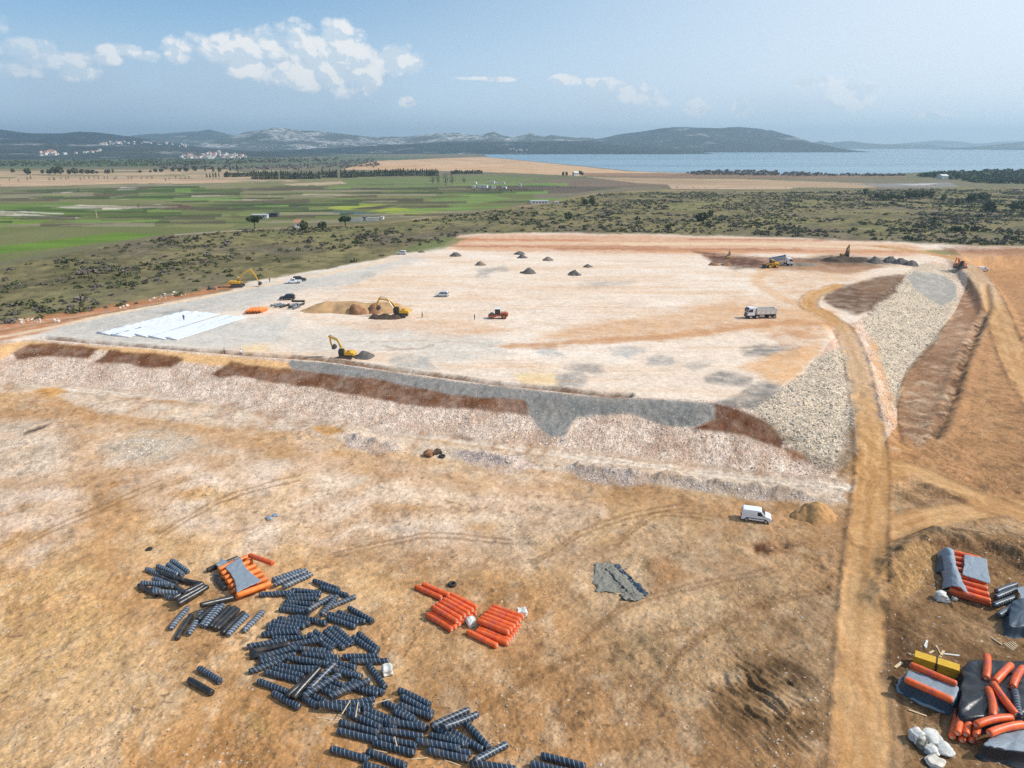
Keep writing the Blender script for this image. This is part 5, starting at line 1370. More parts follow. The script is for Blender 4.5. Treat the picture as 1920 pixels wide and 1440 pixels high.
for i, (x, y, z) in enumerate(((800, 1125, .40), (905, 1160, .40), (1005, 1165, .42), (860, 1085, .95), (945, 1095, 1.0), (1050, 1108, 1.0))):
    p = Vector(at(*cpx(F6, x, y), z)); e = p + Vector((2.45, 3.2))
    put_roll('o', p, e, z, z, 'sheet_roll', 'orange roll end facing out under the black heap, %s %s' % (('lower row', 'upper row')[i // 3], ORD[i % 3]), GO, True)
o = draped('sheeted_heap', [at(*cpx(E5, x, y), 1.2) for x, y in ((1530, 930), (1800, 880), (1800, 1180), (1500, 1180))], 1.2, M['tarp_navy_shade'], .6, .16, 51, .2, folds=11)
tag(o, 'mound under dark blue sheeting at the right edge, dark rolls leaning on it', 'covered heap')
o = sheet('tarpaulin', [P3(E5, 1590, 790, 1.3), P3(E5, 1760, 730, 1.3), P3(E5, 1760, 980, 1.35), P3(E5, 1640, 1000, 1.3)], M['tarp_grey'], 14, 14, .1, .08, 14, fs=.7)
tag(o, 'pale grey sheet on top of the dark mound at the right edge', 'tarpaulin', 'tarpaulins')
o = draped('yard_tarpaulin', [at(*q, .5) for q in ((2010, 1130), (2250, 1120), (2250, 1240), (2010, 1250))], 1.4, M['tarp_black'], .8, .15, 61, .2)
tag(o, 'black covered heap just beyond the right edge', 'covered heap')

# white bulk bags and bundles
def bag(px, py, w, hgt, label, mat='white_bag', name='bulk_bag', sq=.35, seed=0, cat='bag', n=2):
    x, y, z = on_ground(px, py)
    bm = bmesh.new(); bmesh.ops.create_cube(bm, size=1.0)
    bmesh.ops.subdivide_edges(bm, edges=bm.edges[:], cuts=9, use_grid_fill=True)
    r_ = random.Random(seed)
    ph = [r_.uniform(0, 9) for _ in range(6)]
    for v in bm.verts:
        p = v.co.copy(); s = p.normalized() * .62
        p = p.lerp(s, sq)
        p += Vector((.07 * math.sin(7 * p.y + ph[0]) + .05 * math.sin(13 * p.z + ph[1]), .07 * math.sin(7 * p.z + ph[2]), .08 * math.sin(6 * p.x + ph[3]) + .06 * math.sin(9 * p.y + ph[4])))
        k_ = float(fbm(np.array([p.x * 3 + seed]), np.array([p.y * 3 + p.z * 2.3]), seed, 3)[0])
        p = p * (1 + .10 * k_)
        v.co = Vector((p.x * w, p.y * w, max((p.z + .5), .0) * hgt))
    me = bpy.data.meshes.new(name); bm.to_mesh(me); bm.free()
    me.polygons.foreach_set('use_smooth', [True] * len(me.polygons)); me.materials.append(M[mat])
    o = link_mesh(name, me); o.location = (x, y, z - .03); o.rotation_euler[2] = r_.uniform(0, 3)
    m = o.modifiers.new('s', 'SUBSURF'); m.levels = m.render_levels = 1
    tag(o, label, cat, 'white bags and bundles')
    return o
bag(726, 1263, .95, .95, 'white block-shaped bag standing right of the long dark heap', seed=1, sq=.15)
bag(883, 1172, .95, .9, 'white bag wedged between the two orange stacks', seed=2)
bag(979, 1155, 1.0, .9, 'white bag behind the right orange stack', seed=3, sq=.25)
bag(1763, 1124, 1.1, .95, 'white bag in front of the double-tarped orange stack', seed=4)
bag(1774, 1128, .6, .5, 'small pale bundle leaning on the white bag by the tarped stack', seed=5)
bag(1789, 1124, .5, .35, 'small white scrap bundle at the foot of the tarped stack', seed=6)
bag(1717, 1388, 1.0, 1.0, 'white bag with a dark side, leftmost by the lower heap', seed=7)
bag(1746, 1388, 1.3, .8, 'large crumpled white bag behind the others by the lower heap', seed=8, sq=.6)
bag(1770, 1410, 1.2, .65, 'flat white bag nearest the black heap', seed=9, sq=.7)
bag(1745, 1412, 1.0, .7, 'white bag in the middle of the lower bag group', seed=10, sq=.6)
bag(1752, 1432, 1.2, .5, 'cream coloured bag nearest the camera in the lower group', 'core', seed=11, sq=.6)
bag(1727, 1402, .75, .8, 'grey brown sack between the white bags', 'felt', seed=12)
bag(505, 972, .8, .25, 'blue crumpled plastic lying alone on the pale ground', 'tarp_grey', 'crumpled_plastic', .7, 13, 'plastic scrap')
bag(516, 967, .7, .3, 'blue plastic bundle beside the crumpled blue sheet', 'tarp_grey', 'crumpled_plastic', .8, 14, 'plastic scrap')
for i, (px, py, w) in enumerate([(804, 854, 1.5), (813, 852, 1.0), (821, 850, 1.2)]):
    bag(px, py, w, w * .6, ['round brown clod, leftmost of three below the bank', 'dark brown clod, middle of three below the bank', 'dark brown clod, right of three below the bank'][i], 'dark_earth' if i else 'red_earth', 'earth_clod', .7, 20 + i, 'clod')
# tyres
def tyre(px, py, R_, r_, label):
    x, y, z = on_ground(px, py)
    mb = MB(); n, m = 24, 10
    vs = [((R_ + r_ * math.cos(b)) * math.cos(a), (R_ + r_ * math.cos(b)) * math.sin(a), r_ * 1.1 * (1 + math.sin(b))) for a in [2 * math.pi * i / n for i in range(n)] for b in [2 * math.pi * j / m for j in range(m)]]
    fs = [(i * m + j, ((i + 1) % n) * m + j, ((i + 1) % n) * m + (j + 1) % m, i * m + (j + 1) % m) for i in range(n) for j in range(m)]
    o = mb.add(vs, fs).build('tyre', M['black_rubber'], smooth=True); o.location = (x, y, z)
    tag(o, label, 'tyre', 'old tyres on the ground')
tyre(848, 1098, .38, .17, 'old tyre lying flat above the left orange stack')
tyre(280, 1031, .30, .12, 'small old tyre lying flat above the far left roll heap')
tyre(829, 857, .45, .16, 'old tyre lying by the brown clods below the bank')
# grey felt scrap
FS = dict(ox=1060, oy=900, sc=3.2)
def gpt(d, x, y, up=.04):
    q = PG(d, x, y); return (q[0], q[1], q[2] + up)
o = sheet('felt_sheet', [gpt(FS, 168, 500), gpt(FS, 300, 500), gpt(FS, 492, 705), gpt(FS, 190, 670)], M['felt'], 60, 60, -.12, .16, 71, .02, .05, .8, .55)
tag(o, 'torn grey felt sheet lying crumpled on the bare ground', 'felt sheet')
o = sheet('felt_sheet', [gpt(FS, 318, 690), gpt(FS, 350, 675), gpt(FS, 480, 715), gpt(FS, 400, 740)], M['felt'], 26, 16, -.1, .30, 72, .02, .05, .4, .5)
tag(o, 'dark folded edge piece at the near corner of the grey felt', 'plastic sheet')
o = sheet('felt_sheet', [gpt(FS, 290, 520, .1), gpt(FS, 320, 515, .1), gpt(FS, 500, 690, .1), gpt(FS, 470, 700, .1)], M['tarp_navy_shade'], 12, 40, -.05, .20, 73, .02, .03, .5, .35)
tag(o, 'dark rolled fold along the right side of the grey felt', 'plastic sheet')
o = sheet('felt_sheet', [gpt(FS, 240, 540, .16), gpt(FS, 275, 520, .16), gpt(FS, 440, 690, .16), gpt(FS, 400, 705, .16)], M['felt'], 10, 40, -.05, .24, 74, .02, .06, .4, .3)
tag(o, 'raised ridge of felt down the middle of the torn grey sheet', 'felt sheet')
# laths
def lath(d, x0, y0, x1, y1, label, w=.09, up=.05, mat='timber'):
    a = on_ground(*cpx(d, x0, y0)); b = on_ground(*cpx(d, x1, y1))
    A_ = Vector((a[0], a[1], a[2] + up)); B_ = Vector((b[0], b[1], b[2] + up))
    o = MB().box((0, 0, 0), ((B_ - A_).length, w, .05)).build('timber_lath', M[mat], bevel=.006, seg=1)
    o.location = (A_ + B_) / 2; o.rotation_mode = 'QUATERNION'; o.rotation_quaternion = (B_ - A_).to_track_quat('X', 'Z')
    tag(o, label, 'timber', 'loose timber laths')
lath(Cc, 50, 378, 212, 396, 'pale lath lying on open ground left of the near heap')
lath(Cc, 222, 402, 278, 308, 'pale lath leaning across the rolls, left of two', up=.85)
lath(Cc, 313, 422, 330, 322, 'pale lath leaning across the rolls, right of two', up=.85)
lath(Cc, 185, 358, 240, 372, 'short pale lath beside the heap, touching the long one')
lath(Cc, 430, 330, 556, 298, 'pale lath lying over the far end of the near heap', up=.85)
lath(Cc, 572, 550, 588, 615, 'short lath across a roll in the middle of the near heap', up=.8)
lath(Cc, 400, 588, 520, 612, 'pale lath between the near heap and the loose rolls')
lath(Cc, 680, 656, 792, 646, 'pale lath lying flat in front of the near heap')
lath(Cc, 900, 660, 1002, 696, 'pale lath lying near the slanting roll tip')
lath(F6, 640, 170, 690, 272, 'thin lath standing out of the scraps above the yellow box')
lath(F6, 716, 225, 680, 292, 'broad board above the yellow box', .25)
lath(F6, 720, 258, 880, 276, 'white board lying above the black heap', .22, mat='white_bag')
lath(F6, 530, 195, 545, 118, 'white bent strip standing above the yellow box', .2, mat='white_bag')
lath(F6, 212, 400, 282, 345, 'short thick board left of the yellow box', .28)
lath(F6, 570, 250, 612, 225, 'small pink board above the yellow box', .2)
lath(F6, 350, 838, 540, 905, 'pale board along the foot of the covered block', .16)
lath(F6, 1200, 80, 1322, 162, 'pale lath lying below the dark mound, left one', .12)
for i in range(5):
    lath(F6, 1340 + 22 * i, 150 - 6 * i, 1440 + 12 * i, 222 - 10 * i, 'pale lath in the small heap below the dark mound, %s' % ORD[i], .12)
lath(E5, 630, 1400, 655, 1335, 'white splintered board in the yard below the tarped stack', .2, mat='white_bag')
lath(E5, 745, 1390, 775, 1440, 'short board right of the white splintered one', .14)

# ---- piles
def pile(px, py, wpx, h, mat, name, label, group=None, asp=.75, humps=1, seed=0, cat='pile', ridge=0.0, z=None):
    x, y, zg = on_ground(px, py)
    mpp = (y * cp - (zg - H) * sp) / F
    w = wpx * mpp
    n = 44
    U, V = np.meshgrid(np.linspace(-1.05, 1.05, n), np.linspace(-1.05, 1.05, n), indexing='ij')
    X = x + U * w / 2; Y = y + V * w / 2 * asp
    rr = np.sqrt(U ** 2 + V ** 2)
    r_ = random.Random(seed)
    Z = np.zeros_like(U)
    if humps == 1:
        wu = U + .22 * fbm(U * 1.7, V * 1.7, seed + 7, 3); wv = V + .22 * fbm(U * 1.7, V * 1.7, seed + 8, 3)
        Z = np.clip(1 - np.sqrt(wu ** 2 + wv ** 2 + .025) * 1.02 + .15 * fbm(U * 2, V * 2, seed, 3), 0, 1)
    else:
        for k in range(humps):
            cx = -0.6 + 1.2 * k / (humps - 1) + r_.uniform(-.1, .1); cy = r_.uniform(-.3, .3)
            wu = U + .30 * fbm(U * 2.2, V * 1.5, seed + 7, 3); wv = V + .35 * fbm(U * 2.2, V * 1.5, seed + 8, 3)
            q = np.sqrt(((wu - cx) / .70) ** 2 + ((wv - cy) / .85) ** 2 + .03)
            Z = np.maximum(Z, np.clip(1 - q, 0, 1) * r_.uniform(.75, 1.05))
        Z = Z * np.clip((1.05 - rr) * 4, 0, 1)
    Z = Z ** .92
    Z = Z * (1 + .16 * fbm(U * 5, V * 5, seed + 2, 4))
    base = ground_h(X.ravel(), Y.ravel()).reshape(X.shape)
    ZZ = base + Z * h - .12 * (Z < .01) - .04
    ii = np.arange(n - 1)[:, None] * n + np.arange(n - 1)[None, :]
    quads = np.stack([ii, ii + n, ii + n + 1, ii + 1], -1).reshape(-1, 4)
    keep = (Z.ravel()[quads] > .004).any(1)
    q = quads[keep]; used, inv = np.unique(q.ravel(), return_inverse=True)
    co_ = np.stack([X.ravel()[used] - x, Y.ravel()[used] - y, ZZ.ravel()[used] - zg], 1)
    o = np_mesh(name, co_, inv.reshape(-1, 4), M[mat]); o.location = (x, y, zg)
    return tag(o, label, cat, group)
pile(1528, 968, 88, 2.5, 'sand', 'sand_pile', 'ochre sand pile beside the dirt road near the white van', None, .8, 1, 3)
GP = 'gravel piles tipped on the platform'
for i, (px, py, w, h, mt, lb) in enumerate([(854.6, 480, 24, 2.0, 'gravel_dark', 'dark gravel pile at the far left of the row'), (901, 497, 23, 1.9, 'gravel_brown', 'paler brown gravel pile left of the others'), (974, 476.5, 24, 1.7, 'gravel_dark', 'farthest dark gravel pile, behind its twin'), (979, 483.5, 20, 1.9, 'gravel_dark', 'dark gravel pile close in front of the farthest one'), (1026.7, 488, 24, 1.9, 'gravel_brown', 'grey brown gravel pile right of the twin piles'),
                                     (991, 512, 32, 2.4, 'gravel_dark', 'largest dark gravel pile in the middle of the platform'), (1076, 515.5, 27, 2.0, 'gravel_dark', 'dark gravel pile right of the largest one'), (1101.7, 500.5, 20, 1.3, 'gravel_dark', 'low dark gravel pile at the right end'), (790, 473, 16, 1.1, 'gravel_dark', 'low gravel pile near the platform far left edge'), (682, 669, 44, 1.7, 'gravel_dark', 'dark gravel pile behind the small yellow excavator')]):
    pile(px, py, w, h, mt, 'gravel_pile', lb, GP, .9, 1, 10 + i)
GS = 'spoil mounds at the right end of the platform'
for i, (px, py, w, h) in enumerate([(1642, 492, 34, 2.6), (1668, 491, 36, 2.8), (1690, 494, 36, 2.6), (1708, 497, 30, 2.4)]):
    pile(px, py, w, h, 'gravel_dark', 'spoil_mound', 'dark grey spoil mound left of the orange excavator, ' + ORD[i], GS, .9, 1, 40 + i)
pile(1585, 489, 92, 2.2, 'dark_earth', 'earth_heap', 'dark earth heap in front of the far dark excavator', None, .5, 4, 50)
pile(1350, 497, 44, 1.6, 'red_earth', 'earth_heap', 'low red brown earth heap below the far raised boom', None, .5, 2, 51)
pile(1490, 497, 90, 1.4, 'gravel_brown', 'earth_heap', 'low grey earth heap right of the tipping truck', None, .4, 4, 52)
pile(668, 582, 205, 3.1, 'ochre_earth', 'earth_heap', 'long ochre earth heap of the dig on the platform', None, .36, 6, 53)
pile(684, 587, 64, 3.5, 'red_earth', 'earth_heap', 'dark red brown earth heap in the middle of the dig', None, .6, 2, 54)
pile(722, 597, 62, 1.5, 'dark_earth', 'earth_heap', 'dark fresh earth heap in front of the digging excavator', None, .4, 3, 56)

# ---- white geotextile strips laid on the platform
S = dict(ox=170, oy=560, sc=6.194)
def strip(q, label, fold, seed, n=60):
    pts = []
    for x, y in q:
        p = on_ground(*cpx(S, x, y)); pts.append((p[0], p[1], p[2] + .05))
    o = sheet('geotextile_strip', pts, M['white_felt'], 16, n, 0, fold, seed, .03, 0, 1.6)
    tag(o, label, 'geotextile', 'white geotextile strips unrolled on the platform')
    mb = MB(); a, b = Vector(pts[0]), Vector(pts[1])
    k = link_mesh('end_roll', MB().cyl(a + Vector((0, 0, .13)), b + Vector((0, 0, .13)), .22, 12).build('end_roll', M['white_felt'], smooth=True).data, o)
    for ob in list(COL.objects):
        if ob.name.startswith('end_roll') and ob.parent is None: bpy.data.objects.remove(ob)
strip([(80, 400), (240, 428), (1290, 160), (1080, 150)], 'white sheet strip farthest from the bank, its edge ruffled', .28, 1)
strip([(240, 428), (460, 452), (1390, 165), (1270, 160)], 'white sheet strip with ruffled folds, second from the far side', .14, 2)
strip([(520, 425), (660, 450), (1500, 186), (1385, 166)], 'white sheet strip on the far side of the bare brown gap', .06, 3)
strip([(668, 445), (864, 476), (1640, 200), (1536, 192)], 'white sheet strip on the near side of the bare brown gap', .07, 4)
strip([(876, 462), (1012, 482), (1835, 214), (1650, 200)], 'white sheet strip nearest the bank, quite smooth', .05, 5)
# rolls stored on the platform
Z6 = dict(ox=420, oy=500, sc=10.667)
def plat_roll(kind, x0, y0, x1, y1, z, label, group):
    a = Vector(at(*cpx(Z6, x0, y0), HP + z)); b = Vector(at(*cpx(Z6, x1, y1), HP + z))
    mid = (a + b) / 2; d = (b - a).normalized()
    put_roll(kind, mid - d * 2.1, mid + d * 2.1, HP + z, HP + z, 'sheet_roll', label, group)
GPR = 'rolls stored on the platform'
for i in range(6):
    plat_roll('y', 400 + 62 * i, 930 - 4 * i, 560 + 66 * i, 840 - 2 * i, .42, 'orange roll in the bottom layer on the platform, ' + ORD[i], GPR)
for i in range(5):
    plat_roll('y', 440 + 66 * i, 895 - 4 * i, 590 + 66 * i, 815, 1.02, 'orange roll in the top layer on the platform, ' + ORD[i], GPR)
for i, (x0, y0, x1, y1, z, k) in enumerate([(930, 775, 1150, 735, .4, 'g'), (1000, 800, 1220, 750, .4, 'g'), (1100, 810, 1330, 745, .4, 'k'), (1250, 820, 1480, 735, .4, 'k'), (1340, 850, 1560, 770, .4, 'g'), (1430, 800, 1640, 720, .4, 'k'), (1300, 800, 1500, 725, 1.0, 'g'), (1360, 690, 1610, 690, .8, 'k')]):
    plat_roll(k, x0, y0, x1, y1, z, 'dark roll in the pile beside the dark car, ' + ORD[i], GPR)
# ================================================================== VEHICLES AND MACHINES
def wheel(parent, x, y, r, w, side, rim='steel'):
    o = MB().cyl((x, y - w / 2, r), (x, y + w / 2, r), r, 20).build('wheel', M['black_rubber'], parent, bevel=.03)
    ys = y + side * (w / 2 + .004)
    MB().cyl((x, ys - side * .03, r), (x, ys, r), r * .6, 14).build('rim', M[rim], o)
    return o
def car(name, px, py, head, prof, width, belt, mat, glass_side, wscreen, rear, wx, wr, label, cat, ztop, rack=False, group=None):
    x, y, z = on_ground(px, py)
    root = empty(name, (x, y, z), head, label, cat, group)
    top = max(q[1] for q in prof)
    def half(zz): return width / 2 * (1 if zz <= belt else 1 - .15 * (zz - belt) / (top - belt))
    mb = MB(); mb.prism(prof, -1, 1, lambda zz, yy: math.copysign(half(zz), yy))
    mb.build('body', M[mat], root, bevel=.06, seg=3)
    for s in (-1, 1):
        for poly in glass_side:
            vs = [(qx, s * (half(qz) + .012), qz) for qx, qz in poly] + [(qx, s * (half(qz) - .03), qz) for qx, qz in poly]
            n = len(poly)
            MB().add(vs, [tuple(range(n)), tuple(range(2 * n - 1, n - 1, -1))] + [(k, (k + 1) % n, n + (k + 1) % n, n + k) for k in range(n)]).build('side_window', M['glass'], root)
        mb = MB(); xs0 = min(q[0] for q in prof) + .5; xs1 = max(q[0] for q in prof) - .5
        mb.box(((xs0 + xs1) / 2, s * (width / 2 + .012), belt * .62), (xs1 - xs0 - .5, .03, .10)); mb.build('side_trim', M['black_plastic'], root)
        MB().box((wscreen[0][0] - .12, s * (width / 2 + .09), belt + .12), (.10, .16, .16)).build('mirror', M['black_plastic'], root, bevel=.03)
        xf = max(q[0] for q in prof); xr = min(q[0] for q in prof)
        MB().box((xf - .16, s * (width / 2 - .28), .72), (.30, .34, .18)).build('headlight', M['clear_lamp'], root, bevel=.04)
        MB().box((xr + .02, s * (width / 2 - .10), 1.0), (.07, .17, .42)).build('tail_light', M['red_lamp'], root, bevel=.02)
    def screen(nm, a, b, w0, w1):
        d = Vector((b[0] - a[0], 0, b[1] - a[1])); nrm = Vector((d.z, 0, -d.x)).normalized()
        if nrm.x * (1 if nm == 'windscreen' else -1) < 0: nrm = -nrm
        e = nrm * .014; q = -nrm * .03
        vs = []
        for off in (e, q):
            vs += [Vector((a[0], -w0, a[1])) + off, Vector((a[0], w0, a[1])) + off, Vector((b[0], w1, b[1])) + off, Vector((b[0], -w1, b[1])) + off]
        MB().add(vs, [(0, 1, 2, 3), (7, 6, 5, 4), (0, 4, 5, 1), (1, 5, 6, 2), (2, 6, 7, 3), (3, 7, 4, 0)]).build(nm, M['glass'], root)
    screen('windscreen', wscreen[0], wscreen[1], half(wscreen[0][1]) - .10, half(wscreen[1][1]) - .10)
    screen('rear_window', rear[0], rear[1], half(rear[0][1]) - .16, half(rear[1][1]) - .14)
    xf = max(q[0] for q in prof); xr = min(q[0] for q in prof)
    MB().box((xf - .02, 0, .45), (.14, width - .1, .22)).build('front_bumper', M['black_plastic'], root, bevel=.05)
    MB().box((xr + .02, 0, .45), (.14, width - .1, .22)).build('rear_bumper', M['black_plastic'], root, bevel=.05)
    for xx in wx:
        for s in (-1, 1): wheel(root, xx, s * (width / 2 - .08), wr, .21, s)
    if rack:
        for s in (-1, 1):
            MB().box((-.6, s * half(top) * .85, top + .04), (1.8, .04, .05)).build('roof_rail', M['black_plastic'], root)
    return root
VAN = [(-2.02, .32), (-2.03, 1.0), (-1.93, 1.70), (-1.75, 1.80), (0.2, 1.82), (.62, 1.74), (1.18, 1.14), (1.80, .96), (1.98, .78), (2.03, .32)]
car('panel_van', 1417, 975, R(-17), VAN, 1.68, 1.05, 'white_paint', [[(.10, 1.10), (.10, 1.62), (.48, 1.62), (.86, 1.16), (.86, 1.10)]], ((1.16, 1.16), (.66, 1.72)), ((-2.01, 1.12), (-1.95, 1.58)), (-1.28, 1.28), .31, 'white panel van parked on the lower ground near the sand pile', 'van', 1.8)
SUV = [(-2.25, .4), (-2.28, .95), (-2.0, 1.62), (-1.8, 1.72), (.1, 1.74), (.35, 1.70), (1.0, 1.10), (2.05, .98), (2.25, .78), (2.28, .4)]
MPV = [(-2.0, .34), (-2.05, .9), (-1.86, 1.5), (-1.65, 1.64), (.1, 1.66), (.4, 1.58), (1.05, 1.02), (1.85, .82), (2.05, .62), (2.05, .34)]
side2 = [[(-1.75, 1.02), (-1.65, 1.5), (-.75, 1.52), (-.75, 1.02)], [(-.68, 1.02), (-.68, 1.52), (.15, 1.52), (.15, 1.02)], [(.22, 1.02), (.22, 1.5), (.42, 1.46), (.86, 1.04)]]
car('parked_car', 829, 556, R(176), MPV, 1.75, .95, 'white_paint', side2, ((1.03, 1.05), (.45, 1.56)), ((-2.02, 1.0), (-1.88, 1.46)), (-1.3, 1.3), .32, 'white estate car standing in the middle of the platform', 'car', 1.6, True)
car('parked_car', 539, 562, R(186), SUV, 1.85, 1.05, 'dark_blue_paint', side2, ((.98, 1.13), (.38, 1.68)), ((-2.26, 1.05), (-2.04, 1.55)), (-1.4, 1.4), .36, 'dark blue off-roader parked beside the dark rolls', 'car', 1.7, True)
car('parked_car', 562, 527, R(12), SUV, 1.85, 1.05, 'maroon_paint', side2, ((.98, 1.13), (.38, 1.68)), ((-2.26, 1.05), (-2.04, 1.55)), (-1.4, 1.4), .36, 'dark red car parked behind the white pickup', 'car', 1.7)
car('parked_car', 753, 477, R(170), MPV, 1.75, .95, 'white_paint', side2, ((1.03, 1.05), (.45, 1.56)), ((-2.02, 1.0), (-1.88, 1.46)), (-1.3, 1.3), .32, 'white car at the far left edge of the platform', 'car', 1.6)
car('panel_van', 1845, 497, R(-4), VAN, 1.68, 1.05, 'white_paint', [[(.10, 1.10), (.10, 1.62), (.48, 1.62), (.86, 1.16), (.86, 1.10)]], ((1.16, 1.16), (.66, 1.72)), ((-2.01, 1.12), (-1.95, 1.58)), (-1.28, 1.28), .31, 'white panel van right of the orange excavator', 'van', 1.8)
# pickup
x, y, z = on_ground(551, 531)
root = empty('pickup_truck', (x, y, z), R(194), 'white pickup truck with an open bed next to the dark red car', 'pickup truck')
MB().prism([(-2.6, .5), (-2.6, .62), (-.5, .62), (-.5, .95), (1.4, .95), (2.4, .9), (2.55, .7), (2.55, .45)], -.9, .9).build('body', M['white_paint'], root, bevel=.04)
MB().prism([(-.5, .95), (-.42, 1.62), (.5, 1.65), (1.25, .96)], -.84, .84, lambda zz, yy: yy * (1 - .12 * max(zz - .95, 0))).build('cab', M['white_paint'], root, bevel=.04)
for s in (-1, 1):
    MB().prism([(-.38, 1.02), (-.34, 1.52), (.42, 1.54), (.95, 1.02)], s * .78, s * .83).build('side_window', M['glass'], root)
    MB().box((-1.55, s * .87, .82), (2.1, .05, .40)).build('bed_side', M['white_paint'], root)
    for xx in (-1.5, 1.55): wheel(root, xx, s * .82, .37, .24, s)
MB().box((-2.58, 0, .82), (.05, 1.78, .40)).build('tailgate', M['white_paint'], root)
MB().prism([(1.22, 1.0), (.56, 1.6), (.60, 1.62), (1.28, 1.0)], -.7, .7).build('windscreen', M['glass'], root)

def bar(mb, pts, w0, w1, y0, thick):
    """a boom-like plate girder through pts (x, z), depth w0..w1, between y0-thick/2 and y0+thick/2"""
    n = len(pts); up, dn = [], []
    for i, (px_, pz_) in enumerate(pts):
        a = pts[max(i - 1, 0)]; b = pts[min(i + 1, n - 1)]
        d = Vector((b[0] - a[0], b[1] - a[1])).normalized(); nn = Vector((-d.y, d.x))
        w = (w0 + (w1 - w0) * i / (n - 1)) / 2
        up.append((px_ + nn.x * w, pz_ + nn.y * w)); dn.append((px_ - nn.x * w, pz_ - nn.y * w))
    # split in quads to stay convex
    for i in range(n - 1):
        mb.prism([up[i], up[i + 1], dn[i + 1], dn[i]], y0 - thick / 2, y0 + thick / 2)
    return mb
def excavator(px, py, head, mat, label, boom, stick, bucket_ang, sc=1.0, cabmat=None, uhead=0.0, sink=0.0, frame='track', group='excavators'):
    """boom: (x, z) points from the pivot; stick: elbow -> tip; uhead: turn of the upper body on its tracks"""
    x, y, z = on_ground(px, py)
    root = empty('excavator', (x, y, z - sink), head, label, 'excavator', group)
    root.scale = (sc, sc, sc)
    for s in (-1, 1):
        prof = [(-1.9, .12), (-1.6, 0), (1.6, 0), (1.95, .15), (2.1, .45), (1.95, .78), (1.6, .92), (-1.6, .92), (-1.95, .78), (-2.1, .45)]
        t = MB().prism(prof, s * 1.25 - .3, s * 1.25 + .3).build('track', M['track'], root, bevel=.04)
        mb = MB()
        for k in range(5): mb.cyl((-1.5 + .75 * k, s * 1.57, .35), (-1.5 + .75 * k, s * 1.60, .35), .26, 10)
        mb.build('track_roller', M['bucket'], t)
    MB().box((0, 0, .62), (2.4, 2.0, .5)).build('undercarriage', M[frame], root, bevel=.05)
    up = empty('upper_body', (0, 0, 0), uhead); up.parent = root
    up_parent = root
    def T(mb):
        c, s_ = math.cos(uhead), math.sin(uhead)
        mb.v = [(q[0] * c - q[1] * s_, q[0] * s_ + q[1] * c, q[2]) for q in mb.v]; return mb
    bpy.data.objects.remove(up)
    T(MB().box((-.35, 0, 1.12), (3.4, 2.5, .28))).build('deck', M[frame], root, bevel=.04)
    b = T(MB().prism([(-2.1, 1.26), (-2.3, 1.5), (-2.25, 2.05), (-1.9, 2.2), (-.1, 2.15), (-.1, 1.26)], -1.25, 1.25)).build('engine_hood', M[mat], root, bevel=.08)
    T(MB().box((-1.2, .6, 2.26), (.6, .5, .1))).build('exhaust_cover', M['black_plastic'], b)
    T(MB().prism([(-2.75, 1.15), (-2.85, 1.5), (-2.7, 1.95), (-2.28, 2.05), (-2.28, 1.05)], -1.2, 1.2)).build('counterweight', M[mat], root, bevel=.12)
    T(MB().box((.35, -.85, 1.66), (1.5, .75, .8))).build('side_box', M[mat], root, bevel=.06)
    cab = T(MB().prism([(-.05, 1.26), (-.05, 2.95), (.1, 3.05), (1.1, 3.02), (1.35, 2.6), (1.5, 1.85), (1.45, 1.26)], .32, 1.25)).build('cab', M[cabmat or mat], root, bevel=.06)
    T(MB().prism([(.08, 1.75), (.08, 2.85), (1.02, 2.85), (1.25, 2.5), (1.36, 1.8)], 1.245, 1.275)).build('side_window', M['glass'], cab)
    T(MB().prism([(1.13, 2.95), (1.37, 2.58), (1.52, 1.82), (1.555, 1.83), (1.41, 2.60), (1.16, 2.98)], .40, 1.17)).build('windscreen', M['glass'], cab)
    T(MB().box((.5, .78, 3.08), (1.0, .7, .05))).build('roof_plate', M['white_paint'] if cabmat is None else M[mat], cab, bevel=.02)
    T(bar(MB(), boom, .62, .42, -.12, .42)).build('boom', M[mat], root, bevel=.03)
    st = T(bar(MB(), stick, .50, .30, -.12, .34)).build('stick', M[mat], root, bevel=.03)
    mid = boom[len(boom) // 2]
    T(MB().cyl((.9, .16, 1.5), (mid[0] * .85, .16, mid[1] * .92), .08, 8).cyl((.9, -.40, 1.5), (mid[0] * .85, -.40, mid[1] * .92), .08, 8)).build('boom_cylinder', M['steel'], root)
    T(MB().cyl((mid[0], -.12, mid[1] + .4), (stick[0][0], -.12, stick[0][1] + .25), .09, 8)).build('stick_cylinder', M['steel'], root)
    tx, tz = stick[-1]; c, s_ = math.cos(bucket_ang), math.sin(bucket_ang)
    prof = [(0, .15), (.6, .12), (.98, -.25), (.95, -.7), (.5, -1.05), (.0, -1.15), (-.08, -.3)]
    T(MB().prism([(tx + u * c - v * s_, tz + u * s_ + v * c) for u, v in prof], -.12 - .6, -.12 + .6)).build('bucket', M['bucket'], root, bevel=.02)
    return root
excavator(648, 672, R(180), 'yellow_machine', 'small yellow excavator with raised bent arm near the bank edge', [(.7, 1.5), (1.2, 3.4), (1.9, 5.0), (3.9, 5.9), (4.4, 6.0)], [(4.0, 6.3), (3.9, 4.4), (3.5, 2.8)], R(200), .82, 'dark_blue_paint', R(-8))
excavator(750, 594, R(172), 'yellow_machine', 'yellow excavator digging in the brown earth heaps', [(.7, 1.6), (1.9, 3.6), (3.4, 4.6), (5.6, 4.9)], [(5.3, 5.3), (6.3, 3.8), (6.6, 2.2)], R(215), 1.0, 'dark_blue_paint', 0)
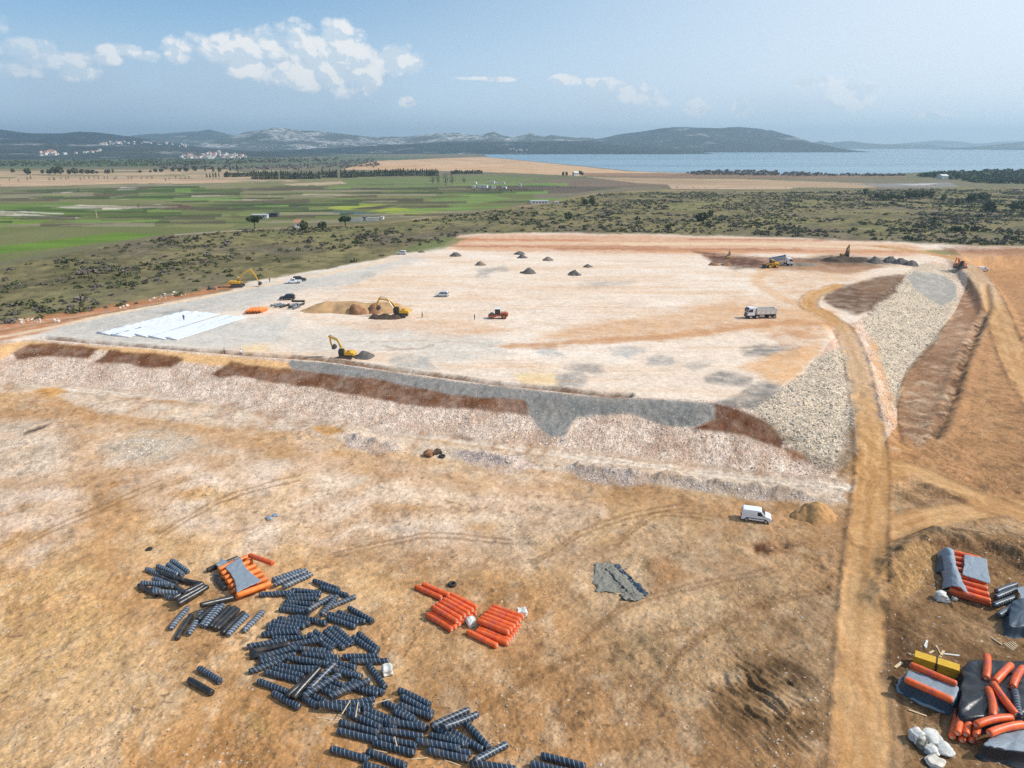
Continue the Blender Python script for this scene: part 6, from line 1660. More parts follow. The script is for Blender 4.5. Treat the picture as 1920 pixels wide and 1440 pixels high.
excavator(446, 538, R(6), 'yellow_machine', 'yellow excavator at the scrub edge with its arm folded to the right', [(.7, 1.6), (1.6, 3.6), (3.2, 5.2), (5.0, 5.7)], [(4.6, 6.1), (5.9, 4.0), (7.0, 1.6)], R(-10), 1.0, None, 0)
excavator(1367, 482, R(75), 'ochre_machine', 'far brown excavator with its boom standing up above the earth', [(.6, 1.6), (1.0, 3.4), (1.6, 5.0), (2.3, 5.8)], [(2.0, 6.1), (2.6, 4.4), (2.7, 3.0)], R(200), .75, 'ochre_machine', 0, 1.2)
excavator(1583, 486, R(255), 'ochre_machine', 'dark excavator working on the far dark earth heap', [(.7, 1.6), (1.3, 3.6), (2.2, 5.2), (3.6, 6.0)], [(3.3, 6.4), (3.6, 4.6), (3.4, 3.0)], R(200), 1.0, 'dark_blue_paint', R(12), 0)
excavator(1800, 503, R(196), 'orange_machine', 'orange excavator at the top of the right-hand slope', [(.7, 1.6), (1.5, 3.2), (2.6, 4.2), (4.2, 4.2)], [(4.0, 4.5), (4.5, 2.6), (4.4, 1.2)], R(200), 1.0, 'dark_blue_paint', R(18))

def tipper(px, py, head, label, bedmat, tilt):
    x, y, z = on_ground(px, py)
    root = empty('tipper_truck', (x, y, z), head, label, 'tipper truck', 'tipper trucks')
    MB().box((-.6, 0, .98), (7.6, .9, .3)).build('chassis', M['black_plastic'], root, bevel=.03)
    cab = MB().prism([(2.05, .95), (2.05, 3.0), (2.3, 3.12), (3.6, 3.05), (3.98, 2.6), (4.1, 1.7), (4.12, .95)], -1.22, 1.22).build('cab', M['white_paint'], root, bevel=.08, seg=3)
    MB().prism([(3.70, 2.94), (4.00, 2.58), (4.11, 1.82), (4.135, 1.83), (4.03, 2.60), (3.73, 2.97)], -1.06, 1.06).build('windscreen', M['glass'], cab)
    for s in (-1, 1):
        MB().prism([(2.75, 1.85), (2.75, 2.72), (3.55, 2.68), (3.85, 2.3), (3.9, 1.95)], s * 1.215, s * 1.245).build('side_window', M['glass'], cab)
        MB().box((3.95, s * 1.38, 2.2), (.12, .16, .6)).build('mirror', M['black_plastic'], cab, bevel=.03)
        MB().box((4.05, s * .9, .78), (.16, .4, .2)).build('headlight', M['clear_lamp'], root, bevel=.03)
        MB().box((.1, s * .95, .85), (1.2, .5, .55)).build('fuel_tank', M['steel'], root, bevel=.06)
        for xx in (3.15, 1.35): 
            wheel(root, xx, s * 1.03, .52, .34, s)
            MB().prism([(xx + .62 * math.cos(t), .52 + .62 * math.sin(t)) for t in np.linspace(.25, 2.9, 8)] + [(xx + .56 * math.cos(t), .52 + .56 * math.sin(t)) for t in np.linspace(2.9, .25, 8)], s * 1.0 - .22, s * 1.0 + .22).build('mudguard', M['black_plastic'], root)
        for xx in (-2.2, -3.55): wheel(root, xx, s * .98, .52, .5, s)
    MB().box((4.06, 0, .68), (.3, 2.4, .55)).build('front_bumper', M['black_plastic'], root, bevel=.05)
    MB().box((4.125, 0, 1.35), (.04, 1.7, .5)).build('grille', M['black_plastic'], root)
    mb = MB(); Rm = Matrix.Rotation(-tilt, 3, 'Y'); piv = Vector((-4.2, 0, 1.2))
    def bb(c, s_): 
        q = Rm @ (Vector(c) - piv) + piv; mb.box(q, s_, Rm)
    bb((-1.3, 0, 1.28), (5.9, 2.3, .12))
    for s in (-1, 1):
        bb((-1.3, s * 1.19, 2.05), (5.9, .08, 1.45)); bb((-1.3, s * 1.26, 2.72), (5.9, .10, .14))
        for k in range(5): bb((-3.9 + 1.3 * k, s * 1.27, 2.0), (.12, .08, 1.3))
    bb((1.62, 0, 2.15), (.10, 2.4, 1.7)); bb((-4.2, 0, 1.95), (.08, 2.4, 1.25)); bb((1.75, 0, 2.98), (.5, 2.3, .08))
    mb.build('tipper_body', M[bedmat], root, bevel=.02)
    if tilt > .05: MB().cyl((1.2, 0, 1.1), Rm @ (Vector((1.2, 0, 1.3)) - piv) + piv, .12, 10).build('ram', M['steel'], root)
    else: MB().prism([(-3.9, 1.4), (-3.2, 2.2), (.2, 2.3), (1.3, 1.4)], -1.1, 1.1).build('load', M['gravel_brown'], root)
    return root
tipper(1425, 596, R(186), 'white tipper truck with a pale grey body heading left across the platform', 'bed_grey', 0)
tipper(1464, 498, R(-8), 'tipper truck with its blue grey body raised beside the yellow loader', 'bed_blue', .22)

# roller
x, y, z = on_ground(935, 597)
root = empty('road_roller', (x, y, z), R(178), 'orange red road roller with a white cab roof in the middle of the platform', 'road roller')
MB().cyl((1.9, -1.05, .75), (1.9, 1.05, .75), .75, 26).build('drum', M['bucket'], root, bevel=.03)
mb = MB()
for s in (-1, 1): mb.box((1.7, s * 1.15, .8), (2.1, .14, .4))
mb.box((2.75, 0, .85), (.16, 2.44, .4)); mb.box((.85, 0, .9), (.5, 1.6, .5)); mb.build('drum_frame', M['red_machine'], root, bevel=.04)
MB().prism([(-2.6, .7), (-2.65, 1.5), (-2.3, 1.75), (-.55, 1.8), (-.3, .7)], -.85, .85).build('engine_hood', M['red_machine'], root, bevel=.08)
MB().box((.3, 0, .95), (1.4, 1.7, .5)).build('platform', M['red_machine'], root, bevel=.05)
cab = MB()
for sx in (-.35, .95):
    for s in (-1, 1): cab.box((sx, s * .72, 1.95), (.09, .09, 1.5))
cab = cab.build('cab_frame', M['black_plastic'], root)
MB().box((.3, 0, 1.9), (1.2, 1.36, 1.3)).build('cab_glass', M['glass'], root, bevel=.03)
MB().box((.3, 0, 2.75), (1.6, 1.7, .14)).build('roof', M['white_paint'], root, bevel=.05)
for s in (-1, 1): wheel(root, -1.5, s * .85, .72, .5, s, 'red_machine')
MB().cyl((-1.8, .4, 1.75), (-1.8, .4, 2.3), .06, 8).build('exhaust', M['black_plastic'], root)
# loader
x, y, z = on_ground(1446, 502)
root = empty('wheel_loader', (x, y, z), R(192), 'yellow wheel loader with a dark bucket in front of the tipping truck', 'wheel loader')
MB().prism([(-2.9, .9), (-2.95, 1.7), (-2.6, 2.0), (-.9, 2.05), (-.8, .9)], -1.0, 1.0).build('engine_hood', M['yellow_machine'], root, bevel=.08)
MB().box((.5, 0, 1.0), (2.6, 1.3, .6)).build('front_frame', M['yellow_machine'], root, bevel=.05)
c = MB().prism([(-.9, 1.5), (-.8, 3.1), (.3, 3.1), (.5, 1.5)], -.75, .75).build('cab', M['yellow_machine'], root, bevel=.05)
for s in (-1, 1): MB().prism([(-.7, 1.95), (-.66, 2.9), (.2, 2.9), (.36, 1.95)], s * .75 - .015, s * .75 + .015).build('side_window', M['glass'], c)
MB().prism([(.31, 2.95), (.46, 1.8), (.52, 1.8), (.36, 2.95)], -.65, .65).build('windscreen', M['glass'], c)
for s in (-1, 1):
    bar(MB(), [(.6, 1.7), (1.8, 1.5), (2.9, .6)], .4, .3, s * .55, .14).build('lift_arm', M['yellow_machine'], root)
    for xx in (-1.7, 1.3): wheel(root, xx, s * 1.0, .75, .5, s, 'yellow_machine')
MB().prism([(2.7, .2), (3.0, .1), (3.9, .08), (3.9, .15), (3.1, .3), (2.95, 1.0), (3.3, 1.4), (3.2, 1.45), (2.75, 1.0)], -1.35, 1.35).build('bucket', M['bucket'], root)

# ---- people
def person_mat(name, legs, top, skin):
    m, nt, bs = new_mat(name)
    tc = nt.node('ShaderNodeTexCoord').outputs['Object']
    sp_ = nt.node('ShaderNodeSeparateXYZ'); nt.put(sp_.inputs[0], tc)
    c = nt.mix(nt.ramp(sp_.outputs[2], .92, .94), c4(legs), c4(top))
    c = nt.mix(nt.ramp(sp_.outputs[2], 1.47, 1.49), c, c4(skin))
    c = nt.mix(nt.ramp(sp_.outputs[2], 1.66, 1.68), c, c4((.03, .025, .02)))
    nt.put(bs.inputs['Base Color'], c); bs.inputs['Roughness'].default_value = .85
    return m
def person(px, py, head, legs, top, label, pose='stand', carry=None):
    x, y, z = on_ground(px, py)
    if pose == 'walk': f = .22
    else: f = .04
    V = [((0, 0, .95), .17), ((0, 0, 1.15), .155), ((0, 0, 1.36), .17), ((.01, 0, 1.47), .07), ((.03, 0, 1.56), .09), ((.03, 0, 1.68), .10), ((.02, 0, 1.76), .07),
         ((0, .20, 1.38), .07), ((.02, .27, 1.12), .05), ((.14, .27, .90), .04), ((.18, .26, .80), .045), ((0, -.20, 1.38), .07), ((-.02, -.27, 1.12), .05), ((.06, -.28, .88), .04), ((.10, -.27, .78), .045),
         ((0, .10, .88), .12), ((f, .11, .50), .08), ((f * .7, .11, .09), .055), ((f * .7 + .18, .12, .045), .045), ((0, -.10, .88), .12), ((-f * .4, -.11, .50), .08), ((-f * 1.1, -.11, .09), .055), ((-f * 1.1 + .18, -.12, .045), .045)]
    E = [(0, 1), (1, 2), (2, 3), (3, 4), (4, 5), (5, 6), (2, 7), (7, 8), (8, 9), (9, 10), (2, 11), (11, 12), (12, 13), (13, 14), (0, 15), (15, 16), (16, 17), (17, 18), (0, 19), (19, 20), (20, 21), (21, 22)]
    me = bpy.data.meshes.new('person'); me.from_pydata([q[0] for q in V], E, [])
    o = link_mesh('person', me); o.location = (x, y, z); o.rotation_euler[2] = head
    sk = o.modifiers.new('skin', 'SKIN'); sk.use_smooth_shade = True
    for i, q in enumerate(V): me.skin_vertices[0].data[i].radius = (q[1], q[1])
    me.skin_vertices[0].data[0].use_root = True
    ss = o.modifiers.new('sub', 'SUBSURF'); ss.levels = ss.render_levels = 1
    me.materials.append(person_mat('clothes', legs, top, (.42, .26, .18)))
    tag(o, label, 'person', 'workers on the platform')
person(890, 600, R(180), (.03, .035, .045), (.02, .022, .03), 'person in dark clothes standing left of the road roller', 'stand')
person(792, 596, R(200), (.03, .03, .035), (.04, .04, .05), 'person in dark clothes right of the digging excavator', 'walk')
person(452, 664, R(160), (.10, .12, .18), (.62, .64, .66), 'person in a pale top standing at the bank trench', 'walk')
person(421, 662, R(20), (.06, .06, .07), (.30, .25, .2), 'person in brown clothes left of the pale-topped one at the trench', 'stand')
person(345, 601, R(90), (.05, .06, .08), (.10, .12, .16), 'person in dark clothes standing on the white sheets', 'stand')
person(506, 529, R(90), (.10, .08, .06), (.30, .24, .18), 'person in drab clothes near the scrub edge excavator', 'stand')
# ================================================================== STONES, SCRUB, TREES, BUILDINGS
ICO_V = None
def rock_protos(k):
    out = []
    for i in range(k):
        bm = bmesh.new(); bmesh.ops.create_icosphere(bm, subdivisions=1, radius=1)
        r_ = random.Random(900 + i)
        for v in bm.verts: v.co *= r_.uniform(.6, 1.25)
        sx, sy, sz = r_.uniform(.8, 1.3), r_.uniform(.7, 1.1), r_.uniform(.5, .85)
        co_ = np.array([(v.co.x * sx, v.co.y * sy, v.co.z * sz) for v in bm.verts])
        bm.verts.index_update()
        fa = np.array([[v.index for v in f.verts] for f in bm.faces]); bm.free(); out.append((co_, fa))
    return out
RP = rock_protos(6)
def merge(protos, xs, ys, zs, sizes, name, mat, label=None, kind='stuff', flat=None, smooth=False, tilt=.4):
    V, Fc = [], []; off = 0
    n = len(xs)
    pid = rng.integers(0, len(protos), n); th = rng.uniform(0, 6.283, n)
    for p in range(len(protos)):
        m = np.nonzero(pid == p)[0]
        if len(m) == 0: continue
        co_, fa = protos[p]
        c, s = np.cos(th[m])[:, None], np.sin(th[m])[:, None]
        sz = sizes[m][:, None]
        X = (co_[None, :, 0] * c - co_[None, :, 1] * s) * sz + xs[m][:, None]
        Y = (co_[None, :, 0] * s + co_[None, :, 1] * c) * sz + ys[m][:, None]
        Z = co_[None, :, 2] * sz + zs[m][:, None]
        V.append(np.stack([X, Y, Z], -1).reshape(-1, 3))
        Fc.append((fa[None] + (np.arange(len(m)) * len(co_))[:, None, None] + off).reshape(-1, fa.shape[1])); off += len(m) * len(co_)
    o = np_mesh(name, np.concatenate(V), np.concatenate(Fc), M[mat], smooth)
    return tag(o, label, None, None, kind)
def sample(maskv, n, wpow=1.0):
    idx = np.nonzero(maskv)[0]
    w = MPP[idx] ** wpow * np.maximum(VY[idx], 20) ** 0; w = w / w.sum()
    k = rng.choice(idx, n, p=w)
    j = rng.uniform(-.6, .6, (2, n)) * MPP[k] * 2.4
    xs, ys = VX[k] + j[0], VY[k] + j[1] * 1.6
    return xs, ys, ground_h(xs, ys)
inv = (PX > -250) & (PX < 2170) & (PY < 1560)
colm = colr.mean(1)
m = inv & (STONE > 1.0) & (VY < 420)
xs, ys, zs = sample(m, 8000, 1.2); merge(RP, xs, ys, zs, rng.gamma(1.5, .055, 8000) + .03, 'rubble', 'rub_grey', 'grey riprap stones covering the right-hand slopes')
m = inv & (STONE > .75) & (STONE <= 1.0) & (VY < 420) & (colm > .28)
xs, ys, zs = sample(m, 7500, 1.2); merge(RP, xs, ys, zs, rng.gamma(2.0, .034, 7500) + .03, 'rubble', 'rub_white', 'pale crushed stone on the bank and its foot')
m = inv & (REG == 0) & (VY < 200) & (STONE > .15)
clump = sstep(.0, .5, fbm(VX / 6, VY / 6, 811, 3)) > rng.uniform(0, 1, NV) * .9
xs, ys, zs = sample(m & clump, 6500, .8); merge(RP, xs, ys, zs, rng.gamma(1.5, .026, 6500) + .015, 'gravel', 'rub_soil', 'loose stones strewn over the lower ground')
xs, ys, zs = sample(inv & (REG == 0) & (VY < 170), 700, .8); merge([(np.array([(-1, -.6, .02), (1, -.5, .1), (.9, .6, .05), (-.8, .7, .3), (0, 0, .35)]), np.array([(0, 1, 4), (1, 2, 4), (2, 3, 4), (3, 0, 4)]))], xs, ys, zs, rng.gamma(1.6, .03, 700) + .03, 'litter', 'litter', 'small plastic and paper scraps strewn over the lower ground')
# white boulder lines by the track and in the scrub
for q, n, sz, lb in [([(35, 602), (80, 596), (82, 608), (36, 612)], 60, .32, 'line of pale boulders beside the red track, front one'), ([(98, 603), (115, 598), (117, 605), (100, 607)], 20, .26, 'small pale stone heap right of the boulder line'), ([(222, 578), (240, 572), (242, 580), (225, 582)], 22, .28, 'small pale stone heap by the platform edge'), ([(270, 562), (350, 545), (350, 555), (280, 568)], 90, .2, 'strip of pale stones between scrub and platform')]:
    pts = []
    for _ in range(n):
        u, v = random.random(), random.random()
        x_ = (1 - u) * ((1 - v) * q[0][0] + v * q[3][0]) + u * ((1 - v) * q[1][0] + v * q[2][0]); y_ = (1 - u) * ((1 - v) * q[0][1] + v * q[3][1]) + u * ((1 - v) * q[1][1] + v * q[2][1])
        pts.append(at(x_, y_, HP - .3))
    pts = np.array(pts); merge(RP, pts[:, 0], pts[:, 1], ground_h(pts[:, 0], pts[:, 1]) + .1, rng.gamma(4, sz / 5, n), 'rubble', 'rub_white', lb)

# ---- leaf clusters
def leaf_cloud(n, rx, rz, size, seed, shape='ball', zc=0.0):
    r_ = np.random.default_rng(seed)
    d = r_.normal(size=(n, 3)); d /= np.linalg.norm(d, axis=1)[:, None]
    rad = r_.uniform(.25, 1, n) ** .45
    p = d * rad[:, None] * np.array([rx, rx, rz])
    if shape == 'bush': p[:, 2] = np.abs(p[:, 2])
    if shape == 'cypress':
        t = r_.uniform(0, 1, n); wr = np.sin(np.clip(t * 1.05 + .06, 0, 1) * math.pi) ** .6 * (1 - .35 * t)
        a = r_.uniform(0, 6.283, n); q = r_.uniform(.5, 1, n)
        p = np.stack([np.cos(a) * rx * wr * q, np.sin(a) * rx * wr * q, t * rz], 1)
    # lumpy outline
    lump = 1 + .35 * np.sin(p[:, 0] / rx * 3.1 + seed) * np.sin(p[:, 1] / rx * 2.7 + seed * 2)
    if shape != 'cypress': p[:, :2] *= lump[:, None]
    p[:, 2] += zc
    u = r_.normal(size=(n, 3)); u /= np.linalg.norm(u, axis=1)[:, None]
    w = np.cross(u, r_.normal(size=(n, 3))); w /= np.linalg.norm(w, axis=1)[:, None]
    s = size * r_.uniform(.6, 1.3, n)[:, None]
    V = np.stack([p - u * s - w * s * .7, p + u * s - w * s * .6, p + u * s * .8 + w * s * .8, p - u * s * .9 + w * s * .6], 1).reshape(-1, 3)
    Fq = np.arange(4 * n).reshape(-1, 4)
    return V, Fq
BUSH_NEAR = [leaf_cloud(46, 1.0, .85, .27, 30 + i, 'bush') for i in range(6)]
BUSH_FAR = [leaf_cloud(16, 1.0, .6, .36, 50 + i, 'bush') for i in range(4)]
def proto_mesh(nm, vf, mat):
    o = np_mesh(nm, vf[0], vf[1], M[mat], False); me = o.data; bpy.data.objects.remove(o); return me
BUSH_ME = {k: [proto_mesh('shrub', v, k) for v in BUSH_NEAR] for k in ('leaf_dark', 'leaf_olive', 'twig')}
scr_m = (REG == 4) & (PX > -160) & (PX < 2080) & (VY < 1150)
# world-even spread, bushier where the ground is dark
dens = sstep(-.35, .5, fbm(VX / 22, VY / 22, 821, 4))
clus = dens * np.where(VY > 420, .75, 1) > rng.uniform(0, 1, NV) * .8
def sample_area(maskv, n):
    idx = np.nonzero(maskv)[0]
    w = MPP[idx] ** 2 / np.maximum(H / np.sqrt(VX[idx] ** 2 + VY[idx] ** 2), .02) ; w = np.minimum(w, np.quantile(w, .97)); w /= w.sum()
    k = rng.choice(idx, n, p=w)
    xs = VX[k] + rng.uniform(-1, 1, n) * MPP[k] * 2; ys = VY[k] + rng.uniform(-1, 1, n) * MPP[k] * 14
    return xs, ys, ground_h(xs, ys)
NB = 15000
xs, ys, zs = sample_area(scr_m & clus, NB)
px_, py_ = proj(xs, ys, zs)
sd_ = sdf_poly(px_, py_, [(q[0], q[1]) for q in left_scrub])
ok = sd_ < -3
xs, ys, zs = xs[ok], ys[ok], zs[ok]
size = rng.gamma(2.4, .26, len(xs)) + .25
size = np.minimum(size, 2.4) * np.where(ys > 500, .85, 1.0)
kindb = rng.choice(3, len(xs), p=[.30, .32, .38])
app = size / np.sqrt(xs ** 2 + ys ** 2)
order = np.argsort(-app)
vis = (px_[ok] > -5) & (px_[ok] < 1925)
ind = [i for i in order if vis[i]][:290]
KM = ['leaf_dark', 'leaf_olive', 'twig']
LB = {0: ('dark green rounded shrub', 'dark green shrubs in the scrub'), 1: ('olive green low shrub', 'olive green shrubs in the scrub'), 2: ('bare grey brown bush', 'bare grey bushes in the scrub')}
for i in ind:
    k = int(kindb[i])
    o = link_mesh('shrub', random.choice(BUSH_ME[KM[k]]))
    o.location = (xs[i], ys[i], zs[i] - .05); s = size[i]
    o.scale = (s, s, s * random.uniform(.7, 1.0)); o.rotation_euler[2] = random.uniform(0, 6.28)
    pxx, _ = proj(xs[i], ys[i], zs[i])
    tag(o, LB[k][0] + (' in the scrub left of the platform' if pxx < 850 else ' in the scrub behind the platform'), 'shrub', LB[k][1])
rest = np.ones(len(xs), bool); rest[ind] = False
for k in range(3):
    nr_ = rest & (kindb == k) & (ys < 420); fr_ = rest & (kindb == k) & (ys >= 420)
    nm = ['dark green', 'olive green', 'bare grey'][k]
    if nr_.any(): merge(BUSH_NEAR[:4], xs[nr_], ys[nr_], zs[nr_] - .05, size[nr_], 'undergrowth', KM[k], nm + ' undergrowth of the nearer scrub')
    if fr_.any(): merge(BUSH_FAR, xs[fr_], ys[fr_], zs[fr_] - .05, size[fr_] * 1.15, 'undergrowth', KM[k], nm + ' undergrowth of the farther scrub')

# ---- single trees
def tree_proto(kind, seed):
    r_ = random.Random(seed)
    if kind == 'pine':        # wide umbrella crown
        parts = [leaf_cloud(150, .50, .20, .085, seed, 'ball', .74)]
        for k in range(5):
            a = r_.uniform(0, 6.28); V, Fq = leaf_cloud(60, .22, .15, .075, seed + 5 + k, 'ball', .72 + r_.uniform(-.1, .1)); V = V + np.array([math.cos(a) * .32, math.sin(a) * .32, 0]); parts.append((V, Fq))
        trunk = [((0, 0, -.05), .055), ((.02, .01, .3), .045), ((.0, .03, .6), .03)]
        limbs = [((0, .03, .5), (.28, .1, .72)), ((0, .03, .5), (-.25, .12, .74)), ((0, .02, .45), (.03, -.28, .7))]
    elif kind == 'round':
        parts = [leaf_cloud(150, .46, .42, .085, seed, 'ball', .52)]
        for k in range(5):
            a = r_.uniform(0, 6.28); V, Fq = leaf_cloud(50, .2, .2, .08, seed + 5 + k, 'ball', .35 + r_.uniform(0, .4)); V = V + np.array([math.cos(a) * .34, math.sin(a) * .34, 0]); parts.append((V, Fq))
        trunk = [((0, 0, -.05), .05), ((.01, .0, .35), .04), ((.0, .02, .6), .02)]
        limbs = [((0, 0, .3), (.22, .08, .5)), ((0, 0, .35), (-.2, .1, .55))]
    elif kind == 'cypress':
        parts = [leaf_cloud(170, .17, .98, .055, seed, 'cypress', .03)]
        trunk = [((0, 0, -.05), .03), ((0, 0, .2), .02)]; limbs = []
    else:                     # bare
        parts = [leaf_cloud(170, .42, .40, .035, seed, 'ball', .58)]
        trunk = [((0, 0, -.05), .04), ((.01, .02, .3), .03), ((.0, .0, .7), .015)]
        limbs = [((0, 0, .25), (.25, .1, .7)), ((0, 0, .3), (-.25, .05, .72)), ((0, 0, .3), (.0, -.26, .75)), ((0, 0, .4), (.05, .25, .8))]
    V, Fq = [], []; off = 0
    for v, f in parts: V.append(v); Fq.append(f + off); off += len(v)
    mat = {'pine': 'leaf_pine', 'round': 'leaf_dark', 'cypress': 'leaf_dark', 'bare': 'twig'}[kind]
    crown = proto_mesh('crown', (np.concatenate(V), np.concatenate(Fq)), mat)
    mb = MB()
    for (a, ra), (b, rb) in zip(trunk[:-1], trunk[1:]): mb.cyl(a, b, ra, 8, rb)
    for a, b in limbs: mb.cyl(a, b, .022, 6, .008)
    t = mb.build('trunk', M['bark'], smooth=True); tm = t.data; bpy.data.objects.remove(t)
    return crown, tm
TP = {k: [tree_proto(k, 700 + 20 * i + 7 * j) for j in range(3)] for i, k in enumerate(('pine', 'round', 'cypress', 'bare'))}
def tree(kind, px, py, wpx, hpx, label, group=None, name=None, z=None):
    x, y = at(px, py, 0 if z is None else z)
    if y < 1150:
        x, y, zg = on_ground(px, py)
    else: zg = gz(x, y)
    mpp = (y * cp - (zg - H) * sp) / F
    w, h = wpx * mpp, hpx * mpp
    crown, tm = random.choice(TP[kind])
    nm = name or {'pine': 'pine_tree', 'round': 'evergreen_tree', 'cypress': 'cypress_tree', 'bare': 'bare_tree'}[kind]
    wk = w / (1.1 if kind != 'cypress' else .36)
    o = link_mesh(nm, tm); o.location = (x, y, zg - .02 * h); o.scale = (wk, wk, h); o.rotation_euler[2] = random.uniform(0, 6.28)
    c = link_mesh('crown', crown, o)
    return tag(o, label, 'tree', group)
tree('pine', 478, 430, 28, 27, 'broad umbrella pine standing alone left of the red-roofed house')
tree('round', 570, 432, 16, 20, 'dark evergreen touching the red-roofed house')
tree('round', 605, 430, 18, 16, 'round green tree right of the red-roofed house')
tree('pine', 648, 425, 24, 20, 'umbrella pine beside the white ruined walls')
tree('round', 552, 432, 7, 6, 'small dark bush in front of the red-roofed house')
tree('round', 1065, 413, 15, 15, 'round dark tree alone in the scrub behind the platform')
tree('round', 1098, 385, 14, 12, 'dark tree in the far scrub, left of a close pair'); tree('round', 1110, 386, 14, 16, 'dark tree in the far scrub, right of a close pair')
tree('round', 1316, 415, 26, 18, 'wide dark tree in the scrub behind the middle of the platform'); tree('round', 1331, 407, 12, 14, 'slender dark tree beside the wide one in the scrub')
tree('round', 1252, 430, 14, 10, 'low dark bush-like tree behind the platform edge')
GR = 'pines in the scrub on the right'
for i, (px, py, w, h) in enumerate([(1572, 366, 8, 8), (1622, 364, 11, 11), (1647, 373, 14, 12), (1657, 376, 14, 11), (1670, 374, 16, 12), (1685, 376, 18, 12), (1703, 373, 17, 16), (1717, 372, 16, 15), (1730, 371, 16, 15), (1744, 371, 13, 13), (1768, 378, 10, 14), (1795, 386, 10, 14), (1822, 380, 22, 18), (1843, 376, 22, 16), (1853, 397, 24, 22), (1900, 394, 20, 18), (1916, 395, 24, 20), (1795, 434, 24, 11), (1827, 434, 14, 11), (1812, 430, 10, 9)]):
    tree('round', px, py, w, h, 'dark pine in the scrub on the right, ' + ORD[i] if i < 14 else 'dark pine near the right edge of the scrub, ' + ORD[i - 14], GR, 'pine_tree')
tree('bare', 1760, 398, 20, 15, 'brownish leafless tree among the right-hand pines')
GL = 'scattered trees across the left fields'
for px, py, w, h in [(53, 328, 13, 13), (25, 324, 8, 8), (80, 326, 7, 8), (92, 327, 11, 10), (103, 327, 14, 14), (114, 327, 13, 17), (130, 327, 9, 10), (141, 327, 12, 13), (153, 326, 9, 9), (164, 326, 9, 8), (174, 326, 10, 8), (182, 326, 6, 6), (202, 326, 11, 9), (212, 325, 4, 9), (263, 324, 7, 5), (282, 324, 5, 5), (292, 323, 8, 7), (303, 323, 9, 7), (325, 322, 8, 8), (337, 322, 7, 8), (350, 322, 10, 8), (366, 321, 9, 11)]:
    tree('round', px, py, w, h, 'dark round tree in the far tree line across the left fields', GL)
for px, py, w, h in [(385, 321, 4, 12), (400, 322, 6, 9), (412, 322, 8, 8), (432, 321, 5, 8), (445, 320, 5, 11), (388, 333, 4, 7), (394, 333, 4, 7), (400, 333, 4, 8), (405, 333, 4, 9), (411, 333, 3, 9)]:
    tree('cypress', px, py, w, h, 'slim dark cypress left of the long cypress row', 'slim cypresses left of the row')
for px in range(95, 362, 9):
    if random.random() < .85: tree('bare', px + random.uniform(-3, 3), 338 + random.uniform(-1.5, 1.5) - (px - 95) * .006, random.uniform(4, 6), random.uniform(5, 8), 'small grey leafless tree in the far orchard row', 'orchard trees on the left')
for px, py, w, h in [(35, 341, 5, 6), (18, 340, 4, 6), (52, 339, 6, 8), (58, 338, 6, 9), (102, 339, 8, 7), (311, 341, 5, 8)]:
    tree('bare', px, py, w, h, 'grey leafless tree standing in the straw-coloured far field', 'leafless trees in the straw field')
seg = [(422, 446, 332, 10), (448, 473, 331, 8), (473, 524, 336, 15), (527, 600, 335, 14), (605, 634, 333, 14), (640, 671, 333, 15), (672, 702, 331, 11), (703, 822, 330, 13), (847, 905, 326, 7)]
for x0, x1, yb_, h in seg:
    px = x0
    while px < x1:
        tree('cypress', px, yb_ + random.uniform(-.5, .5), random.uniform(4.5, 7), h * random.uniform(.75, 1.1), 'dark cypress in the long windbreak row across the fields', 'cypress windbreak row')
        px += random.uniform(2.6, 4.2)
for px, py, w, h in [(812, 345, 16, 18), (822, 347, 14, 22), (836, 348, 16, 24), (848, 346, 14, 20), (870, 344, 12, 12), (560, 322, 12, 12), (310, 318, 14, 12), (330, 316, 12, 14), (430, 314, 10, 12), (625, 333, 8, 14), (260, 392, 6, 12), (700, 316, 10, 10), (685, 310, 10, 10)]:
    tree('bare', px, py, w, h, 'pale leafless tree among the far fields', 'pale leafless trees')
for px, py, w, h in [(1056, 330, 5, 9), (1062, 330, 5, 9), (1088, 328, 8, 9), (1092, 329, 5, 7)]:
    tree('round', px, py, w, h, 'dark tree beside the lone white house near the marsh', 'trees by the marsh house')
# far wood on the right shore and wooded belts: masses
def wood(poly, n, hm, name, label, mat='leaf_dark', far=False):
    xs_, ys_ = [], []
    bx = [q[0] for q in poly]; by = [q[1] for q in poly]
    P_ = np.stack([rng.uniform(min(bx), max(bx), n * 4), rng.uniform(min(by), max(by), n * 4)], 1)
    P_ = P_[sdf_poly(P_[:, 0], P_[:, 1], poly) < 0][:n]
    X, Y = at(P_[:, 0], P_[:, 1], 0)
    s = hm * rng.uniform(.6, 1.2, len(X))
    o = merge(BUSH_FAR, X, Y, np.full(len(X), -.3) + s * .25, s * .75, name, mat, label)
wood([(1718, 332), (1760, 324), (1840, 322), (1960, 320), (2080, 318), (2080, 345), (1900, 346), (1850, 344), (1780, 336)], 900, 7, 'woods', 'dark pine wood on the right by the lake shore', 'leaf_pine')
wood([(1280, 325), (1340, 321), (1440, 322), (1560, 328), (1700, 328), (1690, 331), (1500, 330), (1300, 328)], 320, 5, 'treeline', 'thin line of bare trees along the lake shore', 'twig')
wood([(640, 303), (700, 296), (700, 300), (720, 312), (660, 314), (560, 318), (300, 318), (300, 314), (560, 310)], 240, 6, 'treeline', 'hazy bare woodland at the marsh edge', 'twig')
wood([(-100, 304), (640, 296), (640, 302), (300, 312), (-100, 312)], 700, 7, 'woods', 'dark green belt of trees below the villages', 'leaf_dark')
wood([(860, 353), (1010, 356), (1080, 351), (1080, 357), (1000, 361), (880, 360)], 260, 2.2, 'undergrowth', 'dark bramble belt in the middle fields', 'twig')
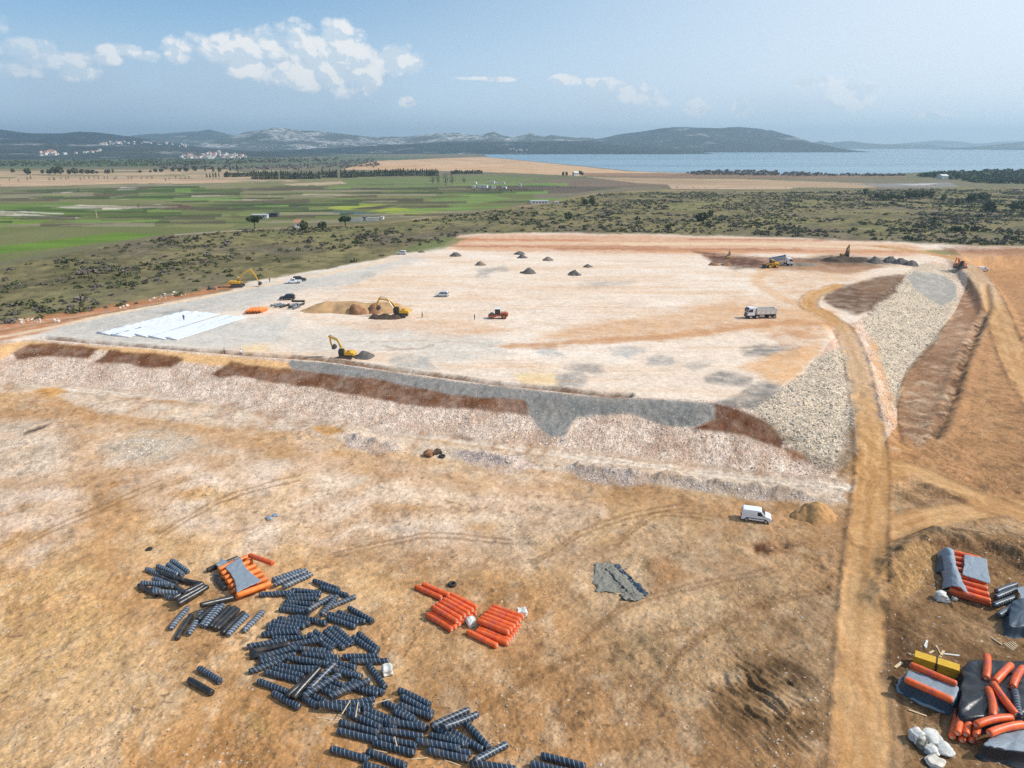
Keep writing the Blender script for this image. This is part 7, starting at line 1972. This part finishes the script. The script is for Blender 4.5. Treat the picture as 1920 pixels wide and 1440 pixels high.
wood([(600, 396), (760, 402), (880, 392), (1000, 372), (1200, 352), (1480, 352), (1760, 348), (1760, 356), (1300, 360), (1040, 380), (900, 400), (740, 412)], 1300, 1.6, 'undergrowth', 'dense brown brushwood where fields meet scrub', 'twig')

# ---- buildings
def house_mesh(L, W, Hh, rh, wall, roof):
    mb = MB(); mb.box((0, 0, Hh / 2), (L, W, Hh))
    n0 = len(mb.f)
    e = .35
    mb.add([(-L / 2 - e, -W / 2 - e, Hh - .1), (L / 2 + e, -W / 2 - e, Hh - .1), (L / 2 + e, 0, Hh + rh), (-L / 2 - e, 0, Hh + rh), (-L / 2 - e, W / 2 + e, Hh - .1), (L / 2 + e, W / 2 + e, Hh - .1)], [(0, 1, 2, 3), (3, 2, 5, 4), (0, 3, 4), (1, 5, 2), (0, 4, 5, 1)])
    me = bpy.data.meshes.new('house'); me.from_pydata(mb.v, [], mb.f); me.materials.append(M[wall]); me.materials.append(M[roof])
    for i, p in enumerate(me.polygons): p.material_index = 1 if i >= n0 else 0
    return me
HME = [house_mesh(11, 8, 6, 2.2, 'house_wall', 'roof_tile'), house_mesh(9, 8, 5.5, 1.8, 'house_wall', 'roof_tile'), house_mesh(14, 9, 7, 1.6, 'house_wall', 'grey_roof'), house_mesh(10, 9, 7.5, 2.2, 'house_wall', 'roof_tile')]
from mathutils.bvhtree import BVHTree
dg = bpy.context.evaluated_depsgraph_get()
hv, hf = [], []
for ob in list(COL.objects):
    if ob.name.startswith('hill'):
        n0 = len(hv); hv += [v.co.copy() for v in ob.data.vertices]; hf += [[n0 + i for i in p.vertices] for p in ob.data.polygons]
BV = BVHTree.FromPolygons(hv, hf)
def land(px, py):
    a = (px - 960) / F; b = (720 - py) / F
    d = Vector((a, cp + b * sp, -sp + b * cp)).normalized()
    hit = BV.ray_cast(Vector((0, 0, H)), d, 60000)
    if hit[0] is not None and hit[0].z > 0: return hit[0]
    x, y = at(px, py, 0); 
    return Vector((x, y, 0)) if y < 5200 else None
def village(poly, n, label, group, sc=1.0):
    bx = [q[0] for q in poly]; by = [q[1] for q in poly]; k = 0; tries = 0
    while k < n and tries < n * 30:
        tries += 1
        px, py = random.uniform(min(bx), max(bx)), random.uniform(min(by), max(by))
        if sdf_poly(np.array([px]), np.array([py]), poly)[0] > 0: continue
        p = land(px, py)
        if p is None: continue
        o = link_mesh('village_house', random.choice(HME)); o.location = (p.x, p.y, p.z - 1.0)
        s = sc * random.uniform(.8, 1.3); o.scale = (s, s, s); o.rotation_euler[2] = random.uniform(-.5, .5) + random.choice((0, 1.57))
        tag(o, label, 'house', group); k += 1
village([(72, 287), (95, 285), (126, 288), (124, 291), (72, 292)], 16, 'white house with a tiled roof in the low left hamlet', 'houses of the low left hamlet')
village([(137, 286), (160, 282), (205, 281), (205, 284), (140, 289)], 9, 'white house in the hamlet right of the low left one', 'houses of the second hamlet')
village([(178, 270), (210, 266), (255, 266), (255, 271), (185, 273)], 26, 'white house in the upper hillside village, left part', 'houses of the upper hillside village')
village([(256, 267), (310, 267), (356, 273), (350, 276), (300, 272), (256, 270)], 20, 'white house in the upper hillside village, right part', 'houses of the upper hillside village')
village([(335, 296), (345, 292), (400, 286), (440, 287), (466, 296), (440, 298), (340, 298)], 62, 'white house in the dense village above the marsh plain', 'houses of the dense village')
village([(380, 274), (440, 271), (450, 274), (390, 277)], 12, 'white house at the foot of the rocky hill, left group', 'houses below the rocky hill')
village([(485, 275), (520, 272), (640, 269), (640, 273), (540, 279), (490, 278)], 34, 'white house at the foot of the rocky hill, right group', 'houses below the rocky hill')
village([(950, 281), (965, 279), (1000, 283), (960, 284)], 7, 'tiny white house on the wooded slope by the lake', 'houses by the lake')
def building(px, py, wpx, hpx, dep, wall, roof, label, name='farm_house', gable=True, rz=0.0, cat='building', win=2):
    x, y = at(px, py, 0)
    if y < 1150: x, y, zg = on_ground(px, py)
    else: zg = gz(x, y)
    mpp = (y * cp - (zg - H) * sp) / F
    w = wpx * mpp; h = hpx * mpp
    root = empty(name, (x, y, zg), rz, label, cat)
    hw_ = h * (.68 if gable else .9)
    MB().box((0, 0, hw_ / 2 - .2), (w, dep, hw_ + .4)).build('wall', M[wall], root)
    if gable:
        MB().prism([(-dep / 2 - .4, hw_ + .01), (0, h), (dep / 2 + .4, hw_ + .01)], -w / 2 - .3, w / 2 + .3).build('roof', M[roof], root)
        r_ = [o for o in root.children if o.name.startswith('roof')][0]; r_.rotation_euler[2] = math.pi / 2
    else: MB().box((0, 0, hw_ + .12), (w + .5, dep + .5, .22)).build('roof', M[roof], root)
    for k in range(win):
        xx = -w / 2 + w * (k + 1) / (win + 1)
        MB().box((xx, -dep / 2 - .02, hw_ * .55), (min(1.2, w / (win + 1) * .5), .06, hw_ * .35)).build('window', M['glass'], root)
    return root
building(560, 426, 13, 14, 6, 'house_wall', 'roof_tile', 'small white house with a red tiled roof between two trees', win=1, rz=.2)
building(488, 409, 28, 7, 7, 'grey_roof', 'grey_roof', 'long low grey shed in the green fields, pale half', 'farm_shed', False, .12, win=4)
building(512, 406, 20, 7, 7, 'dark_roof', 'dark_roof', 'dark half of the long low shed in the green fields', 'farm_shed', False, .12, win=0)
building(668, 415, 23, 6, .6, 'stone_wall', 'stone_wall', 'left white roofless wall by the umbrella pine', 'ruined_wall', False, .05, 'wall', 0)
building(699, 414, 21, 6, .6, 'stone_wall', 'stone_wall', 'right white roofless wall by the umbrella pine', 'ruined_wall', False, .05, 'wall', 0)
building(684, 413, 8, 6, 4, 'grey_roof', 'dark_roof', 'small grey hut between the two white walls', 'hut', False, .05, 'hut', 1)
building(717, 411, 5, 5, 4, 'house_wall', 'grey_roof', 'tiny white hut right of the roofless walls', 'hut', False, 0, 'hut', 0)
for i, (px, py, w, h) in enumerate([(891, 345, 5, 4), (905, 352, 19, 5), (923, 344, 9, 5), (933, 345, 5, 3), (944, 345, 5, 4), (888, 352, 6, 4), (925, 353, 8, 4), (946, 354, 8, 4), (975, 349, 5, 6)]):
    building(px, py, w, h, 6, 'house_wall', 'grey_roof', 'pale farm shed in the small cluster of the middle fields, ' + ORD[i], 'farm_shed', False, random.uniform(-.2, .2), win=1)
building(1011, 382, 34, 6, 8, 'house_wall', 'grey_roof', 'long pale shed at the near edge of the middle fields', 'farm_shed', False, .08, win=5)
building(1043, 382, 8, 4, 4, 'house_wall', 'grey_roof', 'small pale hut right of the long shed', 'hut', False, 0, 'hut', 1)
building(1079, 329, 9, 8, 9, 'house_wall', 'house_wall', 'lone white house near the marsh and lake', 'farm_house', True, .3, win=2)
building(1767, 335, 12, 8, 14, 'house_wall', 'house_wall', 'white round-topped hall before the right-hand wood', 'hall', True, 0, win=0)
building(231, 289, 22, 5, 20, 'house_wall', 'house_wall', 'long cream hall below the hillside village', 'hall', False, .1, win=0)
building(257, 287, 10, 4, 14, 'house_wall', 'grey_roof', 'white hall right of the long cream one', 'hall', False, 0, win=0)
building(147, 275, 18, 3, 12, 'house_wall', 'house_wall', 'long cream building on the slope left of the village', 'hall', False, 0, win=0)
# poles
for px, py, hh, lb in [(182, 409, 15, 'thin wooden pole standing in the left green field'), (506, 371, 8, 'small wooden pole in the middle fields')]:
    x, y, zg = on_ground(px, py); mpp = (y * cp - (zg - H) * sp) / F
    root = empty('utility_pole', (x, y, zg), 0, lb, 'pole')
    MB().cyl((0, 0, -.3), (0, 0, hh * mpp), .22, 8, .16).build('pole', M['timber'], root); MB().box((0, 0, hh * mpp - .5), (2.0, .14, .14)).build('crossarm', M['timber'], root)
print('rolls', ROLL_COUNT)
